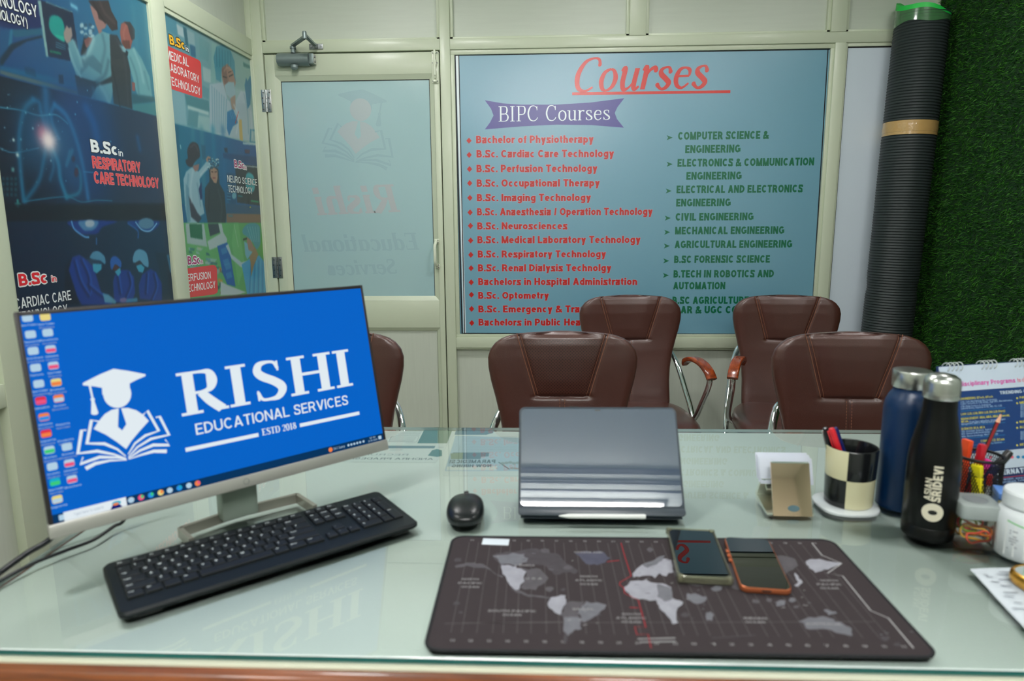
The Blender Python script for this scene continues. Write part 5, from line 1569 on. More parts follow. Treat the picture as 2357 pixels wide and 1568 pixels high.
def make_back():
    b = B()
    zs = list(np.linspace(.40, .73, 46)) + list(np.linspace(.733, .752, 8)) + list(np.linspace(.757, .90, 26)) + list(np.linspace(.905, .937, 14))
    nf, nb = 120, 40
    vs, fs = [], []
    for z in zs:
        w = back_half(z); t = interp(TT, z)
        for i in range(nf):            # front from left to right
            a = -1 + 2 * (i + .5) / nf
            x = w * math.sin(a * math.pi / 2)
            vs.append((x, yfront(x, z), z))
        for i in range(nb):            # rear from right to left
            a = 1 - 2 * (i + .5) / nb
            x = w * math.sin(a * math.pi / 2)
            q = max(1 - (abs(x) / w) ** NEXP, 0) ** (1 / NEXP)
            vs.append((x, yc(z) + t * q * .8 - .022 * (abs(x) / w) ** 2, z))
    n = nf + nb
    mi = []
    for k in range(len(zs) - 1):
        for j in range(n):
            fs.append((k * n + j, k * n + (j + 1) % n, (k + 1) * n + (j + 1) % n, (k + 1) * n + j))
            zc = (zs[k] + zs[k + 1]) / 2
            xx = vs[k * n + j][0]
            mi.append(1 if (j < nf - 1 and zc > .75 and zc < .915 and abs(xx) < .128 - .056 * (.937 - zc) / .195) else 0)
    fs.append(tuple(reversed(range(n)))); fs.append(tuple((len(zs) - 1) * n + j for j in range(n)))
    _, ff = b.add(vs, fs)
    for f, m_ in zip(ff, mi):
        f.material_index = m_
    return b
def make_chair():
    c = thing('office_chair', 'x', 'chair', (0, 0, 0), 0, 'brown leather visitor chairs')
    bo_ = make_back().done('backrest', [LEA, LEA], c, smooth=60)
    st = B()
    for sg in (-1, 1):
        pts = []
        for k in range(30):
            z = .934 - (.934 - .745) * k / 29
            x = sg * (.132 - .056 * (.937 - z) / .195)
            for off in (0,):
                pts.append((x + sg * .0045, yfront(x + sg * .0045, z) - .0004, z))
        st.tube(pts, .0011, 5)
        pts2 = [(p[0] - sg * .010, yfront(p[0] - sg * .010, p[2]) - .0002, p[2]) for p in pts]
        st.tube(pts2, .0007, 5)
    for dx in (-.0075, .0075):
        for k in range(26):            # paired stitches down the centre
            z = .735 - k * .009
            st.tube([(dx, yfront(dx, z) - .0003, z), (dx, yfront(dx, z - .006) - .0003, z - .006)], .0011, 5)
    st.done('stitching', THREAD, bo_, label='tan thread along the leather seams')
    se = B()
    def outl(a):
        x, y = superell(.238, .255, 3.6, a)
        return (x * (1.0 - .10 * max(0, y) / .255), y - .30)
    prof = [(.86, .405), (.96, .408), (1.0, .420), (1.0, .436), (.985, .452), (.93, .466), (.82, .474), (.6, .477), (.3, .474), (.02, .472)]
    se.pillow(lambda a: (outl(a)[0], outl(a)[1] + .30), prof, 96, m=Matrix.Translation((0, -.30, 0)))
    for v in se.bm.verts:              # waterfall front edge and a slight dish
        if v.co.y < -.42:
            v.co.z -= 1.6 * (-.42 - v.co.y) ** 2 * 2.2
        v.co.z -= .012 * math.exp(-((v.co.x / .12) ** 2 + ((v.co.y + .27) / .14) ** 2)) if v.co.z > .45 else 0
    se_ = se.done('seat', LEA, c, smooth=60)
    sp = B()
    sp.tube([(outl(2 * math.pi * i / 90)[0] * 1.002, outl(2 * math.pi * i / 90)[1] * 1.0, .430 - (3.4 * max(0, -.42 - outl(2 * math.pi * i / 90)[1]) ** 2)) for i in range(90)], .0026, 6, closed=True)
    sp.done('seat_piping', LEA, se_)
    for sg in (-1, 1):
        P = spline([(sg * .13, .045, .70), (sg * .165, .035, .695), (sg * .190, .0, .675), (sg * .215, -.06, .62), (sg * .236, -.13, .53), (sg * .252, -.20, .44), (sg * .262, -.28, .30), (sg * .265, -.36, .12), (sg * .265, -.385, .04), (sg * .265, -.36, .015), (sg * .265, -.25, .0135), (sg * .265, -.02, .0135), (sg * .262, .045, .0135)], 7)
        B().tube(P, .0125, 14).done('frame_tube', CHROME, c, smooth=60)
        P = spline([(sg * .262, -.400, .655), (sg * .264, -.404, .635), (sg * .262, -.385, .595), (sg * .258, -.32, .520), (sg * .254, -.265, .455), (sg * .240, -.245, .425), (sg * .205, -.245, .412), (sg * .12, -.245, .402)], 7)
        B().tube(P, .0115, 14).done('arm_tube', CHROME, c, smooth=60)
        path = spline([(sg * .203, -.232, .664), (sg * .210, -.255, .689), (sg * .225, -.30, .702), (sg * .245, -.35, .695), (sg * .260, -.395, .672), (sg * .268, -.420, .645)], 6)
        prof = [(p[0], p[1]) for p in rrect(-.021, .021, -.0095, .0095, .006, 3)]
        B().sweep(path, prof, scales=[.55 + .45 * min(1, i / 5) for i in range(len(path))]).done('armrest', ARMW, c, smooth=40)
    B().box(-.20, .20, -.28, -.25, .385, .402, .004).done('cross_bar', CHROME, c)
    B().box(-.20, .20, -.12, -.09, .385, .402, .004).done('cross_bar', CHROME, c)
    B().box(-.262, .262, .03, .055, .002, .025, .008).done('rear_bar', CHROME, c)
    B().box(-.06, .06, -.012, .002, .62, .74, .004).done('back_plate', mat('black_plastic', (24, 25, 27), rough=.4), c)
    return c
CH = make_chair()
chair_spots = [
    ((.062, 2.055, 0), 0.0, 'brown leather chair with perforated head panel, behind the tablet at the desk'),
    ((.905, 2.045, 0), math.radians(-3), 'brown leather chair at the desk, behind the checkered cup and bottles'),
    ((-.640, 2.06, 0), 0.0, 'brown leather chair mostly hidden behind the lit monitor'),
    ((.388, 3.05, 0), math.radians(1.5), 'brown leather chair by the back wall under the last red course lines'),
    ((1.068, 3.04, 0), math.radians(-7), 'brown leather chair by the back wall nearest the rolled turf'),
]
for i, (loc, rz, lab) in enumerate(chair_spots):
    if i == 0:
        CH.location = loc; CH.rotation_euler = (0, 0, rz); CH['label'] = lab
        bk_ = [ch for ch in CH.children if ch.name.startswith('backrest')][0]
    else:
        dup(CH, lab, loc, rz)
bk_.material_slots[1].link = 'OBJECT'
bk_.material_slots[1].material = LEAP
# ---------------------------------------------------------------- the desk
ZT = 0.763                     # upper face of the glass
TX0, TX1, TY0, TY1 = -.770, 1.30, .717, 1.610
dk = thing('office_desk', 'wide office desk with a pale top and brown wooden edge under a glass sheet', 'desk', (.26, 1.16, 0))
B().box(TX0, TX1, TY0, TY1, .726, .7545, .002).done('desk_top', mat('pale_laminate', (206, 218, 212), rough=.45, var=.03, vscale=4), dk, world=True)
DW = wood('desk_wood', (72, 33, 9), (120, 61, 18), rough=.34, coat=.2, scale=(2, 26, 26))
eb = B()
path = [(TX0 - .02, TY0 - .016, 0), (TX1 + .02, TY0 - .016, 0)]
prof = [(-.016, .690), (.012, .690), (.0145, .72), (.0145, .738), (.008, .7475), (-.004, .7505), (-.016, .7505)]
eb.add([(TX0 - .012, TY0 - .0105 - (a + .016) * .75, b_) for a, b_ in prof] + [(TX1 + .012, TY0 - .0105 - (a + .016) * .75, b_) for a, b_ in prof],
       [tuple(range(len(prof))), tuple(range(2 * len(prof) - 1, len(prof) - 1, -1))] + [(i, (i + 1) % len(prof), len(prof) + (i + 1) % len(prof), len(prof) + i) for i in range(len(prof))])
eb.done('front_edge', DW, dk, world=True, smooth=50)
B().box(TX0, TX1, TY0 - .010, TY0 - .0005, .700, .7535, .0008).done('edge_strip', mat('edge_cream', (196, 196, 176), rough=.4, var=.03), dk, world=True)
B().box(TX0 - .012, TX0 - .001, TY0, TY1, .70, .7545, .003).done('side_edge', DW, dk, world=True)
B().box(TX1 + .001, TX1 + .012, TY0, TY1, .70, .7545, .003).done('side_edge', DW, dk, world=True)
B().box(TX0 + .02, TX0 + .05, TY0 + .03, TY0 + .62, 0, .725).done('side_panel', DW, dk, world=True)
B().box(TX1 - .05, TX1 - .02, TY0 + .03, TY0 + .62, 0, .725).done('side_panel', DW, dk, world=True)
B().box(TX0 + .05, TX1 - .05, TY0 + .55, TY0 + .57, .18, .725).done('modesty_panel', DW, dk, world=True)

# sheets lying between the desk top and the glass
PAPER = mat('sheet_paper', (198, 210, 206), rough=.7, var=.015)
INKD = mat('sheet_ink', (84, 104, 112), rough=.7, var=0); INKG = mat('sheet_grey_ink', (140, 158, 160), rough=.7, var=0)
TEAL = mat('sheet_teal', (72, 122, 126), rough=.7, var=.05); SLATE = mat('sheet_slate', (96, 128, 140), rough=.7, var=.05)
OLIVE = mat('sheet_olive', (118, 140, 122), rough=.7, var=0); PALEB = mat('sheet_pale_blue', (160, 186, 196), rough=.7, var=.05)
ZP = .7549
def Z4p(x, y): return (880 + x / 5.228, 960 + y / 5.2267)
def under(pr, name, th, **kw): return pr.done(name, th, **kw)
t = thing('printed_letter', 'printed letter with a teal photo under the glass at the far edge beside the monitor', 'paper', (-.40, 1.49, ZP), 0, 'papers under the glass')
pr = Print((0, 0, ZP), (1, 0, 0), (0, 1, 0), lift=.00004)
B().prism([(-.590, 1.385), (-.226, 1.385), (-.210, 1.604), (-.590, 1.604)], .7546, ZP).done('sheet', PAPER, t, world=True)
pr.poly([Z4p(505, 153), Z4p(845, 153), Z4p(778, 318), Z4p(420, 318)], TEAL, 1)
pr.poly([Z4p(665, 153), Z4p(845, 153), Z4p(778, 318), Z4p(665, 318)], OLIVE, 2)
pr.poly([Z4p(40, 345), Z4p(640, 348), Z4p(625, 378), Z4p(60, 378)], SLATE, 1)
pr.poly([Z4p(548, 465), Z4p(600, 400), Z4p(660, 386), Z4p(716, 402), Z4p(718, 470), Z4p(660, 482)], TEAL, 1)
for k, y in enumerate((178, 192, 206, 221)):
    pr.line([Z4p(250 - 30 * k, y), Z4p(480 - 10 * k, y)], .0016, INKG, 1)
for k, y in enumerate((252, 266, 280, 293)):
    pr.line([Z4p(110 - 10 * k, y), Z4p(410 - 12 * k, y)], .0013, INKG, 1)
pr.line([Z4p(110, 236), Z4p(440, 236), Z4p(412, 300), Z4p(75, 300), Z4p(110, 236)], .001, INKG, 1)
pr.line([Z4p(280, 312), Z4p(400, 312)], .001, INKG, 1); pr.line([Z4p(90, 398), Z4p(245, 396)], .0014, INKG, 1); pr.line([Z4p(665, 365), Z4p(735, 365)], .001, INKG, 1)
pr.text('ANDHRA PRADESH STATE LEVEL', (-.235, 1.402), (-.56, 1.402), INKD, 1, cap=-.012, px=False, bold=.07)
pr.text('RECRUITMENT', (-.295, 1.428), (-.47, 1.428), INKG, 1, cap=-.012, px=False, bold=.07)
pr.done('print', t)
t = thing('job_flyer', 'pale blue job flyer reading NOW HIRING under the glass left of the tablet', 'flyer', (-.09, 1.45, ZP), 0, 'papers under the glass')
B().prism([(-.200, 1.310), (.055, 1.314), (.060, 1.604), (-.210, 1.604)], .7546, ZP).done('sheet', PAPER, t, world=True)
pr = Print((0, 0, ZP), (1, 0, 0), (0, 1, 0), lift=.00004)
pr.poly([Z4p(752, 650), Z4p(1850, 650), Z4p(1850, 260), Z4p(1500, 245), Z4p(880, 225)], PALEB, 1)
pr.poly([Z4p(885, 158), Z4p(1350, 158), Z4p(1330, 195), Z4p(1250, 215), Z4p(870, 215)], SLATE, 1)
pr.poly([Z4p(850, 428), Z4p(1285, 428), Z4p(1280, 475), Z4p(1190, 480), Z4p(1180, 508), Z4p(828, 508)], SLATE, 2)
pr.poly([Z4p(820, 440), Z4p(975, 430), Z4p(965, 508), Z4p(825, 508)], OLIVE, 3)
pr.poly([Z4p(770, 642), Z4p(780, 596), Z4p(1388, 594), Z4p(1368, 620), Z4p(1380, 642)], PAPER, 2)
a = pr.px(*Z4p(1310, 604)); b_ = pr.px(*Z4p(832, 606))
pr.text('NOW HIRING', a, b_, INKD, 4, cap=-.016, px=False, bold=.12)
a = pr.px(*Z4p(1358, 556)); b_ = pr.px(*Z4p(806, 558))
pr.text('PARAMEDICS!', a, b_, INKD, 4, cap=-.021, px=False, bold=.11)
for k in range(10):
    y = 240 + 19 * k
    pr.line([Z4p(960 - 6 * k, y), Z4p(1620, y)], .0009, INKG, 3)
pr.line([Z4p(1400, 545), Z4p(1530, 632)], .0014, INKD, 3); pr.line([Z4p(1540, 615), Z4p(1640, 625)], .005, INKG, 3)
for k in range(5):
    pr.ell(*Z4p(1450 + 45 * k, 560 - 6 * (k % 3)), 5, 3, INKG, 3)
pr.done('print', t)

GLASS = clear('glass_face', (.93, .965, .945), 1.0, 0.0, 1.5)
g = B()
x0, x1, y0, y1, z0, z1 = TX0 - .002, TX1 + .002, TY0 - .002, TY1 + .002, .7552, ZT
ch = .0012
g.add([(x0 + ch, y0 + ch, z1), (x1 - ch, y0 + ch, z1), (x1 - ch, y1 - ch, z1), (x0 + ch, y1 - ch, z1)], [(0, 1, 2, 3)], 0)
lo = [(x0, y0, z0), (x1, y0, z0), (x1, y1, z0), (x0, y1, z0)]; hi = [(p[0], p[1], z1 - ch) for p in lo]; up = [(x0 + ch, y0 + ch, z1), (x1 - ch, y0 + ch, z1), (x1 - ch, y1 - ch, z1), (x0 + ch, y1 - ch, z1)]
_, gf = g.add(lo + hi, [(k, (k + 1) % 4, 4 + (k + 1) % 4, 4 + k) for k in range(4)], 3)
gf[0].material_index = 1
g.add(hi + up, [(k, (k + 1) % 4, 4 + (k + 1) % 4, 4 + k) for k in range(4)], 3)
g.add(list(reversed(lo)), [(0, 1, 2, 3)], 2)
gs = g.done('glass_sheet', [GLASS, mat('glass_edge', (6, 84, 82), rough=.12, spec=.5, var=.35, vscale=9), passthrough('glass_underside'), mat('glass_edge_highlight', (205, 222, 214), rough=.15, spec=.7, var=.1, coat=.5)], None, smooth=0, recalc=False)  # pale far edge and chamfers have their bright highlight put into the colour
tag(gs, 'clear greenish glass sheet covering the whole desk top', 'glass top')

# ---------------------------------------------------------------- monitor
YAW, TILT = math.radians(45.2), math.radians(12.0)
MW, MH = .540, .316
MB0 = Vector((-.484, 1.041, CAMZ - .429))
BODYS = mat('monitor_silver', (152, 152, 146), rough=.35, metal=.35, var=.03)
BLACKP = mat('black_plastic', (24, 25, 27), rough=.4)
mo = thing('monitor', 'silver computer monitor with a bright blue screen showing a white emblem', 'monitor', (MB0.x, MB0.y, ZT), YAW)
tm = Matrix.Translation((0, 0, MB0.z - ZT)) @ Matrix.Rotation(-TILT, 4, 'X')     # local frame: x along the screen, z up it, -y towards the viewer
CHIN = .0195
def obj_m(b, name, mats, **kw):
    b.bm.transform(tm); return b.done(name, mats, mo, **kw)
obj_m(B().box(-MW / 2, MW / 2, .0005, .012, CHIN, MH, .002).box(-MW / 2 + .05, MW / 2 - .05, .012, .034, .04, MH - .06, .01), 'rear_housing', BLACKP)
obj_m(B().box(-MW / 2 - .0015, MW / 2 + .0015, -.0045, .014, 0, CHIN, .002), 'bottom_bezel', BODYS)
fr = B()
for q in ((-MW / 2, -MW / 2 + .0055, CHIN, MH), (MW / 2 - .0045, MW / 2, CHIN, MH), (-MW / 2 + .0055, MW / 2 - .0045, MH - .006, MH)):
    fr.box(q[0], q[1], -.0015, .0005, q[2], q[3], .0005)
obj_m(fr, 'thin_frame', mat('bezel_black', (30, 26, 28), rough=.5, var=0))
lg = B().lathe([(.0042, -.0002), (.0050, .0006), (.0042, .0006)], 24, m=Matrix.Translation((0, -.0046, CHIN / 2)) @ Matrix.Rotation(math.radians(90), 4, 'X'))
obj_m(lg, 'maker_badge', DSTEEL)
bsd = tm
sx0, sx1, sz0, sz1 = -MW / 2 + .0055, MW / 2 - .0045, CHIN, MH - .006
WM = PM[mo.name] @ tm
org = WM @ Vector((0, -.0004, 0)); ux = (WM.to_3x3() @ Vector((1, 0, 0))); uz = (WM.to_3x3() @ Vector((0, 0, 1)))
SCR = glow('screen_blue', (0, 97, 198), .84); SWH = glow('screen_white', (224, 234, 240), .84); STB = glow('screen_taskbar', (2, 50, 92), .84)
S_ = {k: glow('screen_' + k, c, .84) for k, c in dict(pale=(176, 206, 226), pink=(232, 84, 128), yellow=(228, 212, 130), red=(222, 50, 72), orange=(238, 130, 70), teal=(20, 170, 200), green=(60, 200, 120), sky=(40, 140, 226), navy=(10, 20, 110), grey=(150, 166, 186)).items()}
pr = Print(org, ux, uz, lift=.00012)
pr.poly([(sx0, sz0), (sx1, sz0), (sx1, sz1), (sx0, sz1)], SCR, 0, px=False)
pr.done('screen', mo)
# emblem
pr = Print(org, ux, uz, lift=.00012)
kq = (pr.px(392, 1020)[0] - pr.px(176, 1040)[0]) / 516
emblem(pr, lambda x, y: pr.px(*LZ((x, y))), kq, SWH, SCR)
pr.done('screen_emblem', mo, label='white emblem of a capped figure rising from an open book')
pr = Print(org, ux, uz, lift=.00012)
pr.serif('RISHI', (419, 959), (813, 887), SWH, 1, cap=(406, 860), T=.098, t=.034, track=.04)
pr.text('EDUCATIONAL SERVICES', (452, 1001.5), (802, 931), SWH, 1, cap=(449, 976), bold=.075)
pr.line([(427, 1036), (595, 1001)], .0031, SWH, 1); pr.line([(690, 979.5), (827, 951)], .0031, SWH, 1)
pr.serif('ESTD 2018', (604, 1003), (683, 986.5), SWH, 1, cap=(602, 988), T=.10, t=.04)
pr.done('screen_title', mo, label='white title RISHI EDUCATIONAL SERVICES on the blue screen')
# task bar
pr = Print(org, ux, uz, lift=.00012)
tb0, tb1 = sz0, sz0 + .0128
tbh = tb1 - tb0
pr.poly([(sx0, tb0), (sx1, tb0), (sx1, tb1), (sx0, tb1)], STB, 1, px=False)
sa = pr.px(147, 1190)[0]; sb = pr.px(292, 1160)[0]
pr.poly([(sa, tb0), (sb, tb0), (sb, tb1), (sa, tb1)], SWH, 2, px=False)
pr.text('Type here to search', (sa + .012, tb0 + .0045), (sa + (sb - sa) * .62, tb0 + .0045), S_['grey'], 3, cap=.004, px=False, bold=.06)
pr.poly([(sb - .022, tb0), (sb - .006, tb0), (sb - .010, tb0 + .006), (sb - .018, tb0 + .006)], S_['navy'], 3, px=False)
pr.ell(sb - .013, tb0 + .0075, .006, .003, S_['teal'], 4, px=False); pr.ell(sb - .014, tb0 + .0062, .004, .0018, S_['orange'], 5, px=False)
pr.poly(rrect(sx0 + .007, sx0 + .016, tb0 + .0025, tb1 - .0025, .001, 2), S_['pale'], 2, px=False)
for (x, y), c1, c2 in (((303, 1159), 'pale', None), ((326, 1153), 'pink', 'green'), ((348.5, 1147), 'sky', 'green'), ((371, 1141), 'yellow', 'orange'), ((392, 1137), 'pale', None), ((414, 1131), 'sky', 'teal'), ((436, 1125.5), 'pale', None), ((456, 1120), 'orange', 'pink')):
    u = pr.px(x, y)[0]; zc = (tb0 + tb1) / 2
    pr.ell(u, zc, .0042, .0042, S_[c1], 2, px=False)
    if c2:
        pr.ell(u + .0016, zc + .0010, .0020, .0026, S_[c2], 3, px=False)
u = pr.px(762, 1043)[0]; pr.ell(u, (tb0 + tb1) / 2, .0040, .0040, S_['orange'], 2, px=False)
pr.text('34 C Sunny', (pr.px(769, 1042)[0], tb0 + .0045), (pr.px(795, 1036)[0], tb0 + .0045), S_['pale'], 2, cap=.0042, px=False, bold=.06)
for i, x in enumerate((803, 810, 817, 824, 831, 839)):
    pr.ell(pr.px(x, 1032)[0], (tb0 + tb1) / 2, .0021, .0021, S_['pale'], 2, px=False)
pr.text('12:10', (pr.px(852, 1022)[0], tb0 + .0078), (pr.px(866, 1020)[0], tb0 + .0078), S_['pale'], 2, cap=.003, px=False, bold=.06)
pr.text('21-05-2024', (pr.px(849, 1026)[0], tb0 + .0028), (pr.px(870, 1021)[0], tb0 + .0028), S_['pale'], 2, cap=.003, px=False, bold=.06)
pr.poly(rrect(pr.px(872, 1016)[0], pr.px(879, 1015)[0], tb0 + .003, tb1 - .0035, .001, 2), S_['pale'], 2, px=False)
pr.done('task_bar', mo)
# desktop icons
ZI = lambda x, y: (x / 2.3761, 640 + y / 2.3761)
ic = [((150, 217), 'pale', None, 1), ((247, 212), 'yellow', None, 2), ((167, 308), 'pale', None, 2), ((261, 298), 'pale', None, 2), ((181, 398), 'pale', None, 2), ((277, 388), 'pale', 'pink', 2),
      ((195, 490), 'pale', None, 1), ((292, 478), 'pale', 'pink', 2), ((212, 578), 'pale', None, 2), ((307, 570), 'yellow', 'orange', 2), ((223, 670), 'red', 'pink', 1), ((321, 658), 'orange', 'pale', 2),
      ((241, 760), 'orange', 'sky', 2), ((338, 760), None, None, 2), ((252, 850), 'red', 'orange', 2), ((352, 848), None, None, 2), ((270, 940), 'pale', 'green', 2), ((366, 922), 'pale', None, 2),
      ((286, 1030), 'pale', None, 2), ((379, 1012), 'pale', 'pink', 2), ((301, 1115), 'teal', 'green', 2), ((394, 1100), 'pale', 'pink', 1), ((313, 1210), 'yellow', 'pale', 1)]
pr = Print(org, ux, uz, lift=.00012)
for (x, y), c1, c2, rows in ic:
    u, v = pr.px(*ZI(x, y))
    if c1:
        pr.poly(rrect(u - .0062, u + .0062, v - .0056, v + .0050, .0026, 3), S_[c1], 1, px=False)
        if c2:
            pr.poly(rrect(u - .0058, u + .0058, v - .0046, v + .0006, .0010, 2), S_[c2], 2, px=False)
    for r_ in range(rows):
        w_ = random.uniform(.0070, .0108)
        vv = v - .0115 - .0048 * r_
        pr.text(random.choice(['Documents', 'Admissions', 'New Folder', 'Brochure', 'Payments', 'Students', 'Reports']), (u - w_, vv), (u + w_, vv), S_['grey'] if r_ else S_['pale'], 1, cap=.0026, px=False, bold=.07)
pr.done('desktop_icons', mo)
# stand
STM = mat('stand_satin', (150, 148, 138), rough=.32, metal=.6, var=.03)
b = B().box(-.030, .030, .030, .060, .010, .20, .004)
b.done('stand_neck', mat('neck_grey', (128, 140, 130), rough=.4, metal=.2, var=.03), mo)
fo = B()
def bar(b, pts, w, h, z0=.0):
    P = [Vector((p[0], p[1], z0 + h / 2)) for p in pts]
    b.sweep(P, [(-w, -h / 2), (w, -h / 2), (w, h / 2), (-w, h / 2)])
fo_y = .062
for pts in ([(-.092, .050), (0, fo_y)], [(0, fo_y), (.108, .050)], [(-.092, .052), (-.092, -.004)], [(.108, .052), (.108, -.020)]):
    bar(fo, pts, .0035, .0165)
fo.done('stand_foot', STM, mo, smooth=20)
# cables
def cable(name, pts, r, label, mat_=None):
    t_ = B().tube(spline(pts, 10), r, 10).done(name, mat_ or mat('cable_black', (16, 20, 24), rough=.35, var=0), None, smooth=60)
    tag(t_, label, 'cable')
P_ = lambda x, y, z: on_z(x, y, ZT + z)
cable('display_cable', [tuple(P_(292, 1190, .010) + Vector((.035, .035, .12))), tuple(P_(292, 1190, .010) + Vector((.022, .022, .055))), tuple(P_(288, 1194, .012)), tuple(P_(262, 1212, .005)), tuple(P_(215, 1243, .0035)), tuple(P_(150, 1268, .0035)), tuple(P_(75, 1298, .0035)), tuple(P_(10, 1332, .0035)), tuple(P_(-60, 1372, .0035)), (-.775, .80, ZT + .0035), (-.80, .79, ZT - .02), (-.815, .785, .60), (-.82, .785, .35), (-.82, .80, .02)], .0028, 'thin black cable curving over the glass from behind the monitor')
cable('power_cable', [tuple(P_(150, 1212, .02) + Vector((.05, .05, .13))), tuple(P_(150, 1212, .02) + Vector((.02, .02, .06))), tuple(P_(128, 1228, .018)), tuple(P_(60, 1275, .010)), tuple(P_(0, 1318, .006)), (-.778, .865, ZT + .006), (-.80, .84, ZT - .02), (-.812, .83, .60), (-.82, .83, .30), (-.82, .85, .02)], .0045, 'thick black cable running off the left edge of the desk')

# ---------------------------------------------------------------- keyboard
KA = math.atan2(.282, .334)
KC = Vector((-.4155, .966))
kb = thing('keyboard', 'black full-size keyboard lying diagonally in front of the monitor', 'keyboard', (KC.x, KC.y, ZT), KA)
KW, KD_ = .437, .150
KBM = mat('keyboard_black', (14, 20, 22), rough=.45, spec=.28, var=.05, bump=.08, bscale=600)
KEYM = mat('key_black', (17, 21, 24), rough=.48, spec=.35, var=.05)
KLEG = mat('key_legend', (200, 208, 208), rough=.6, var=0)
bo = B()
ol = rrect(-KW / 2, KW / 2, -KD_ / 2, KD_ / 2, .012, 5)
def khz(y):                     # top of the case above the desk
    return .0125 + (y + KD_ / 2) / KD_ * .008
n = len(ol)
inn = rrect(-KW / 2 + .003, KW / 2 - .003, -KD_ / 2 + .003, KD_ / 2 - .003, .010, 5)
bo.add([(p[0], p[1], .003) for p in inn] + [(p[0], p[1], .006) for p in ol] + [(p[0], p[1], khz(p[1]) - .003) for p in ol] + [(p[0], p[1], khz(p[1])) for p in inn],
       [tuple(reversed(range(n))), tuple(range(3 * n, 4 * n))] + [(k * n + i, k * n + (i + 1) % n, (k + 1) * n + (i + 1) % n, (k + 1) * n + i) for k in range(3) for i in range(n)])
bo.done('keyboard_body', KBM, kb, smooth=40)
for fx in (-KW / 2 + .02, KW / 2 - .05):
    for fy in (KD_ / 2 - .02, -KD_ / 2 + .005):
        B().box(fx, fx + .03, fy, fy + .015, 0, .004).done('rubber_foot', BLACKP, kb)
U = .0182
kx0 = -KW / 2 + .0135
ky0 = -KD_ / 2 + .030          # front edge of the space bar row
rows = [ky0 + U * i for i in range(5)] + [ky0 + U * 5 + .003]
def key(x, row, w, leg, h=1.0, r_h=None):
    gap = .0011
    x0 = kx0 + x * U + gap; x1 = kx0 + (x + w) * U - gap
    y0 = rows[row] + gap; y1 = (rows[row] + U * h - gap) if row < 5 else rows[row] + U * .72 - gap
    b = B()
    zb0, zb1 = khz(y0) - .002, khz(y1) - .002
    zt0, zt1 = khz(y0) + .0036, khz(y1) + .0040
    t_ = .0017
    lo = [(x0, y0, zb0), (x1, y0, zb0), (x1, y1, zb1), (x0, y1, zb1)]
    hi = [(x0 + t_, y0 + t_, zt0), (x1 - t_, y0 + t_, zt0), (x1 - t_, y1 - t_, zt1), (x0 + t_, y1 - t_, zt1)]
    mid = [(x0 + .0003, y0 + .0003, zt0 - .001), (x1 - .0003, y0 + .0003, zt0 - .001), (x1 - .0003, y1 - .0003, zt1 - .001), (x0 + .0003, y1 - .0003, zt1 - .001)]
    b.add(lo + mid + hi, [(3, 2, 1, 0), (8, 9, 10, 11)] + [(k * 4 + i, k * 4 + (i + 1) % 4, (k + 1) * 4 + (i + 1) % 4, (k + 1) * 4 + i) for k in range(2) for i in range(4)], 0)
    for f in b.bm.faces:
        f.normal_update()
    if leg:
        cap = .0046 if len(leg) == 1 else .0030
        vs, fs = sans_shape(leg, .07)
        xm = max(v[0] for v in vs); k = cap
        wd = xm * k
        mxw = (x1 - x0 - 2 * t_) * .8
        kx = k * min(1, mxw / max(wd, 1e-6))
        oy = y1 - t_ - .0012 - cap
        dz = (zt1 - zt0) / (y1 - y0)
        b.add([(x0 + t_ + .0015 + v[0] * kx, oy + v[1] * k, zt0 + (oy + v[1] * k - y0) * dz + .00025) for v in vs], fs, 1)
    o = b.done('key', [KEYM, KLEG], kb, smooth=0, recalc=False)
KEYS = []
xx = 0
for w, l in ((1.25, 'Ctrl'), (1.25, 'Fn'), (1.25, ''), (1.25, 'Alt'), (5.75, ''), (1.25, 'Alt'), (1.5, 'Menu'), (1.5, 'Ctrl')):
    KEYS.append((xx, 0, w, l)); xx += w
xx = 0
for w, l in [(2.25, 'Shift')] + [(1, c) for c in 'ZXCVBNM,./'] + [(2.75, 'Shift')]:
    KEYS.append((xx, 1, w, l)); xx += w
xx = 0
for w, l in [(1.75, 'Caps')] + [(1, c) for c in 'ASDFGHJKL:-'] + [(2.25, 'Enter')]:
    KEYS.append((xx, 2, w, l)); xx += w
xx = 0
for w, l in [(1.5, 'Tab')] + [(1, c) for c in 'QWERTYUIOP()'] + [(1.5, '/')]:
    KEYS.append((xx, 3, w, l)); xx += w
xx = 0
for w, l in [(1, '-')] + [(1, c) for c in '1234567890-:'] + [(2, 'Bksp')]:
    KEYS.append((xx, 4, w, l)); xx += w
for i in range(13):
    KEYS.append((i * 15 / 13, 5, 15 / 13, 'Esc' if i == 0 else 'F%d' % i))
for i, l in enumerate(('Prt', 'Scr', 'Pau')): KEYS.append((15.3 + i, 5, 1, l))
for i, l in enumerate(('Ins', 'Home', 'PgUp')): KEYS.append((15.3 + i, 4, 1, l))
for i, l in enumerate(('Del', 'End', 'PgDn')): KEYS.append((15.3 + i, 3, 1, l))
KEYS.append((16.3, 1, 1, '-'))
for i in range(3): KEYS.append((15.3 + i, 0, 1, '-'))
for r_, ls in ((4, ('Num', '/', 'x')), (3, '789'), (2, '456'), (1, '123')):
    for i, l in enumerate(ls): KEYS.append((18.55 + i, r_, 1, l))
KEYS.append((21.55, 4, 1, '-'))
KEYS.append((18.55, 0, 2, '0')); KEYS.append((20.55, 0, 1, '.'))
for q in KEYS:
    key(*q)
key(21.55, 2, 1, '-', h=2.0); key(21.55, 0, 1, 'Ent', h=2.0)

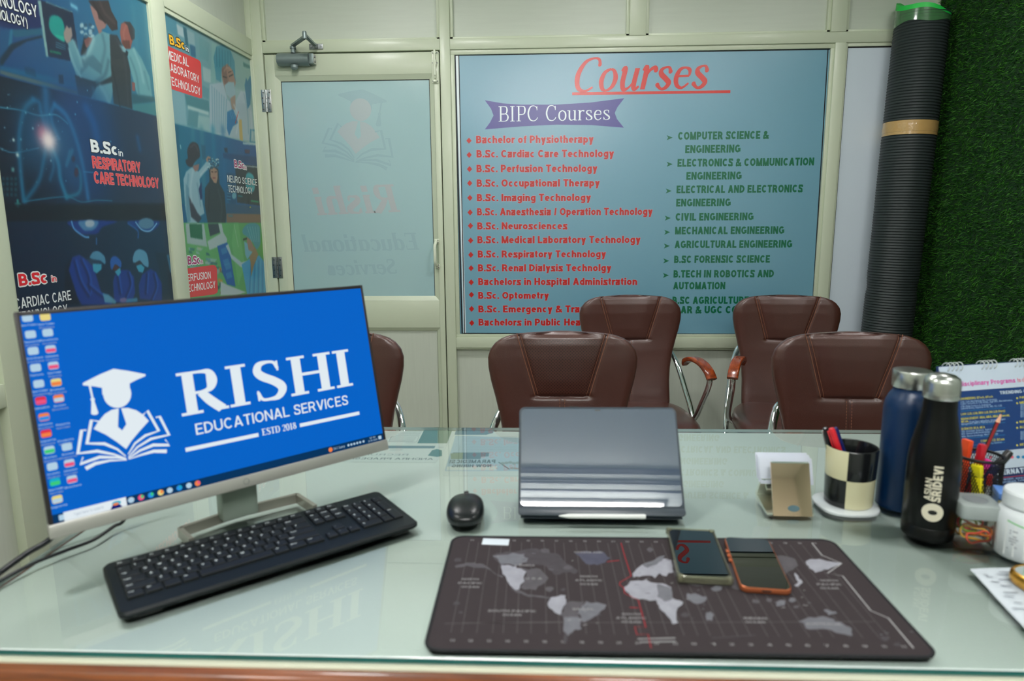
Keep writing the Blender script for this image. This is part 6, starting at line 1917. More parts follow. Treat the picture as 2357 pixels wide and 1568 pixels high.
# ---------------------------------------------------------------- mouse
ms = thing('computer_mouse', 'small black wireless mouse on the glass between keyboard and tablet', 'mouse', (-.131, 1.108, ZT), math.radians(4))
b = B()
def mo_out(a):
    x, y = superell(.0315, .056, 2.5, a)
    return (x * (1.0 - .10 * y / .056), y)
b.pillow(mo_out, [(.90, .0015), (.96, .003), (1.0, .008), (1.01, .0115)], 48)
b.done('mouse_base', mat('mouse_underside', (26, 30, 32), rough=.35), ms, smooth=60)
b = B()
b.pillow(mo_out, [(1.0, .0115), (1.012, .0135), (1.005, .0165), (.96, .0205), (.87, .0240), (.72, .0268), (.5, .0288), (.25, .0298), (.02, .030)], 48)
for v in b.bm.verts:
    v.co.z -= max(0, v.co.y) * .12 * (v.co.z / .030) + max(0, -v.co.y - .01) * .08 * (v.co.z / .030)
b.done('mouse_shell', mat('mouse_black', (12, 16, 18), rough=.3, spec=.4, var=0), ms, smooth=60)
b = B().tube([(-.004, .036, .0225), (.004, .036, .0225)], .0055, 16)
b.done('scroll_wheel', BLACKP, ms)
B().box(-.0005, .0005, .042, .052, .0182, .0236).done('button_split', BLACKP, ms)

# ---------------------------------------------------------------- tablet in a folding case
ta = thing('tablet', 'large tablet propped up in a grey folding case with a glossy dark screen', 'tablet', (.102, 1.094, ZT), math.radians(.5))
TT_ = math.radians(34.4)
tmt = Matrix.Translation((0, 0, .006)) @ Matrix.Rotation(-TT_, 4, 'X')
TW, TH = .283, .195
CASE = mat('case_grey', (46, 55, 64), rough=.4, spec=.5, var=.03)
b = B().prism([(p[0], p[1]) for p in rrect(-TW / 2, TW / 2, 0, TH, .011, 5)], -.011, .0018, bev=.0015, m=Matrix.Rotation(math.radians(90), 4, 'X'))
b.bm.transform(tmt); b.done('tablet_case', CASE, ta, smooth=40)
SCG = mat('tablet_screen', (66, 79, 98), rough=.02, spec=1.0, ior=2.0, var=0, coat=0)
b = B().prism([(p[0], p[1]) for p in rrect(-TW / 2 + .0035, TW / 2 - .0035, .0165, TH - .004, .008, 5)], .0016, .0028, bev=.0005, m=Matrix.Rotation(math.radians(90), 4, 'X'))
b.bm.transform(tmt); b.done('screen', SCG, ta, smooth=0)
b = B().box(-.001 - .004, .001 + .004, -.0031, -.0026, TH - .0078, TH - .0058)
b.bm.transform(tmt); b.done('front_camera', BLACKP, ta)
lip = B().prism([(p[0], p[1]) for p in rrect(-TW / 2, TW / 2, 0, .0135, .006, 4)], .0018, .0065, bev=.0012, m=Matrix.Rotation(math.radians(90), 4, 'X'))
lip.bm.transform(tmt); lip.done('case_lip', mat('lip_grey', (52, 60, 68), rough=.35, spec=.5, var=.03), ta, smooth=40)
top_b = tmt @ Vector((0, .012, TH * .62)); 
fl_ = B()
a_ = tmt @ Vector((0, .0115, TH * .66)); yb = a_.y + .060
fl_.add([(-TW / 2 + .004, a_.y, a_.z), (TW / 2 - .004, a_.y, a_.z), (TW / 2 - .004, yb, .001), (-TW / 2 + .004, yb, .001), (-TW / 2 + .004, a_.y, a_.z - .004), (TW / 2 - .004, a_.y, a_.z - .004), (TW / 2 - .004, yb - .003, .0), (-TW / 2 + .004, yb - .003, .0)],
        [(0, 1, 2, 3), (7, 6, 5, 4), (0, 4, 5, 1), (1, 5, 6, 2), (2, 6, 7, 3), (3, 7, 4, 0)])
fl_.box(-TW / 2 + .004, TW / 2 - .004, .004, yb, 0, .002)
fl_.done('folding_stand', CASE, ta, smooth=0)
for xb in (-.042, .074):
    q = B().box(xb - .008, xb + .008, -.001, .006, TH, TH + .0012, .0004); q.bm.transform(tmt); q.done('side_button', BLACKP, ta)
st = thing('stylus_pen', 'white stylus pen held in the lower lip of the tablet case', 'stylus', (.102, 1.08, ZT), math.radians(.5))
b = B().tube([(-.073, 0, 0), (-.068, 0, 0), (-.056, 0, 0), (.070, 0, 0), (.072, 0, 0)], .004, 14, rads=[.0006, .0018, .0040, .0042, .0036])
b.bm.transform(Matrix.Translation((0, .0005, .0125)))
b.done('barrel', mat('stylus_white', (208, 210, 208), rough=.3, var=0), st, smooth=60)
# ---------------------------------------------------------------- desk mat with the world map
mp_ = thing('desk_mat', 'dark desk mat printed with a grey world map', 'desk mat', (.159, .8755, ZT), math.radians(.55))
MX, MY, MT = .299, .1465, .003
PADM = mat('mat_cloth', (48, 42, 44), rough=.85, spec=.2, var=.05, vscale=60, bump=.1, bscale=900)
B().prism(rrect(-MX, MX, -MY, MY, .018, 6), 0, MT).done('mat_pad', PADM, mp_, smooth=30)
ring = rrect(-MX, MX, -MY, MY, .018, 6)
B().tube([(p[0], p[1], .0021) for p in ring], .0023, 8, closed=True).done('stitched_edge', mat('mat_stitching', (16, 18, 22), rough=.8, var=.2, vscale=300), mp_, smooth=60)
def z8(x, y): return (960 + x / 1.9008, 1200 + y / 1.9008)
C_ = {k: mat('map_' + k, c, rough=.85, spec=.2, var=.22, vscale=70) for k, c in dict(bright=(132, 132, 140), light=(94, 94, 100), mid=(74, 71, 75), dim=(62, 58, 62), blue=(66, 66, 80), line=(78, 74, 76), text=(122, 120, 122), red=(128, 34, 40), white=(150, 148, 150)).items()}
pr = Print((.159, .8755, ZT + MT), (math.cos(math.radians(.55)), math.sin(math.radians(.55)), 0), (-math.sin(math.radians(.55)), math.cos(math.radians(.55)), 0), lift=.00005)
for i in range(33):             # time-zone lines
    u = -.272 + .0167 * i + random.uniform(-.002, .002)
    kx = random.uniform(-.002, .002)
    pr.line([(u, .128), (u, random.uniform(.02, .05)), (u + kx, random.uniform(-.02, .02)), (u + kx, -.112)], .00035, C_['line'], 1, px=False)
for i in range(25):             # hour marks along both edges
    u = -.268 + .0223 * i
    for v in (.134, -.128):
        pr.text(str((i + 11) % 24), (u - .003, v - .0022), (u + .003, v - .0022), C_['text'], 1, cap=.0045, px=False, bold=.08)
LK = [0]
def land(k, *pts, layer=2):
    LK[0] += 1
    layer = layer + (LK[0] % 5) * .12
    for step in (.22, .20):     # ragged coastline
        q = []
        for i in range(len(pts)):
            a, b_ = pts[i], pts[(i + 1) % len(pts)]
            d = math.hypot(b_[0] - a[0], b_[1] - a[1])
            q.append(a)
            if d > 14:
                q.append(((a[0] + b_[0]) / 2 + random.uniform(-1, 1) * min(d * step, 9), (a[1] + b_[1]) / 2 + random.uniform(-1, 1) * min(d * step, 9) * .7))
        pts = q
    pr.poly([pr.px(*z8(*p)) for p in pts], C_[k], layer, px=False)
def blotch(x, y, r, k, n=8):
    pts = [(x + r * random.uniform(.6, 1.2) * math.cos(2 * math.pi * i / n), y + r * .55 * random.uniform(.6, 1.2) * math.sin(2 * math.pi * i / n)) for i in range(n)]
    land(k, *pts, layer=3)
land('dim', (330, 150), (420, 135), (520, 118), (600, 140), (640, 170), (705, 215), (690, 232), (640, 225), (600, 235), (560, 195), (480, 190), (368, 192))
land('light', (330, 152), (420, 138), (500, 140), (480, 178), (425, 195), (368, 190), layer=2.7)
land('bright', (368, 192), (420, 200), (432, 196), (436, 206), (478, 222), (470, 262), (450, 290), (432, 302), (405, 280), (386, 240), layer=3.4)
land('mid', (436, 206), (540, 210), (575, 250), (545, 280), (520, 302), (470, 300), (452, 290), (470, 262), (478, 222), layer=1.5)
land('mid', (405, 285), (432, 300), (500, 322), (585, 332), (575, 340), (490, 332), (430, 310))
land('mid', (165, 195), (230, 182), (290, 188), (380, 240), (372, 248), (300, 205), (220, 195), (170, 205))
land('bright', (590, 332), (650, 325), (652, 355), (640, 372), (626, 410), (600, 398), (578, 380), (574, 352))
land('light', (740, 350), (828, 366), (800, 398), (770, 422), (730, 442), (702, 402), (720, 370))
land('mid', (652, 355), (735, 352), (720, 370), (702, 402), (730, 442), (690, 430), (640, 418), (626, 410), (640, 372), layer=1.5)
land('light', (640, 420), (722, 428), (720, 472), (690, 474), (662, 502), (640, 482))
land('dim', (640, 482), (662, 502), (655, 540), (640, 520))
land('blue', (690, 142), (800, 130), (848, 160), (790, 192), (740, 188))
land('bright', (950, 222), (985, 190), (1050, 160), (1112, 170), (1122, 222), (1090, 242), (1062, 228), (1040, 250), (1012, 238), (945, 246))
land('light', (985, 190), (1050, 160), (1085, 150), (1050, 190), (1010, 205), layer=2.5)
land('bright', (905, 290), (932, 262), (1002, 255), (1052, 272), (1112, 290), (1122, 340), (1162, 352), (1140, 380), (1142, 446), (1115, 448), (1085, 402), (1060, 380), (1045, 346), (970, 342), (930, 322))
land('light', (1050, 275), (1110, 292), (1120, 340), (1085, 352), (1050, 330), layer=3)
land('light', (1265, 400), (1285, 395), (1299, 410), (1292, 436), (1266, 436))
land('light', (1182, 315), (1215, 315), (1265, 330), (1252, 356), (1220, 362), (1186, 342))
land('mid', (1120, 222), (1220, 190), (1400, 180), (1590, 150), (1640, 160), (1668, 195), (1620, 222), (1560, 260), (1480, 290), (1400, 300), (1300, 280), (1200, 280))
land('bright', (1700, 176), (1760, 165), (1856, 182), (1850, 192), (1800, 212), (1742, 226), (1716, 206))
land('bright', (1652, 225), (1668, 240), (1688, 268), (1668, 286), (1650, 280), (1668, 266), (1656, 246))
land('light', (1670, 440), (1720, 420), (1792, 420), (1830, 440), (1890, 462), (1906, 502), (1850, 492), (1780, 472), (1702, 470))
land('light', (1778, 388), (1830, 395), (1838, 405), (1800, 412))
for x, y, r, k in ((690, 80, 0, 'dim'), (1590, 360, 26, 'light'), (1640, 345, 18, 'light'), (1540, 345, 16, 'mid'), (1660, 375, 14, 'mid'), (1310, 295, 26, 'light'), (580, 298, 22, 'mid'), (640, 300, 14, 'dim'), (500, 150, 30, 'dim'), (560, 130, 26, 'mid'),
                   (620, 190, 24, 'dim'), (660, 205, 20, 'mid'), (1020, 125, 18, 'mid'), (2050, 515, 24, 'dim'), (2100, 540, 16, 'dim'), (170, 360, 16, 'dim'), (190, 400, 12, 'dim'), (1170, 410, 22, 'dim'), (180, 170, 20, 'dim'), (1480, 350, 20, 'mid')):
    if r:
        blotch(x, y, r, k)
for q in range(60):             # fine lettering specks over the land
    x, y = random.choice([(random.uniform(340, 680), random.uniform(130, 240)), (random.uniform(1140, 1270), random.uniform(230, 440)), (random.uniform(940, 1110), random.uniform(170, 330)), (random.uniform(1560, 1720), random.uniform(300, 400)), (random.uniform(640, 800), random.uniform(350, 460)), (random.uniform(2000, 2160), random.uniform(480, 560))])
    pr.line([z8(x, y), z8(x + random.uniform(6, 22), y + random.uniform(-3, 3))], .0006, C_[random.choice(['text', 'dim', 'light'])], 4)
def ctext(x, y, *ls, k='text', w=60):
    for i, l in enumerate(ls):
        u, v = pr.px(*z8(x, y + i * 17))
        hw = .0024 * len(l)
        pr.text(l, (u - hw, v), (u + hw, v), C_[k], 5, cap=.0046, px=False, bold=.09)
ctext(232, 258, 'NORTH', 'PACIFIC', 'OCEAN'); ctext(752, 246, 'NORTH', 'ATLANTIC', 'OCEAN'); ctext(415, 398, 'SOUTH PACIFIC', 'OCEAN'); ctext(938, 412, 'SOUTH', 'ATLANTIC', 'OCEAN')
ctext(1482, 430, 'INDIAN', 'OCEAN'); ctext(1806, 264, 'NORTH', 'PACIFIC', 'OCEAN'); ctext(472, 197, 'CANADA'); ctext(510, 255, 'U S A'); ctext(730, 390, 'BRAZIL'); ctext(1780, 455, 'AUSTRALIA'); ctext(750, 140, 'GREENLAND')
pr.line([z8(965, 516), z8(1130, 512)], .0012, C_['text'], 4); pr.line([z8(975, 530), z8(1132, 527)], .0012, C_['text'], 4); pr.line([z8(1290, 512), z8(1480, 500)], .0008, C_['dim'], 4)
pr.line([z8(*p) for p in ((892, 95), (912, 165), (937, 240), (888, 268), (886, 280), (905, 292), (908, 316), (968, 346), (1001, 466), (952, 462), (962, 498), (1010, 495), (1024, 556))], .0007, C_['red'], 5)
pr.line([z8(830, 178), z8(886, 172)], .0009, C_['red'], 5); pr.line([z8(930, 378), z8(968, 380)], .0009, C_['red'], 5)
pr.line([z8(*p) for p in ((1727, 95), (1772, 150), (1858, 185), (1796, 228), (1862, 240), (1985, 392), (2062, 425), (2172, 556))], .0008, C_['white'], 4)
pr.line([z8(120, 448), z8(640, 440)], .0005, C_['line'], 1); pr.line([z8(200, 445), z8(2000, 440)], .0004, C_['line'], 1)
pr.done('world_map', mp_, label='grey world map with time zone lines and a red meridian')
t_ = on_z(1143, 1247, ZT + MT)
lb = B().box(-.021, .021, -.010, .010, 0, .0012, .0003)
lb.bm.transform(Matrix.Translation(t_ - Vector((.159, .8755, ZT))) @ Matrix.Rotation(math.radians(-3), 4, 'Z'))
lo_ = lb.done('sewn_label', mat('label_white', (188, 196, 204), rough=.5, var=.05), mp_)

# ---------------------------------------------------------------- phones
def phone(name_label, c, rz, W_, H_, casem, bodym, screenm, orange=False):
    tx = math.radians(.35 if orange else -.85)      # one lies on its camera bump, the other on its case lip
    t = thing('smartphone', name_label, 'phone', (c[0], c[1], ZT + MT + .0003 + abs(math.sin(tx)) * H_ / 2), 0, 'phones on the desk mat', rot=(tx, 0, rz))
    b = B().prism(rrect(-W_ / 2 + .0016, W_ / 2 - .0016, -H_ / 2 + .0016, H_ / 2 - .0016, .010, 5), .0014, .0088, bev=.0012)
    b.done('phone_body', bodym, t, smooth=40)
    b = B().prism(rrect(-W_ / 2 + .0028, W_ / 2 - .0028, -H_ / 2 + .0028, H_ / 2 - .0028, .009, 5), .0087, .0091, bev=.0002)
    b.done('screen', screenm, t, smooth=0)
    if casem:
        o = rrect(-W_ / 2 - .0008, W_ / 2 + .0008, -H_ / 2 - .0008, H_ / 2 + .0008, .012, 5); i = rrect(-W_ / 2 + .0012, W_ / 2 - .0012, -H_ / 2 + .0012, H_ / 2 - .0012, .010, 5)
        n = len(o)
        b = B()
        b.add([(p[0], p[1], .001) for p in i] + [(p[0], p[1], 0) for p in i] + [(p[0], p[1], .0006) for p in o] + [(p[0], p[1], .0096) for p in o] + [(p[0], p[1], .0101) for p in i] + [(p[0], p[1], .0088) for p in i],
              [(k * n + q, k * n + (q + 1) % n, (k + 1) * n + (q + 1) % n, (k + 1) * n + q) for k in range(5) for q in range(n)])
        for sx in (-1, 1):
            for sy in (-1, 1):
                b.lathe([(.0042, .0), (.0050, .002), (.0050, .0085), (.0042, .0104), (0, .0106)], 14, c=(sx * (W_ / 2 - .003), sy * (H_ / 2 - .003)))
        b.done('phone_case', casem, t, smooth=40)
    for y in (.030, .016, .002):
        B().box(W_ / 2 - .0006, W_ / 2 + .0012, y, y + .009, .0040, .0066, .0006).done('side_button', bodym, t) if not orange else B().box(-W_ / 2 - .0012, -W_ / 2 + .0018, y, y + .009, .0040, .0066, .0006).done('side_button', bodym, t)
    B().box(-.006, .006, -H_ / 2 + .0008, -H_ / 2 + .0022, .0040, .0062, .0006).done('charging_port', BLACKP, t)
    return t
PSCR = mat('phone_glass', (6, 8, 10), rough=.0, spec=.8, ior=1.6, var=0)
PSCR2 = mat('phone_glass_plain', (5, 6, 8), rough=.0, spec=.8, ior=1.6, var=0)
phone('smartphone in a clear case mirroring the red heading, left of the two phones', (.2320, .9580), math.radians(4.4) * -1, .0725, .156, clear('clear_case', (.80, .82, .70), .8, .12, 1.45, haze=.16, hazecol=(190, 188, 160)), mat('phone_frame', (120, 126, 120), rough=.25, metal=.8, var=0), PSCR)
phone('copper-edged smartphone lying right of the clear-cased phone', (.3105, .9330), math.radians(-6.0), .0705, .152, None, mat('phone_copper', (196, 112, 74), rough=.28, metal=.75, var=.05), PSCR2, orange=True)

# ---------------------------------------------------------------- card holder and cards
COPPER = mat('rose_mirror', (252, 216, 188), rough=.04, metal=1.0, var=0, gain=1.0)
MIRR = mat('polished_steel', (205, 210, 200), rough=.28, metal=1.0, var=0)
chd = thing('card_holder', 'polished rose-gold metal business card holder beside the checkered cup', 'card holder', (.430, 1.117, ZT), math.radians(-2))
w2 = .0325
b = B()
pz = .083
prof = [(0, 0), (.004, .0005), (.036, pz), (.033, pz + .003), (.029, pz), (-.001, .003)]
def extr(b, prof, x0, x1, mi=0):
    n = len(prof)
    b.add([(x0, p[0], p[1]) for p in prof] + [(x1, p[0], p[1]) for p in prof], [tuple(range(n)), tuple(range(2 * n - 1, n - 1, -1))] + [(i, (i + 1) % n, n + (i + 1) % n, n + i) for i in range(n)], mi)
extr(b, [(0, 0), (.0035, 0), (.0365, pz), (.033, pz + .001)], -w2, w2)
b.done('front_plate', COPPER, chd, smooth=0)
b = B(); extr(b, [(.0335, pz - .002), (.037, pz - .002), (.037, pz + .0016), (.0320, pz + .0016)], -w2 + .001, w2 - .001)
b.done('top_fold', MIRR, chd, smooth=0)
b = B(); extr(b, [(.004, .0), (.072, .0), (.080, .010), (.050, .050), (.046, .048), (.070, .010), (.004, .003)], -w2 - .010, w2 + .004); extr(b, [(.062, .044), (.066, .040), (.046, .026), (.044, .030)], -w2, w2)
b.done('rear_tray', MIRR, chd, smooth=0)
ov = B().lathe([(0, 0), (1, 0), (1, .0006), (0, .0006)], 24)
ov.bm.transform(Matrix.Translation((.002, .0005 + .0048, .012)) @ Matrix.Rotation(math.radians(90 - 21.6), 4, 'X') @ Matrix.Diagonal((.0100, .0055, 1, 1)))
ov.done('oval_badge', mat('badge_slate', (84, 108, 116), rough=.2, metal=.4, var=.3, vscale=60), chd)
CARD = mat('card_stock', (178, 184, 196), rough=.5, var=.02)
labs = ['front business card resting in the polished holder', 'second business card from the front in the polished holder', 'third business card from the front in the polished holder', 'rearmost business card in the polished holder']
for i in range(4):
    cdt = thing('business_card', labs[i], 'business card', (.430, 1.117, ZT), math.radians(-3 + i * .8), 'business cards in the holder')
    b = B().box(-.0455 - .001 * (i % 2), .0455 - .001 * (i % 2), 0, .0008, 0, .046, .0002)
    b.bm.transform(Matrix.Translation((0, .0430 + .0045 * i, .0405 + .0018 * i)) @ Matrix.Rotation(math.radians(-24), 4, 'X'))
    b.done('card', CARD, cdt)
    if i == 0:
        k = B()
        for q, (u, v, w_) in enumerate(((-.040, .006, .004), (.02, .012, .018), (.02, .017, .014))):
            k.box(u, u + w_, -.0003, -.0001, v, v + .0012)
        k.bm.transform(Matrix.Translation((0, .0430, .0405)) @ Matrix.Rotation(math.radians(-24), 4, 'X'))
        k.done('printing', INKD, cdt)

# ---------------------------------------------------------------- checkered cup, coaster and pens
CUP = Vector((.5435, 1.168, ZT))
cs = B().prism([superell(.0515, .0515, 2.6, 2 * math.pi * i / 40) for i in range(40)], 0, .0055, bev=.0015)
cs.bm.transform(Matrix.Translation(CUP + Vector((-.006, -.004, 0))))
cs = cs.done('coaster', mat('marble_white', (190, 196, 198), rough=.3, coat=.3, var=.06, vscale=20), None, smooth=40)
tag(cs, 'pale round stone coaster under the checkered cup', 'coaster')
cup = thing('pen_cup', 'black and cream checkered pen cup standing on the coaster', 'pen cup', (CUP.x, CUP.y, ZT + .0056), math.radians(59))
CREAM = mat('cup_cream', (188, 184, 150), rough=.22, coat=.4, var=.03); CBLK = mat('cup_black', (14, 16, 18), rough=.22, coat=.3, var=0)
R0, R1, HC = .0395, .0425, .104
n = 60
prof = [(R0 - .002, 0), (R0, .002), (R0 + (R1 - R0) * .5, HC / 2), (R1, HC - .0015), (R1 - .001, HC), (R1 - .0035, HC), (R1 - .0045, HC - .002), (R0 - .003, .004), (0, .004)]
def cupmi(row, j):
    if row >= 4:
        return 1
    q = int(((j / n) * 4 + .5)) % 4 if True else 0
    q = int(j * 4 / n) % 2
    up = row >= 2
    return 0 if (q == 0) != up else 1
b = B(); b.lathe(prof, n, mis=cupmi)
b.done('cup_body', [CREAM, CBLK], cup, smooth=40)
def pen(name, label, base, tip_px, Y, r, mats, cat='pen', group=None, kind='pen'):
    """a pen from its foot to the seen top end"""
    top = on_y(tip_px[0], tip_px[1], Y)
    base = Vector(base)
    ax = (top - base); L = ax.length
    t = thing(name, label, cat, tuple(base), 0, group)
    m_ = ax.to_track_quat('Z', 'Y').to_matrix().to_4x4()
    return t, m_, L
def simple_pen(name, label, base, px, Y, r, barrel, capm, group, cap_len=.055, clip=None, cat='pen'):
    t, m_, L = pen(name, label, base, px, Y, r, None, cat, group)
    B().lathe([(0, 0), (r * .35, .004), (r * .9, .012), (r * .9, L - cap_len), (0, L - cap_len)], 16, m=m_).done('barrel', barrel, t, smooth=40)
    B().lathe([(r, L - cap_len), (r * 1.08, L - cap_len + .001), (r * 1.08, L - .006), (r * .85, L - .001), (0, L)], 16, m=m_).done('cap', capm, t, smooth=40)
    if clip:
        B().box(-.0015, .0015, -r * 1.08 - .0025, -r * 1.08 - .0008, L - cap_len + .008, L - .004, .0005, m=m_).box(-.0015, .0015, -r * 1.08 - .002, -r * .7, L - .008, L - .004, .0005, m=m_).done('clip', clip, t)
PBLK = mat('pen_black', (20, 22, 26), rough=.3, coat=.3, var=0); PRED_ = mat('pen_red', (196, 34, 44), rough=.3, coat=.3, var=0); PBLU = mat('pen_blue', (30, 60, 170), rough=.3, coat=.3, var=0); PNAVY = mat('pen_navy', (18, 26, 84), rough=.3, coat=.3, var=0)
zb = ZT + .012
simple_pen('pen', 'black pen with a clip leaning in the checkered cup', (CUP.x - .006, CUP.y + .012, zb), (1899, 984), CUP.y + .008, .0048, PBLU, PBLK, 'pens in the checkered cup', .085, STEEL)
simple_pen('pen', 'red pen in front, leaning in the checkered cup', (CUP.x + .008, CUP.y - .012, zb), (1913, 985), CUP.y - .004, .0052, PRED_, PRED_, 'pens in the checkered cup', .060, PRED_)
simple_pen('pen', 'navy pen behind the red pen in the checkered cup', (CUP.x + .020, CUP.y + .002, zb), (1921, 984), CUP.y + .010, .0048, PNAVY, PNAVY, 'pens in the checkered cup', .060, None)

# ---------------------------------------------------------------- bottles
bb = thing('water_bottle', 'dark blue metal water bottle with a flat steel lid', 'bottle', (.634, 1.168, ZT))
NAVY = mat('bottle_navy', (3, 36, 72), rough=.36, spec=.45, coat=.1, coat_rough=.3, var=.02)
R = .0395
B().lathe([(0, 0), (R - .004, 0), (R, .003), (R, .180), (R - .0015, .190), (R - .006, .201), (R - .011, .209), (.0275, .212), (.0275, .217), (0, .217)], 56).done('bottle_body', NAVY, bb, smooth=50)
BST = mat('brushed_steel', (176, 178, 174), rough=.28, metal=1.0, var=.08, vscale=40, stretch=(1, 1, 12))
B().lathe([(0, .2165), (.0295, .2165), (.0305, .218), (.0305, .2435), (.0295, .2455), (.024, .2465), (0, .246)], 48).done('lid', BST, bb, smooth=40)
kb_ = thing('water_bottle', 'black metal water bottle with white lettering and a domed steel lid', 'bottle', (.6175, 1.052, ZT))
BLKM = mat('bottle_black', (5, 6, 6), rough=.30, spec=.28, var=.03)
R2 = .0375
B().lathe([(0, 0), (R2 - .006, 0), (R2 - .001, .004), (R2, .010), (R2, .024), (R2 - .0004, .0245), (R2, .025), (R2, .118), (R2 - .001, .135), (R2 - .003, .152), (R2 - .0065, .170), (R2 - .0105, .188), (R2 - .0135, .206), (.0232, .222), (.0232, .228), (0, .228)], 56).done('bottle_body', BLKM, kb_, smooth=50)
B().lathe([(0, .2275), (.0246, .2275), (.0254, .229), (.0254, .2365), (.0249, .237), (.0254, .2375), (.0254, .252), (.0235, .259), (.018, .2635), (.009, .266), (0, .2665)], 48).done('lid', BST, kb_, smooth=40)
# lettering wrapped round the black bottle, read from the bottom up
PWH = mat('bottle_print', (198, 192, 172), rough=.5, var=0)
def wrap(b, vs, fs, ang0, z0, kx, ky, Rr):
    t = bmesh.new()              # cut finely so that the print follows the curve
    bv = [t.verts.new((v[0], v[1], v[2] if len(v) > 2 else 0)) for v in vs]
    for f in fs:
        t.faces.new([bv[i] for i in f])
    long_ = [e for e in t.edges if abs(e.verts[0].co.y - e.verts[1].co.y) > .14]
    if long_:
        bmesh.ops.subdivide_edges(t, edges=long_, cuts=7, use_grid_fill=True)
    for v in t.verts:            # text x runs up the bottle, text y runs to the left
        a = ang0 - v.co.y * ky / Rr
        rr = Rr + .0003 + v.co.z * 1e-5
        v.co = (rr * math.cos(a), rr * math.sin(a), z0 + v.co.x * kx)
    b.merge(t)
b = B()
angc = math.atan2(-1.052, -.6175)          # towards the desk chair
def R_at(z): return interp([(0, R2), (.118, R2), (.135, R2 - .001), (.152, R2 - .003), (.17, R2 - .0065)], z)
vs, fs = sans_shape('SRIDEVI', .12, .10); k = .0575 / max(v[0] for v in vs)
wrap(b, vs, fs, angc + .36, .0710, k, .0125, R2)
vs, fs = sans_shape('ASIAN', .09, .10); k = .0350 / max(v[0] for v in vs)
wrap(b, vs, fs, angc + .02, .0725, k, .0095, R2)
nn = 36
ringv, ringf = [], []
for i in range(nn):
    a = 2 * math.pi * i / nn
    ringv += [(math.cos(a), math.sin(a)), (.42 * math.cos(a), .26 * math.sin(a))]
for i in range(nn):
    j = (i + 1) % nn
    ringf.append((2 * i, 2 * j, 2 * j + 1, 2 * i + 1))
wrap(b, [(v[1], v[0]) for v in ringv], ringf, angc + .13, .0535, .0148, .0148, R2)
bo_ = b.done('printed_logo', PWH, kb_, smooth=0, label='pale lettering ASIAN SRIDEVI above a ring emblem')

# ---------------------------------------------------------------- mesh pencil cup and its contents
MC = Vector((.772, 1.185, ZT))
mc = thing('mesh_pencil_cup', 'black wire mesh pencil cup crowded with pens behind the black bottle', 'pencil cup', tuple(MC))
WIRE = mat('wire_black', (16, 17, 18), rough=.4, metal=.3, var=0)
Rm, Hm = .0375, .088
rimb = B().tube([(Rm * math.cos(2 * math.pi * i / 48), Rm * math.sin(2 * math.pi * i / 48), Hm) for i in range(48)], .0026, 8, closed=True)
rimb.done('rim', WIRE, mc, smooth=60)
B().tube([(Rm * math.cos(2 * math.pi * i / 48), Rm * math.sin(2 * math.pi * i / 48), .002) for i in range(48)], .002, 8, closed=True).done('base_ring', WIRE, mc, smooth=60)
mb = B()
nd = 60
for i in range(nd):
    for sg in (1, -1):
        pts = []
        for k in range(7):
            a = 2 * math.pi * i / nd + sg * k / 6 * .9
            pts.append((Rm * math.cos(a), Rm * math.sin(a), .002 + (Hm - .002) * k / 6))
        mb.tube(pts, .00055, 4)
mb.lathe([(0, .0008), (Rm - .001, .0008), (Rm - .001, .002), (0, .002)], 32)
mb.done('wire_mesh', WIRE, mc, smooth=60)
GP = 'pens and markers in the mesh cup'
zb = ZT + .006
simple_pen('marker', 'fat red marker standing in the mesh cup', (MC.x - .012, MC.y - .012, zb), (2262, 1022), MC.y - .012, .0068, PRED_, mat('marker_red', (176, 22, 40), rough=.3, coat=.3, var=0), GP, .05, cat='marker')
t, m_, L = pen('pencil', 'sharpened dark red pencil pointing up out of the mesh cup', (MC.x - .016, MC.y + .004, zb), (2307, 948), MC.y + .004, .0036, None, 'pencil', GP)
hexp = [(.0037 * math.cos(math.pi * i / 3), .0037 * math.sin(math.pi * i / 3)) for i in range(6)]
b = B().prism(hexp, 0, L - .020, m=m_)
for f in b.bm.faces:
    pass
b.bm.faces.ensure_lookup_table()
for i, f in enumerate(b.bm.faces):
    f.material_index = i % 2
b.done('pencil_barrel', [mat('pencil_red', (142, 22, 30), rough=.35, coat=.3, var=0), mat('pencil_black', (24, 18, 22), rough=.35, coat=.3, var=0)], t, smooth=0)
B().lathe([(.0037, L - .020), (.0012, L - .005), (0, L - .005)], 12, m=m_).done('sharpened_wood', mat('pencil_wood', (214, 160, 128), rough=.7, var=.08), t, smooth=40)
B().lathe([(.0012, L - .005), (.0003, L), (0, L)], 10, m=m_).done('lead', mat('graphite', (40, 40, 44), rough=.4, var=0), t)
def slab(label, base, px, Y, w, d, m1, capz, cap_m):
    t, m_, L = pen('highlighter', label, base, px, Y, .006, None, 'highlighter', GP)
    B().box(-w, w, -d, d, 0, L - capz, .002, m=m_).done('barrel', m1, t)
    B().box(-w, w, -d, d, L - capz + .0005, L, .002, m=m_).done('cap', cap_m, t)
ORA = mat('neon_orange', (246, 76, 34), rough=.4, var=0); YEL = mat('neon_yellow', (222, 204, 20), rough=.4, var=0); PNK = mat('neon_pink', (220, 56, 150), rough=.4, var=0)
slab('neon orange highlighter behind the red marker in the mesh cup', (MC.x - .020, MC.y + .014, zb), (2228, 1012), MC.y + .016, .0085, .005, ORA, .035, ORA)
slab('yellow highlighter low at the front of the mesh cup', (MC.x - .008, MC.y - .024, zb), (2249, 1070), MC.y - .030, .0085, .005, YEL, .022, YEL)
slab('pink highlighter in the middle of the mesh cup', (MC.x - .006, MC.y - .002, zb), (2275, 1058), MC.y - .004, .0075, .005, PNK, .028, PNK)
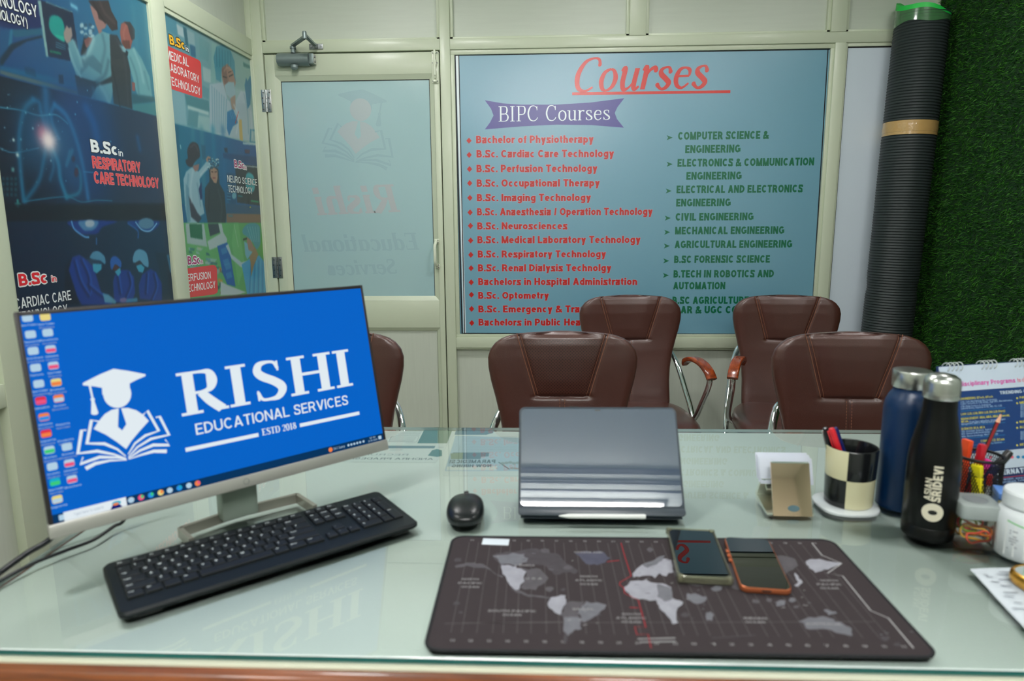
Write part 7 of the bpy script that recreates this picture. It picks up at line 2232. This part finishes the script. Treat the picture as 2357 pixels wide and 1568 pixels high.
simple_pen('marker', 'navy blue marker leaning right in the mesh cup', (MC.x - .016, MC.y - .016, zb), (2298, 1066), MC.y - .016, .0068, PNAVY, mat('marker_navy', (20, 34, 92), rough=.3, coat=.3, var=0), GP, .045, cat='marker')
simple_pen('marker', 'black marker leaning far right in the mesh cup', (MC.x - .010, MC.y - .002, zb), (2326, 1038), MC.y - .002, .0066, PBLK, mat('marker_black', (30, 29, 31), rough=.35, var=0), GP, .06, cat='marker')
simple_pen('pen', 'red-tipped clear pen standing low in the mesh cup', (MC.x + .004, MC.y - .024, zb), (2280, 1092), MC.y - .026, .0042, mat('pen_clear', (176, 176, 180), rough=.2, var=0), PRED_, GP, .02)
simple_pen('pen', 'silver and white pen between the red marker and the pencil', (MC.x - .010, MC.y + .006, zb), (2262, 1046), MC.y + .010, .0045, mat('pen_silver', (186, 188, 194), rough=.25, metal=.5, var=0), mat('pen_pearl', (206, 206, 212), rough=.25, var=0), GP, .03)

# ---------------------------------------------------------------- jar of rubber bands
JC = Vector((.672, 1.028, ZT)); JR = math.radians(-8)
jr = thing('rubber_band_jar', 'small square clear jar with a grey lid holding coloured rubber bands', 'jar', tuple(JC), JR)
JW = .0275
JAR = clear('jar_plastic', (.95, .92, .88), .8, .03, 1.45, haze=.06, hazecol=(150, 140, 128))
b = B()
o = rrect(-JW, JW, -JW, JW, .007, 4); n = len(o)
lv = [(.90, 0), (.97, .0012), (1.0, .006), (1.0, .047), (.95, .050)]
b.add([(p[0] * s_, p[1] * s_, z) for s_, z in lv for p in o], [tuple(reversed(range(n)))] + [(k * n + i, k * n + (i + 1) % n, (k + 1) * n + (i + 1) % n, (k + 1) * n + i) for k in range(4) for i in range(n)])
b.done('jar_body', JAR, jr, smooth=40)
LIDG = mat('lid_grey', (140, 148, 146), rough=.35, spec=.5, var=.02)
b = B().prism(rrect(-JW - .002, JW + .002, -JW - .002, JW + .002, .0085, 5), .0485, .0715, bev=.003)
jl_ = b.done('jar_lid', LIDG, jr, smooth=40)
B().lathe([(.0165, .0712), (.0172, .0721), (.0160, .0724), (.0152, .0716), (0, .0715)], 32).done('lid_recess', mat('lid_recess_grey', (118, 124, 126), rough=.4, var=0), jl_, smooth=40)
bands = [('red-orange rubber band lying at the front of the jar', (236, 62, 30)), ('yellow rubber band at the front of the jar', (216, 172, 40)), ('orange rubber band leaning against the left of the jar', (236, 120, 36)),
         ('green rubber band at the right of the jar', (110, 150, 50)), ('red rubber band standing tall in the jar', (226, 56, 44)), ('amber rubber band at the bottom of the jar', (190, 140, 50)), ('pinkish red rubber band behind the front ones', (228, 80, 66)), ('lime rubber band low at the back of the jar', (150, 170, 60))]
for i, (lab, col) in enumerate(bands):
    rb = thing('rubber_band', lab, 'rubber band', (JC.x, JC.y, ZT + .002), JR, 'rubber bands in the jar')
    ra_, rb_ = random.uniform(.015, .020), random.uniform(.008, .013)
    tl = Matrix.Translation((random.uniform(-.006, .006), -.014 + .0048 * i, .010 + .004 * (i % 5) + .004)) @ Matrix.Rotation(random.uniform(-.5, .5), 4, 'Z') @ Matrix.Rotation(random.uniform(.5, 1.1), 4, 'X') @ Matrix.Rotation(random.uniform(-.5, .5), 4, 'Y')
    pts = [tl @ Vector((ra_ * math.cos(a), rb_ * math.sin(a) + .002 * math.sin(3 * a), 0)) for a in [2 * math.pi * k / 30 for k in range(30)]]
    pts = [Vector((max(-.024, min(.024, p.x)), max(-.024, min(.024, p.y)), max(.0015, min(.043, p.z)))) for p in pts]
    B().tube(pts, .0017, 6, closed=True).done('band', mat('band_%d' % i, col, rough=.5, var=.03), rb, smooth=60)

# ---------------------------------------------------------------- white pill bottle, blue box
pb_ = thing('pill_bottle', 'white plastic pill bottle with a ribbed cap and green printed label', 'pill bottle', (.727, .990, ZT))
WPL = mat('white_plastic', (202, 207, 210), rough=.35, spec=.5, var=.01)
Rp = .0405
B().lathe([(0, 0), (Rp - .004, 0), (Rp, .004), (Rp, .066), (Rp - .003, .072), (Rp - .010, .077), (Rp - .010, .082), (0, .082)], 48).done('bottle_body', WPL, pb_, smooth=50)
capb = B()
pf = []
n = 90
vs, fs = [], []
for (r, z, rib) in ((.0335, .0785, 0), (.0345, .0800, 1), (.0345, .0985, 1), (.0330, .1015, 0), (.027, .1025, 0), (0, .1025, 0)):
    for j in range(n):
        rr = r + (.0005 * (j % 2) if rib else 0)
        vs.append((max(rr, 1e-5) * math.cos(2 * math.pi * j / n), max(rr, 1e-5) * math.sin(2 * math.pi * j / n), z))
for k in range(5):
    for j in range(n):
        fs.append((k * n + j, k * n + (j + 1) % n, (k + 1) * n + (j + 1) % n, (k + 1) * n + j))
capb.add(vs, fs)
capb.done('ribbed_cap', WPL, pb_, smooth=30)
lab = B()
def wrapz(b, pts, mi, Rr):       # pts in (angle, z)
    b.add([(Rr * math.cos(a), Rr * math.sin(a), z) for a, z in pts], [tuple(range(len(pts)))], mi)
a0 = math.atan2(-.990, -.727)
def sect(x, z0, z1, w, mi, off=.00025):
    k = 6
    for i in range(k):
        wrapz(lab, [(a0 + x + w * i / k, z0), (a0 + x + w * (i + 1) / k, z0), (a0 + x + w * (i + 1) / k, z1), (a0 + x + w * i / k, z1)], mi, Rp + off)
sect(-.95, .008, .064, 1.9, 0, .00012)
for i in range(10):              # green rule, stepping down at its right end
    wrapz(lab, [(a0 - .62 + .068 * i, .0600 - .0005 * i), (a0 - .62 + .068 * (i + 1), .0600 - .0005 * (i + 1)), (a0 - .62 + .068 * (i + 1), .0618 - .0005 * (i + 1)), (a0 - .62 + .068 * i, .0618 - .0005 * i)], 1, Rp + .0003)
wrapz(lab, [(a0 + .06, .0440), (a0 + .10, .0440), (a0 + .10, .0568), (a0 + .06, .0568)], 1, Rp + .0003)
for x, z, w_ in ((-.50, .046, .05), (-.40, .046, .16), (-.50, .042, .05), (-.38, .038, .12), (-.50, .034, .30), (-.50, .030, .24), (-.42, .026, .10), (-.30, .022, .08), (-.55, .018, .06)):
    sect(x, z, z + .0022, w_, 2, .0003)
lab.done('label', [mat('label_offwhite', (208, 211, 212), rough=.45, var=.01), mat('label_green', (84, 178, 88), rough=.45, var=0), mat('label_grey', (150, 154, 160), rough=.5, var=0)], pb_, smooth=0)
bx = thing('small_box', 'small blue cardboard box with a gold dot between the jar and the pill bottle', 'box', (.762, 1.066, ZT), math.radians(-20))
b = B().box(-.030, .030, -.020, .020, .001, .069, .001)
b.done('carton', mat('carton_blue', (16, 84, 144), rough=.3, coat=.3, var=.05), bx)
b = B().box(-.0303, .0303, -.0203, .0203, .060, .0693, .0005); b.done('carton_top', mat('carton_light_blue', (84, 128, 196), rough=.35, var=.03), bx)
b = B().box(-.0306, .0000, -.0206, -.0195, .050, .058); b.done('gold_strip', mat('carton_gold', (186, 174, 124), rough=.4, var=.05), bx)
b = B().lathe([(0, 0), (.010, 0), (.010, .0004), (0, .0004)], 24); b.bm.transform(Matrix.Translation((-.012, -.0202, .026)) @ Matrix.Rotation(math.radians(90), 4, 'X')); b.done('gold_dot', MATS['carton_gold'], bx)

# ---------------------------------------------------------------- desk calendar
CA = math.radians(15); CT = math.radians(19)
cal = thing('desk_calendar', 'spiral-bound desk calendar with a blue and white course page', 'calendar', (.775, 1.228, ZT), CA)
CWD, CHT = .305, .232
cm = Matrix.Translation((CWD / 2, 0, .003)) @ Matrix.Rotation(-CT, 4, 'X')
CWH = mat('page_white', (176, 188, 202), rough=.35, var=.01); CNV = mat('page_navy', (10, 50, 104), rough=.35, var=.02); CPK = mat('page_pink', (200, 84, 160), rough=.4, var=0); CRS = mat('page_rose', (206, 96, 120), rough=.4, var=0)
CYL = mat('page_yellow', (188, 178, 70), rough=.4, var=0); CLB = mat('page_light', (128, 156, 190), rough=.4, var=0); CTL = mat('page_teal', (20, 110, 160), rough=.4, var=0); CDN = mat('page_deep_navy', (8, 34, 74), rough=.35, var=0); CRD = mat('page_red', (150, 40, 70), rough=.4, var=0)
b = B().box(-CWD / 2, CWD / 2, 0, .004, 0, CHT, .0005); b.bm.transform(cm); b.done('page_stack', CWH, cal)
b = B().box(-CWD / 2 - .003, CWD / 2 + .003, .0042, .0062, -.002, CHT + .002, .0005); b.bm.transform(cm); b.done('back_board', CDN, cal)
bl = B()
tb_p = cm @ Vector((0, .006, CHT)); y2 = tb_p.y + .085
bl.add([(0, tb_p.y, tb_p.z), (CWD, tb_p.y, tb_p.z), (CWD, y2, 0), (0, y2, 0), (0, tb_p.y, tb_p.z - .006), (CWD, tb_p.y, tb_p.z - .006), (CWD, y2 - .003, 0), (0, y2 - .003, 0)], [(0, 1, 2, 3), (7, 6, 5, 4), (0, 4, 5, 1), (1, 5, 6, 2), (2, 6, 7, 3), (3, 7, 4, 0)])
bl.done('rear_stand', CDN, cal, smooth=0)
WC = PM[cal.name] @ cm
pr = Print(WC @ Vector((-CWD / 2, -.0003, 0)), WC.to_3x3() @ Vector((1, 0, 0)), WC.to_3x3() @ Vector((0, 0, 1)), lift=.00012)
def zc(x, y): return (2180 + x / 4.898, 820 + y / 4.9)
def cpx(x, y): return pr.px(*zc(x, y))
vt = cpx(400, 378)[1]; vb = cpx(700, 1058)[1]; v2 = cpx(700, 1262)[1]
pr.poly([(0.003, vb), (CWD, vb), (CWD, vt), (0.003, vt)], CNV, 1, px=False)
pr.poly([(0, 0), (CWD, 0), (CWD, v2), (0, v2)], CDN, 1, px=False)
a = cpx(150, 345); c = cpx(850, 322)
k_ = (c[0] - a[0])
a = cpx(100, 343)
pr.text('Multidisciplinary Programs', (a[0] - .020, a[1]), (cpx(778, 330)[0], a[1]), CPK, 2, cap=.0085, px=False, bold=.10)
pr.text('to choose from', (cpx(802, 330)[0], a[1]), (cpx(802, 330)[0] + .062, a[1]), CRS, 2, cap=.0085, px=False, bold=.10)
a = cpx(596, 432)
pr.text('TRENDING COURSES', a, (a[0] + .105, a[1]), CWH, 3, cap=.0062, px=False, bold=.11)
rowsc = [(495, 150, 520, 'ENGINEERING: BTech, MTech', CYL), (527, 152, 572, 'CSE, Civil, Mechanical, Bio Technology,', CLB), (550, 152, 745, 'Cyber Security & CSE-AI/ML, Agri BSc, Mechatronics,', CLB), (580, 155, 495, 'CSE (Data Science & Analytics)', CLB), (603, 157, 625, 'Lateral Entry, Diploma in EE, ME, CE, CSE', CLB),
         (668, 156, 660, 'LAW: LLB, LLM, BBA LLB, BA LLB (Hons)', CYL), (722, 158, 712, 'MANAGEMENT: BBA, MBA, MBA Financial,', CYL), (752, 160, 245, 'MCom,', CYL), (752, 255, 662, 'Dual Specialization, Hospital Mgmt', CLB), (778, 160, 540, 'Management, MBA in Pharmaceutical', CLB),
         (835, 160, 430, 'SCIENCES: BCA, MCA', CYL), (862, 165, 560, 'BSc (Forensic Science, Agriculture)', CLB), (888, 165, 640, 'BSc (Hons) in Biotechnology, Microbiology', CLB), (918, 165, 580, 'MSc Biotechnology, Microbiology', CLB), (972, 380, 650, 'COMMERCE: BCom', CYL), (1000, 400, 620, 'Computers, Taxation', CLB)]
for y, xa, xb, s_, m_ in rowsc:
    a = cpx(xa, y); c = cpx(xb, y)
    pr.text(s_, a, (c[0], a[1]), m_, 3, cap=.0042 if m_ is CYL else .0034, px=False, bold=.09)
for y in (622, 685, 790, 932, 1018):
    a = cpx(155, y); c = cpx(660, y)
    pr.line([a, (c[0], a[1])], .0004, CTL, 3, px=False)
for y, s_ in ((480, 'PARAMEDICAL'), (538, 'MEDICINE'), (755, 'NURSING'), (815, 'ALLIED HEALTH'), (1012, 'ARTS')):
    a = cpx(818, y); pr.text(s_, a, (a[0] + .0045 * len(s_), a[1]), CYL, 3, cap=.0045, px=False, bold=.10)
    pr.ell(cpx(788, y - 6)[0], cpx(788, y - 6)[1], .0022, .0018, CYL, 3, px=False)
for y in (560, 585, 610, 640, 665, 690, 870, 895, 920, 945):
    a = cpx(830, y); pr.text('BSc, MSc, Diploma', a, (a[0] + .075, a[1]), CLB, 3, cap=.0038, px=False, bold=.08)
a = cpx(620, 1340)
pr.text('INTERNATIONAL', (a[0] - .022, a[1]), (a[0] + .095, a[1]), CWH, 3, cap=.0095, px=False, bold=.13)
a = cpx(560, 1378); pr.line([a, (CWD, a[1])], .0007, CRD, 3, px=False)
a = cpx(565, 1410); pr.text('NETWORK: www.admissions', (a[0], a[1]), (a[0] + .10, a[1]), CLB, 3, cap=.0036, px=False, bold=.08)
a = cpx(560, 1440); pr.text('Hyderabad, Telangana, India', (a[0], a[1]), (a[0] + .11, a[1]), CLB, 3, cap=.0038, px=False, bold=.07)
a = cpx(505, 1100); pr.text('for admissions contact', (a[0], a[1]), (a[0] + .04, a[1]), CDN, 2, cap=.003, px=False, bold=.06)
for x, m_ in ((490, CRS), (730, CRS), (800, CTL), (860, CTL)):
    a = cpx(x, 1138); pr.ell(a[0], a[1], .0042, .0028, m_, 2, px=False)
hx = []
for g in range(4):
    for i in range(4):
        hx.append(.0165 + g * .0785 + i * .0098)
for u in hx:
    pr.ell(u, CHT - .0085, .0016, .0016, CDN, 2, px=False, n=10)
pr.done('printed_page', cal)
for g in range(4):               # wire rings in groups of four
    for i in range(4):
        u = hx[g * 4 + i] - CWD / 2
        q = B().tube([(u + .0012 * math.sin(a), .003 - .0095 * math.cos(a) * 1.0, CHT - .0015 + .0085 * math.sin(a)) for a in [2 * math.pi * k / 22 for k in range(22)]], .0010, 6, closed=True)
        q.bm.transform(cm); q.done('wire_ring', mat('ring_white', (196, 202, 202), rough=.3, metal=.3, var=0), cal, smooth=60)

# ---------------------------------------------------------------- papers and gold-rimmed box at the right edge
pp = thing('receipt_sheet', 'creased white printed sheet at the right edge of the desk', 'paper', (.70, .86, ZT))
c0 = on_z(2232, 1311, ZT + .0008); c1 = on_z(2357, 1446, ZT + .0008)
d1 = (c1 - c0); n1 = Vector((-d1.y, d1.x, 0)).normalized()
b = B()
N, Mm = 14, 12
vs = []
for i in range(N + 1):
    for j in range(Mm + 1):
        e0 = c0 + Vector((.20 * j / Mm, .012 * j / Mm, 0)); e1 = c0 + d1 * 1.7 + Vector((.22 * j / Mm, .0, 0))
        p = e0 + (e1 - e0) * (i / N)
        z = .0010 + .0016 * (.5 + .5 * math.sin(i * .9 + j * .6)) * (1 if j > 0 else .4)
        vs.append((p.x, p.y, ZT + z))
b.add(vs, [(i * (Mm + 1) + j, i * (Mm + 1) + j + 1, (i + 1) * (Mm + 1) + j + 1, (i + 1) * (Mm + 1) + j) for i in range(N) for j in range(Mm)])
b.done('sheet', mat('receipt_white', (182, 189, 196), rough=.7, var=.02), pp, world=True, smooth=60)
pr = Print((0, 0, ZT + .0032), (1, 0, 0), (0, 1, 0), lift=.00005)
def zq(x, y): return (2160 + x / 4.614, 1120 + y / 4.612)
RG = mat('receipt_grey', (142, 148, 156), rough=.7, var=0)
for x, y, w_ in ((480, 935, 50), (510, 955, 70), (620, 930, 120), (640, 985, 150), (560, 1010, 90), (660, 1050, 120), (700, 1160, 110), (690, 1120, 160), (780, 1290, 140), (800, 1230, 90), (640, 905, 200), (800, 900, 90)):
    pr.line([zq(x, y), zq(x + w_, y + 6)], .0013, RG, 1)
pr.line([zq(375, 925), zq(395, 928)], .0012, INKD, 1); pr.line([zq(715, 935), zq(905, 942)], .0006, INKD, 1)
pr.done('print', pp)
gd = thing('gold_case', 'gold-rimmed rounded case lying on the white sheet at the right edge', 'case', (.690, .893, ZT + .003), math.radians(8))
ol = [superell(.040, .030, 3.2, 2 * math.pi * i / 48) for i in range(48)]
b = B(); n = 48
lv = [(.94, 0), (1.0, .004), (1.02, .010), (1.0, .016), (.93, .0185), (.86, .017)]
b.add([(p[0] * s_, p[1] * s_, z) for s_, z in lv for p in ol], [tuple(reversed(range(n)))] + [(k * n + i, k * n + (i + 1) % n, (k + 1) * n + (i + 1) % n, (k + 1) * n + i) for k in range(5) for i in range(n)])
b.done('gold_rim', mat('antique_gold', (186, 138, 58), rough=.25, metal=.9, var=.12, vscale=30), gd, smooth=50)
b = B().prism([(p[0] * .865, p[1] * .865) for p in ol], .010, .0172); b.done('lid_inset', mat('inset_silver', (170, 178, 178), rough=.15, metal=.7, var=.1), gd, smooth=30)
